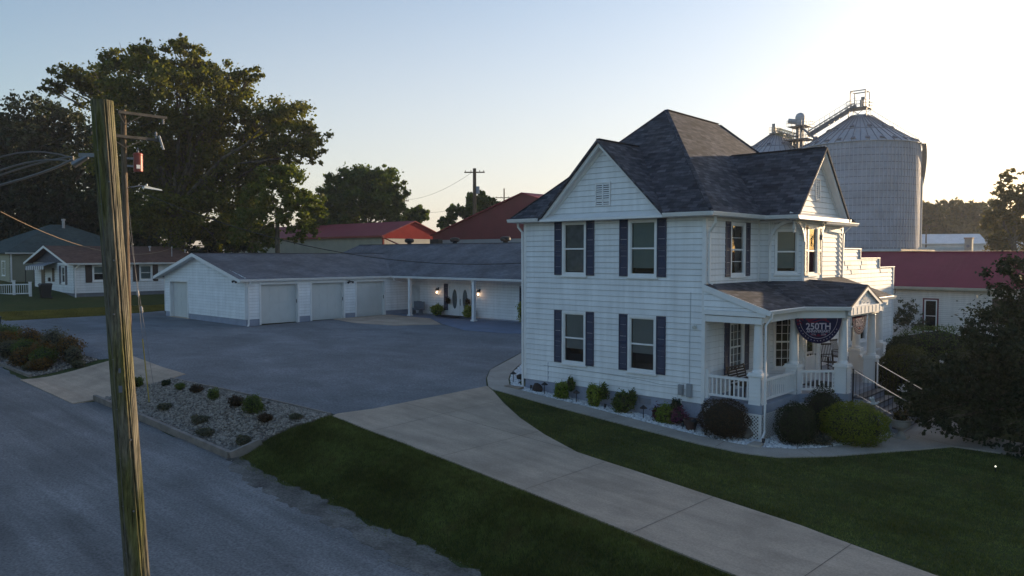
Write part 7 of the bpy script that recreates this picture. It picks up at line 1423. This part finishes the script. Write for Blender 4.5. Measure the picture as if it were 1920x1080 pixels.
def rock(x, y, r, label, col, s=1):
    mb = MB(); zz = z(x, y); mb.blob((x, y, zz+r[2]*.6), r, 12, .16, s); single('boulder', mb, M('boulder_%d' % s, col, .9, .25, 5, .5, 20), label, 'rock', (x, y, zz), 'garden rocks')
rock(-6.95, -.25, (.24, .16, .2), 'dark pointed rock near the left corner of the house', (.03, .022, .02), 1); rock(1.35, -.05, (.36, .3, .22), 'flat tan rock at the foot of the lattice', (.15, .13, .11), 2)
rock(-9.0, 1.1, (.22, .18, .14), 'dark rock in the gravel left of the house', (.03, .025, .022), 3); mb = MB(); zz = z(-7.9, -.5); mb.box(-8.35, -7.55, -.62, -.35, zz, zz+.07); single('edging_stone', mb, M('tan_stone', (.25, .2, .16), .9, .2, 4), 'flat tan stone slab at the left house corner', 'stone', (-7.9, -.5, zz))
mb = MB(); zz = z(2.1, -.75); mb.hexa([(1.95, -.95, zz), (2.35, -.9, zz), (2.3, -.5, zz), (1.98, -.5, zz), (1.97, -.93, zz+.06), (2.33, -.88, zz+.06), (2.28, -.52, zz+.09), (2.0, -.52, zz+.09)]); single('splash_block', mb, CONCW, 'concrete splash block under the porch downspout', 'splash block', (2.1, -.7, zz))
# urn
t = thing('garden_urn', 'pale stone urn on a pedestal foot beside the bottom of the steps', 'urn', (4.9, 3.85, z(4.9, 3.9))); zz = z(4.9, 3.85); mb = MB(); mb.box(4.68, 5.12, 3.63, 4.07, zz, zz+.09); mb.lathe([(.17, .09), (.10, .16), (.08, .24), (.12, .28), (.25, .38), (.29, .5), (.30, .56), (.36, .60), (.36, .63), (.28, .62), (.2, .56)], (4.9, 3.85, zz), 24); part('urn_body', mb, M('urn_stone', (.30, .28, .26), .85, .15, 4), t)
shrub('urn_plant', 'reddish green plant growing in the pale urn', (4.9, 3.85, zz+.52), (.24, .24, .2), 500, .04, leafmat('coleus', (.05, .03, .015), (.10, .08, .02)), 'plant', seed=70)
# hedges right of the steps
hed = [((1.9, 14.6), (.75, .8, .95), DG, 'small dark round bush against the stepped white wall'), ((3.0, 11.2), (1.15, 1.1, .95), leafmat('olive_leaf', (.035, .048, .010), (.075, .085, .018)), 'olive-green rounded bush right of the porch'), ((2.5, 18.2), (2.2, 1.4, 1.1), GR2, 'broad loose green bush in front of the red roofed building'), ((6.2, 19.5), (2.2, 1.3, .9), GR2, 'green bush under the window of the red roofed building'), ((4.6, 9.0), (1.0, 1.0, .85), DG, 'dark bush directly right of the porch steps'), ((4.9, 13.4), (1.4, 1.2, .9), leafmat('olive_leaf_dark', (.022, .034, .009), (.055, .065, .016)), 'wide olive bush behind the far handrail'), ((6.6, 10.6), (1.3, 1.1, .85), DG, 'dark spreading bush beside the overhanging tree'), ((7.2, 15.3), (1.6, 1.4, 1.0), DG, 'dark bush half hidden by the overhanging tree'), ((9.6, 12.4), (1.8, 1.5, 1.0), DG, 'dark bush farthest right beyond the walkway')]
for k, ((x, y), r, m_, lab) in enumerate(hed): shrub('hedge_bush', lab, (x, y, h(x, y)-.05), r, 8000, .045, m_, 'bush', 'bushes right of the porch steps', seed=80+k)
for k, (x, y, zz) in enumerate(((4.1, 12.2, 1.35), (5.6, 9.9, 1.05))): 
    mb = MB(); mb.blob((x, y, zz), (.16, .12, .12), 8, .1, k); single('white_blossom', mb, bpy.data.materials['white_dove'], ['white blossom head on top of the olive bush', 'white blossom head lower beside the dark bush'][k], 'flower', (x, y, zz))
for k in range(2): mb = MB()
tree('ornamental_shrub', 'loose airy shrub between the white house and the window of the red roofed building', (-1.6, 27.6, .3), (-1.6, 27.6, .9), [(-1.9, 27.6, 1.8, .75), (-1.2, 27.5, 1.9, .7), (-1.6, 27.6, 2.5, .6), (-.9, 27.4, 1.5, .5), (-2.3, 27.6, 1.4, .6)], 3000, .06, GRY, trunk_r=.08, seed=90, cat='shrub', fill=.2)
t = thing('lawn_light', 'tiny lit stake light in the dark lawn under the overhanging tree', 'lawn light', (7.9, 1.85, h(7.9, 1.85))); mb = MB(); mb.tube([(7.9, 1.85, h(7.9, 1.85)), (7.9, 1.85, h(7.9, 1.85)+.16)], .012, 6); part('stake', mb, BLACK, t); mb = MB(); mb.lathe([(.01, 0), (.02, .01), (.02, .03), (.01, .04)], (7.9, 1.85, h(7.9, 1.85)+.16), 10); part('lens', mb, emis('white_led', (1, .95, .75), 1.2), t)
# rock bed plants
for k, (x, y, r, hh, m_, lab) in enumerate((
    (-18.34, -9.55, .26, .14, DG, 'tiny dark plant nearest the pole in the rock bed'), (-17.1, -9.55, .28, .17, GR2, 'small green tuft second along the back of the rock bed'), (-15.96, -9.45, .36, .2, RD, 'reddish spreading plant in the back row of the rock bed'),
    (-14.47, -9.5, .33, .26, GR2, 'bright green spiky plant in the back row of the rock bed'), (-12.75, -9.55, .42, .30, RD, 'dark red-brown bush left of the biggest one in the rock bed'), (-11.55, -9.55, .52, .40, GR2, 'biggest green bush with pale blooms in the rock bed'),
    (-10.45, -9.75, .36, .18, RD, 'low dark red plant right of the biggest bush in the rock bed'), (-9.35, -9.3, .28, .13, GRY, 'low mounded plant at the right end of the rock bed'), (-16.0, -10.6, .42, .15, GRY, 'flat grey-green cushion plant in the front row, leftmost'),
    (-13.3, -10.6, .45, .17, GRY, 'flat cushion plant in the front row, second from the left'), (-12.1, -10.95, .45, .17, GRY, 'flat cushion plant in the front row, third from the left'), (-10.1, -10.72, .38, .17, GRY, 'flat cushion plant near the timber corner'), (-20.0, -9.95, .3, .3, GR2, 'green tuft just right of the near pole in the rock bed'))):
    shrub('bed_plant', lab, (x, y, z(x, y)), (r*.72, r*.55, hh*.72), 1100 if r < .5 else 2600, .032, m_, 'plant', 'plants in the rock bed', seed=100+k)
for k, (x, y, r, hh, m_, lab) in enumerate((
    (-38.4, -9.9, .9, .5, GR2, 'green clump farthest left in the flower bed'), (-36.6, -10.5, .8, .5, OR, 'orange-rust mum at the left frame edge'), (-34.6, -9.8, .85, .55, OR, 'rust coloured mum in the back of the flower bed'), (-33.9, -10.9, .85, .42, GRY, 'grey-green mound in the front of the flower bed at left'),
    (-32.6, -10.5, .85, .48, GR2, 'green fountain grass in the middle of the flower bed'), (-31.7, -9.5, .75, .62, GRY, 'tall clump with tan seed heads behind the flower bed'), (-30.6, -10.4, .75, .48, OR, 'orange mum in the middle of the flower bed'), (-29.6, -10.6, .62, .45, GR2, 'green grass clump at the right of the flower bed'),
    (-30.9, -11.2, .6, .38, OR, 'orange-brown mum nearest the street timber'), (-29.0, -9.6, .62, .60, OR, 'brown seed-headed clump at the right back of the flower bed'), (-28.6, -11.0, .5, .3, OR, 'small orange mum at the right front of the flower bed'), (-27.9, -9.8, .42, .42, GRY, 'lone dry-topped clump right of the flower group'), (-27.0, -9.9, .3, .15, GRY, 'tiny low tuft at the right tip of the flower bed'), (-29.2, -11.3, .35, .18, GRY, 'low grey tuft by the timber edge of the flower bed'))):
    shrub('flower_bed_plant', lab, (x, y, z(x, y)), (r, r*.8, hh), int(2600*r), .055, m_, 'plant', 'plants in the flower bed', seed=130+k)
for k, (x, y, s) in enumerate(((-22, -46, 1.2), (-10, -50, 1.4), (2, -47, 1.2), (-34, -52, 1.5), (-48, -50, 1.3), (-41, -47, 1.5), (-28, -55, 1.6))):  # unseen trees added behind the camera to darken the window reflections
    b0 = h(x, y); tree('street_tree', ['leafy tree across the street, opposite the flower bed', 'leafy tree across the street, opposite the rock bed', 'leafy tree across the street, opposite the white house', 'leafy tree across the street, opposite the garage doors', 'leafy tree across the street, farthest toward the ranch house', 'leafy tree across the street, opposite the low wing', 'leafy tree across the street, set back behind the others'][k], (x, y, b0), (x, y, b0+2.5*s), [(x, y, b0+6*s, 3.6*s), (x+2.4, y-1, b0+5*s, 2.8*s), (x-2.4, y+1.2, b0+4.8*s, 2.8*s), (x, y+1, b0+8.6*s, 2.4*s)], 9000, .32, TL3, trunk_r=.3, seed=220+k)
# unseen trees added right of the picture to shade the lawn and drive
for k, (x, y, s) in enumerate(((18.5, 30, 1.0), (22, 16, 1.1), (15.5, 52, 1.2), (26, 40, 1.1))):
    b0 = h(x, y); tree('street_tree', 'broad tree beyond the right edge of the view, number of its row unseen' if False else ['broad tree standing past the right end of the red roofed building', 'broad tree on the right lawn beyond the frame', 'broad tree behind the red roofed building at right', 'broad tree farthest right by the side street'][k], (x, y, b0), (x, y, b0+2.5*s), [(x, y, b0+6*s, 3.2*s), (x+1.8, y-1, b0+5*s, 2.4*s), (x-1.8, y+1.2, b0+4.6*s, 2.4*s), (x, y+1, b0+8*s, 2*s)], 9000, .2, TL3, trunk_r=.3, seed=200+k)
# ---------------------------------------------------------------- evening haze
hz = MB(); hz.box(-420, 420, -120, 520, -6, 60)
HZM = bpy.data.materials.new('haze'); HZM.use_nodes = True; _t = HZM.node_tree; _t.nodes.clear(); _o = _t.nodes.new('ShaderNodeOutputMaterial'); _v = _t.nodes.new('ShaderNodeVolumePrincipled')
_v.inputs['Color'].default_value = (.80, .86, 1.0, 1); _v.inputs['Density'].default_value = .00028; _v.inputs['Anisotropy'].default_value = .3; _t.links.new(_v.outputs[0], _o.inputs['Volume'])
hzo = mesh_obj('haze', hz.v, hz.f, HZM, uv=False); hzo['kind'] = 'stuff'
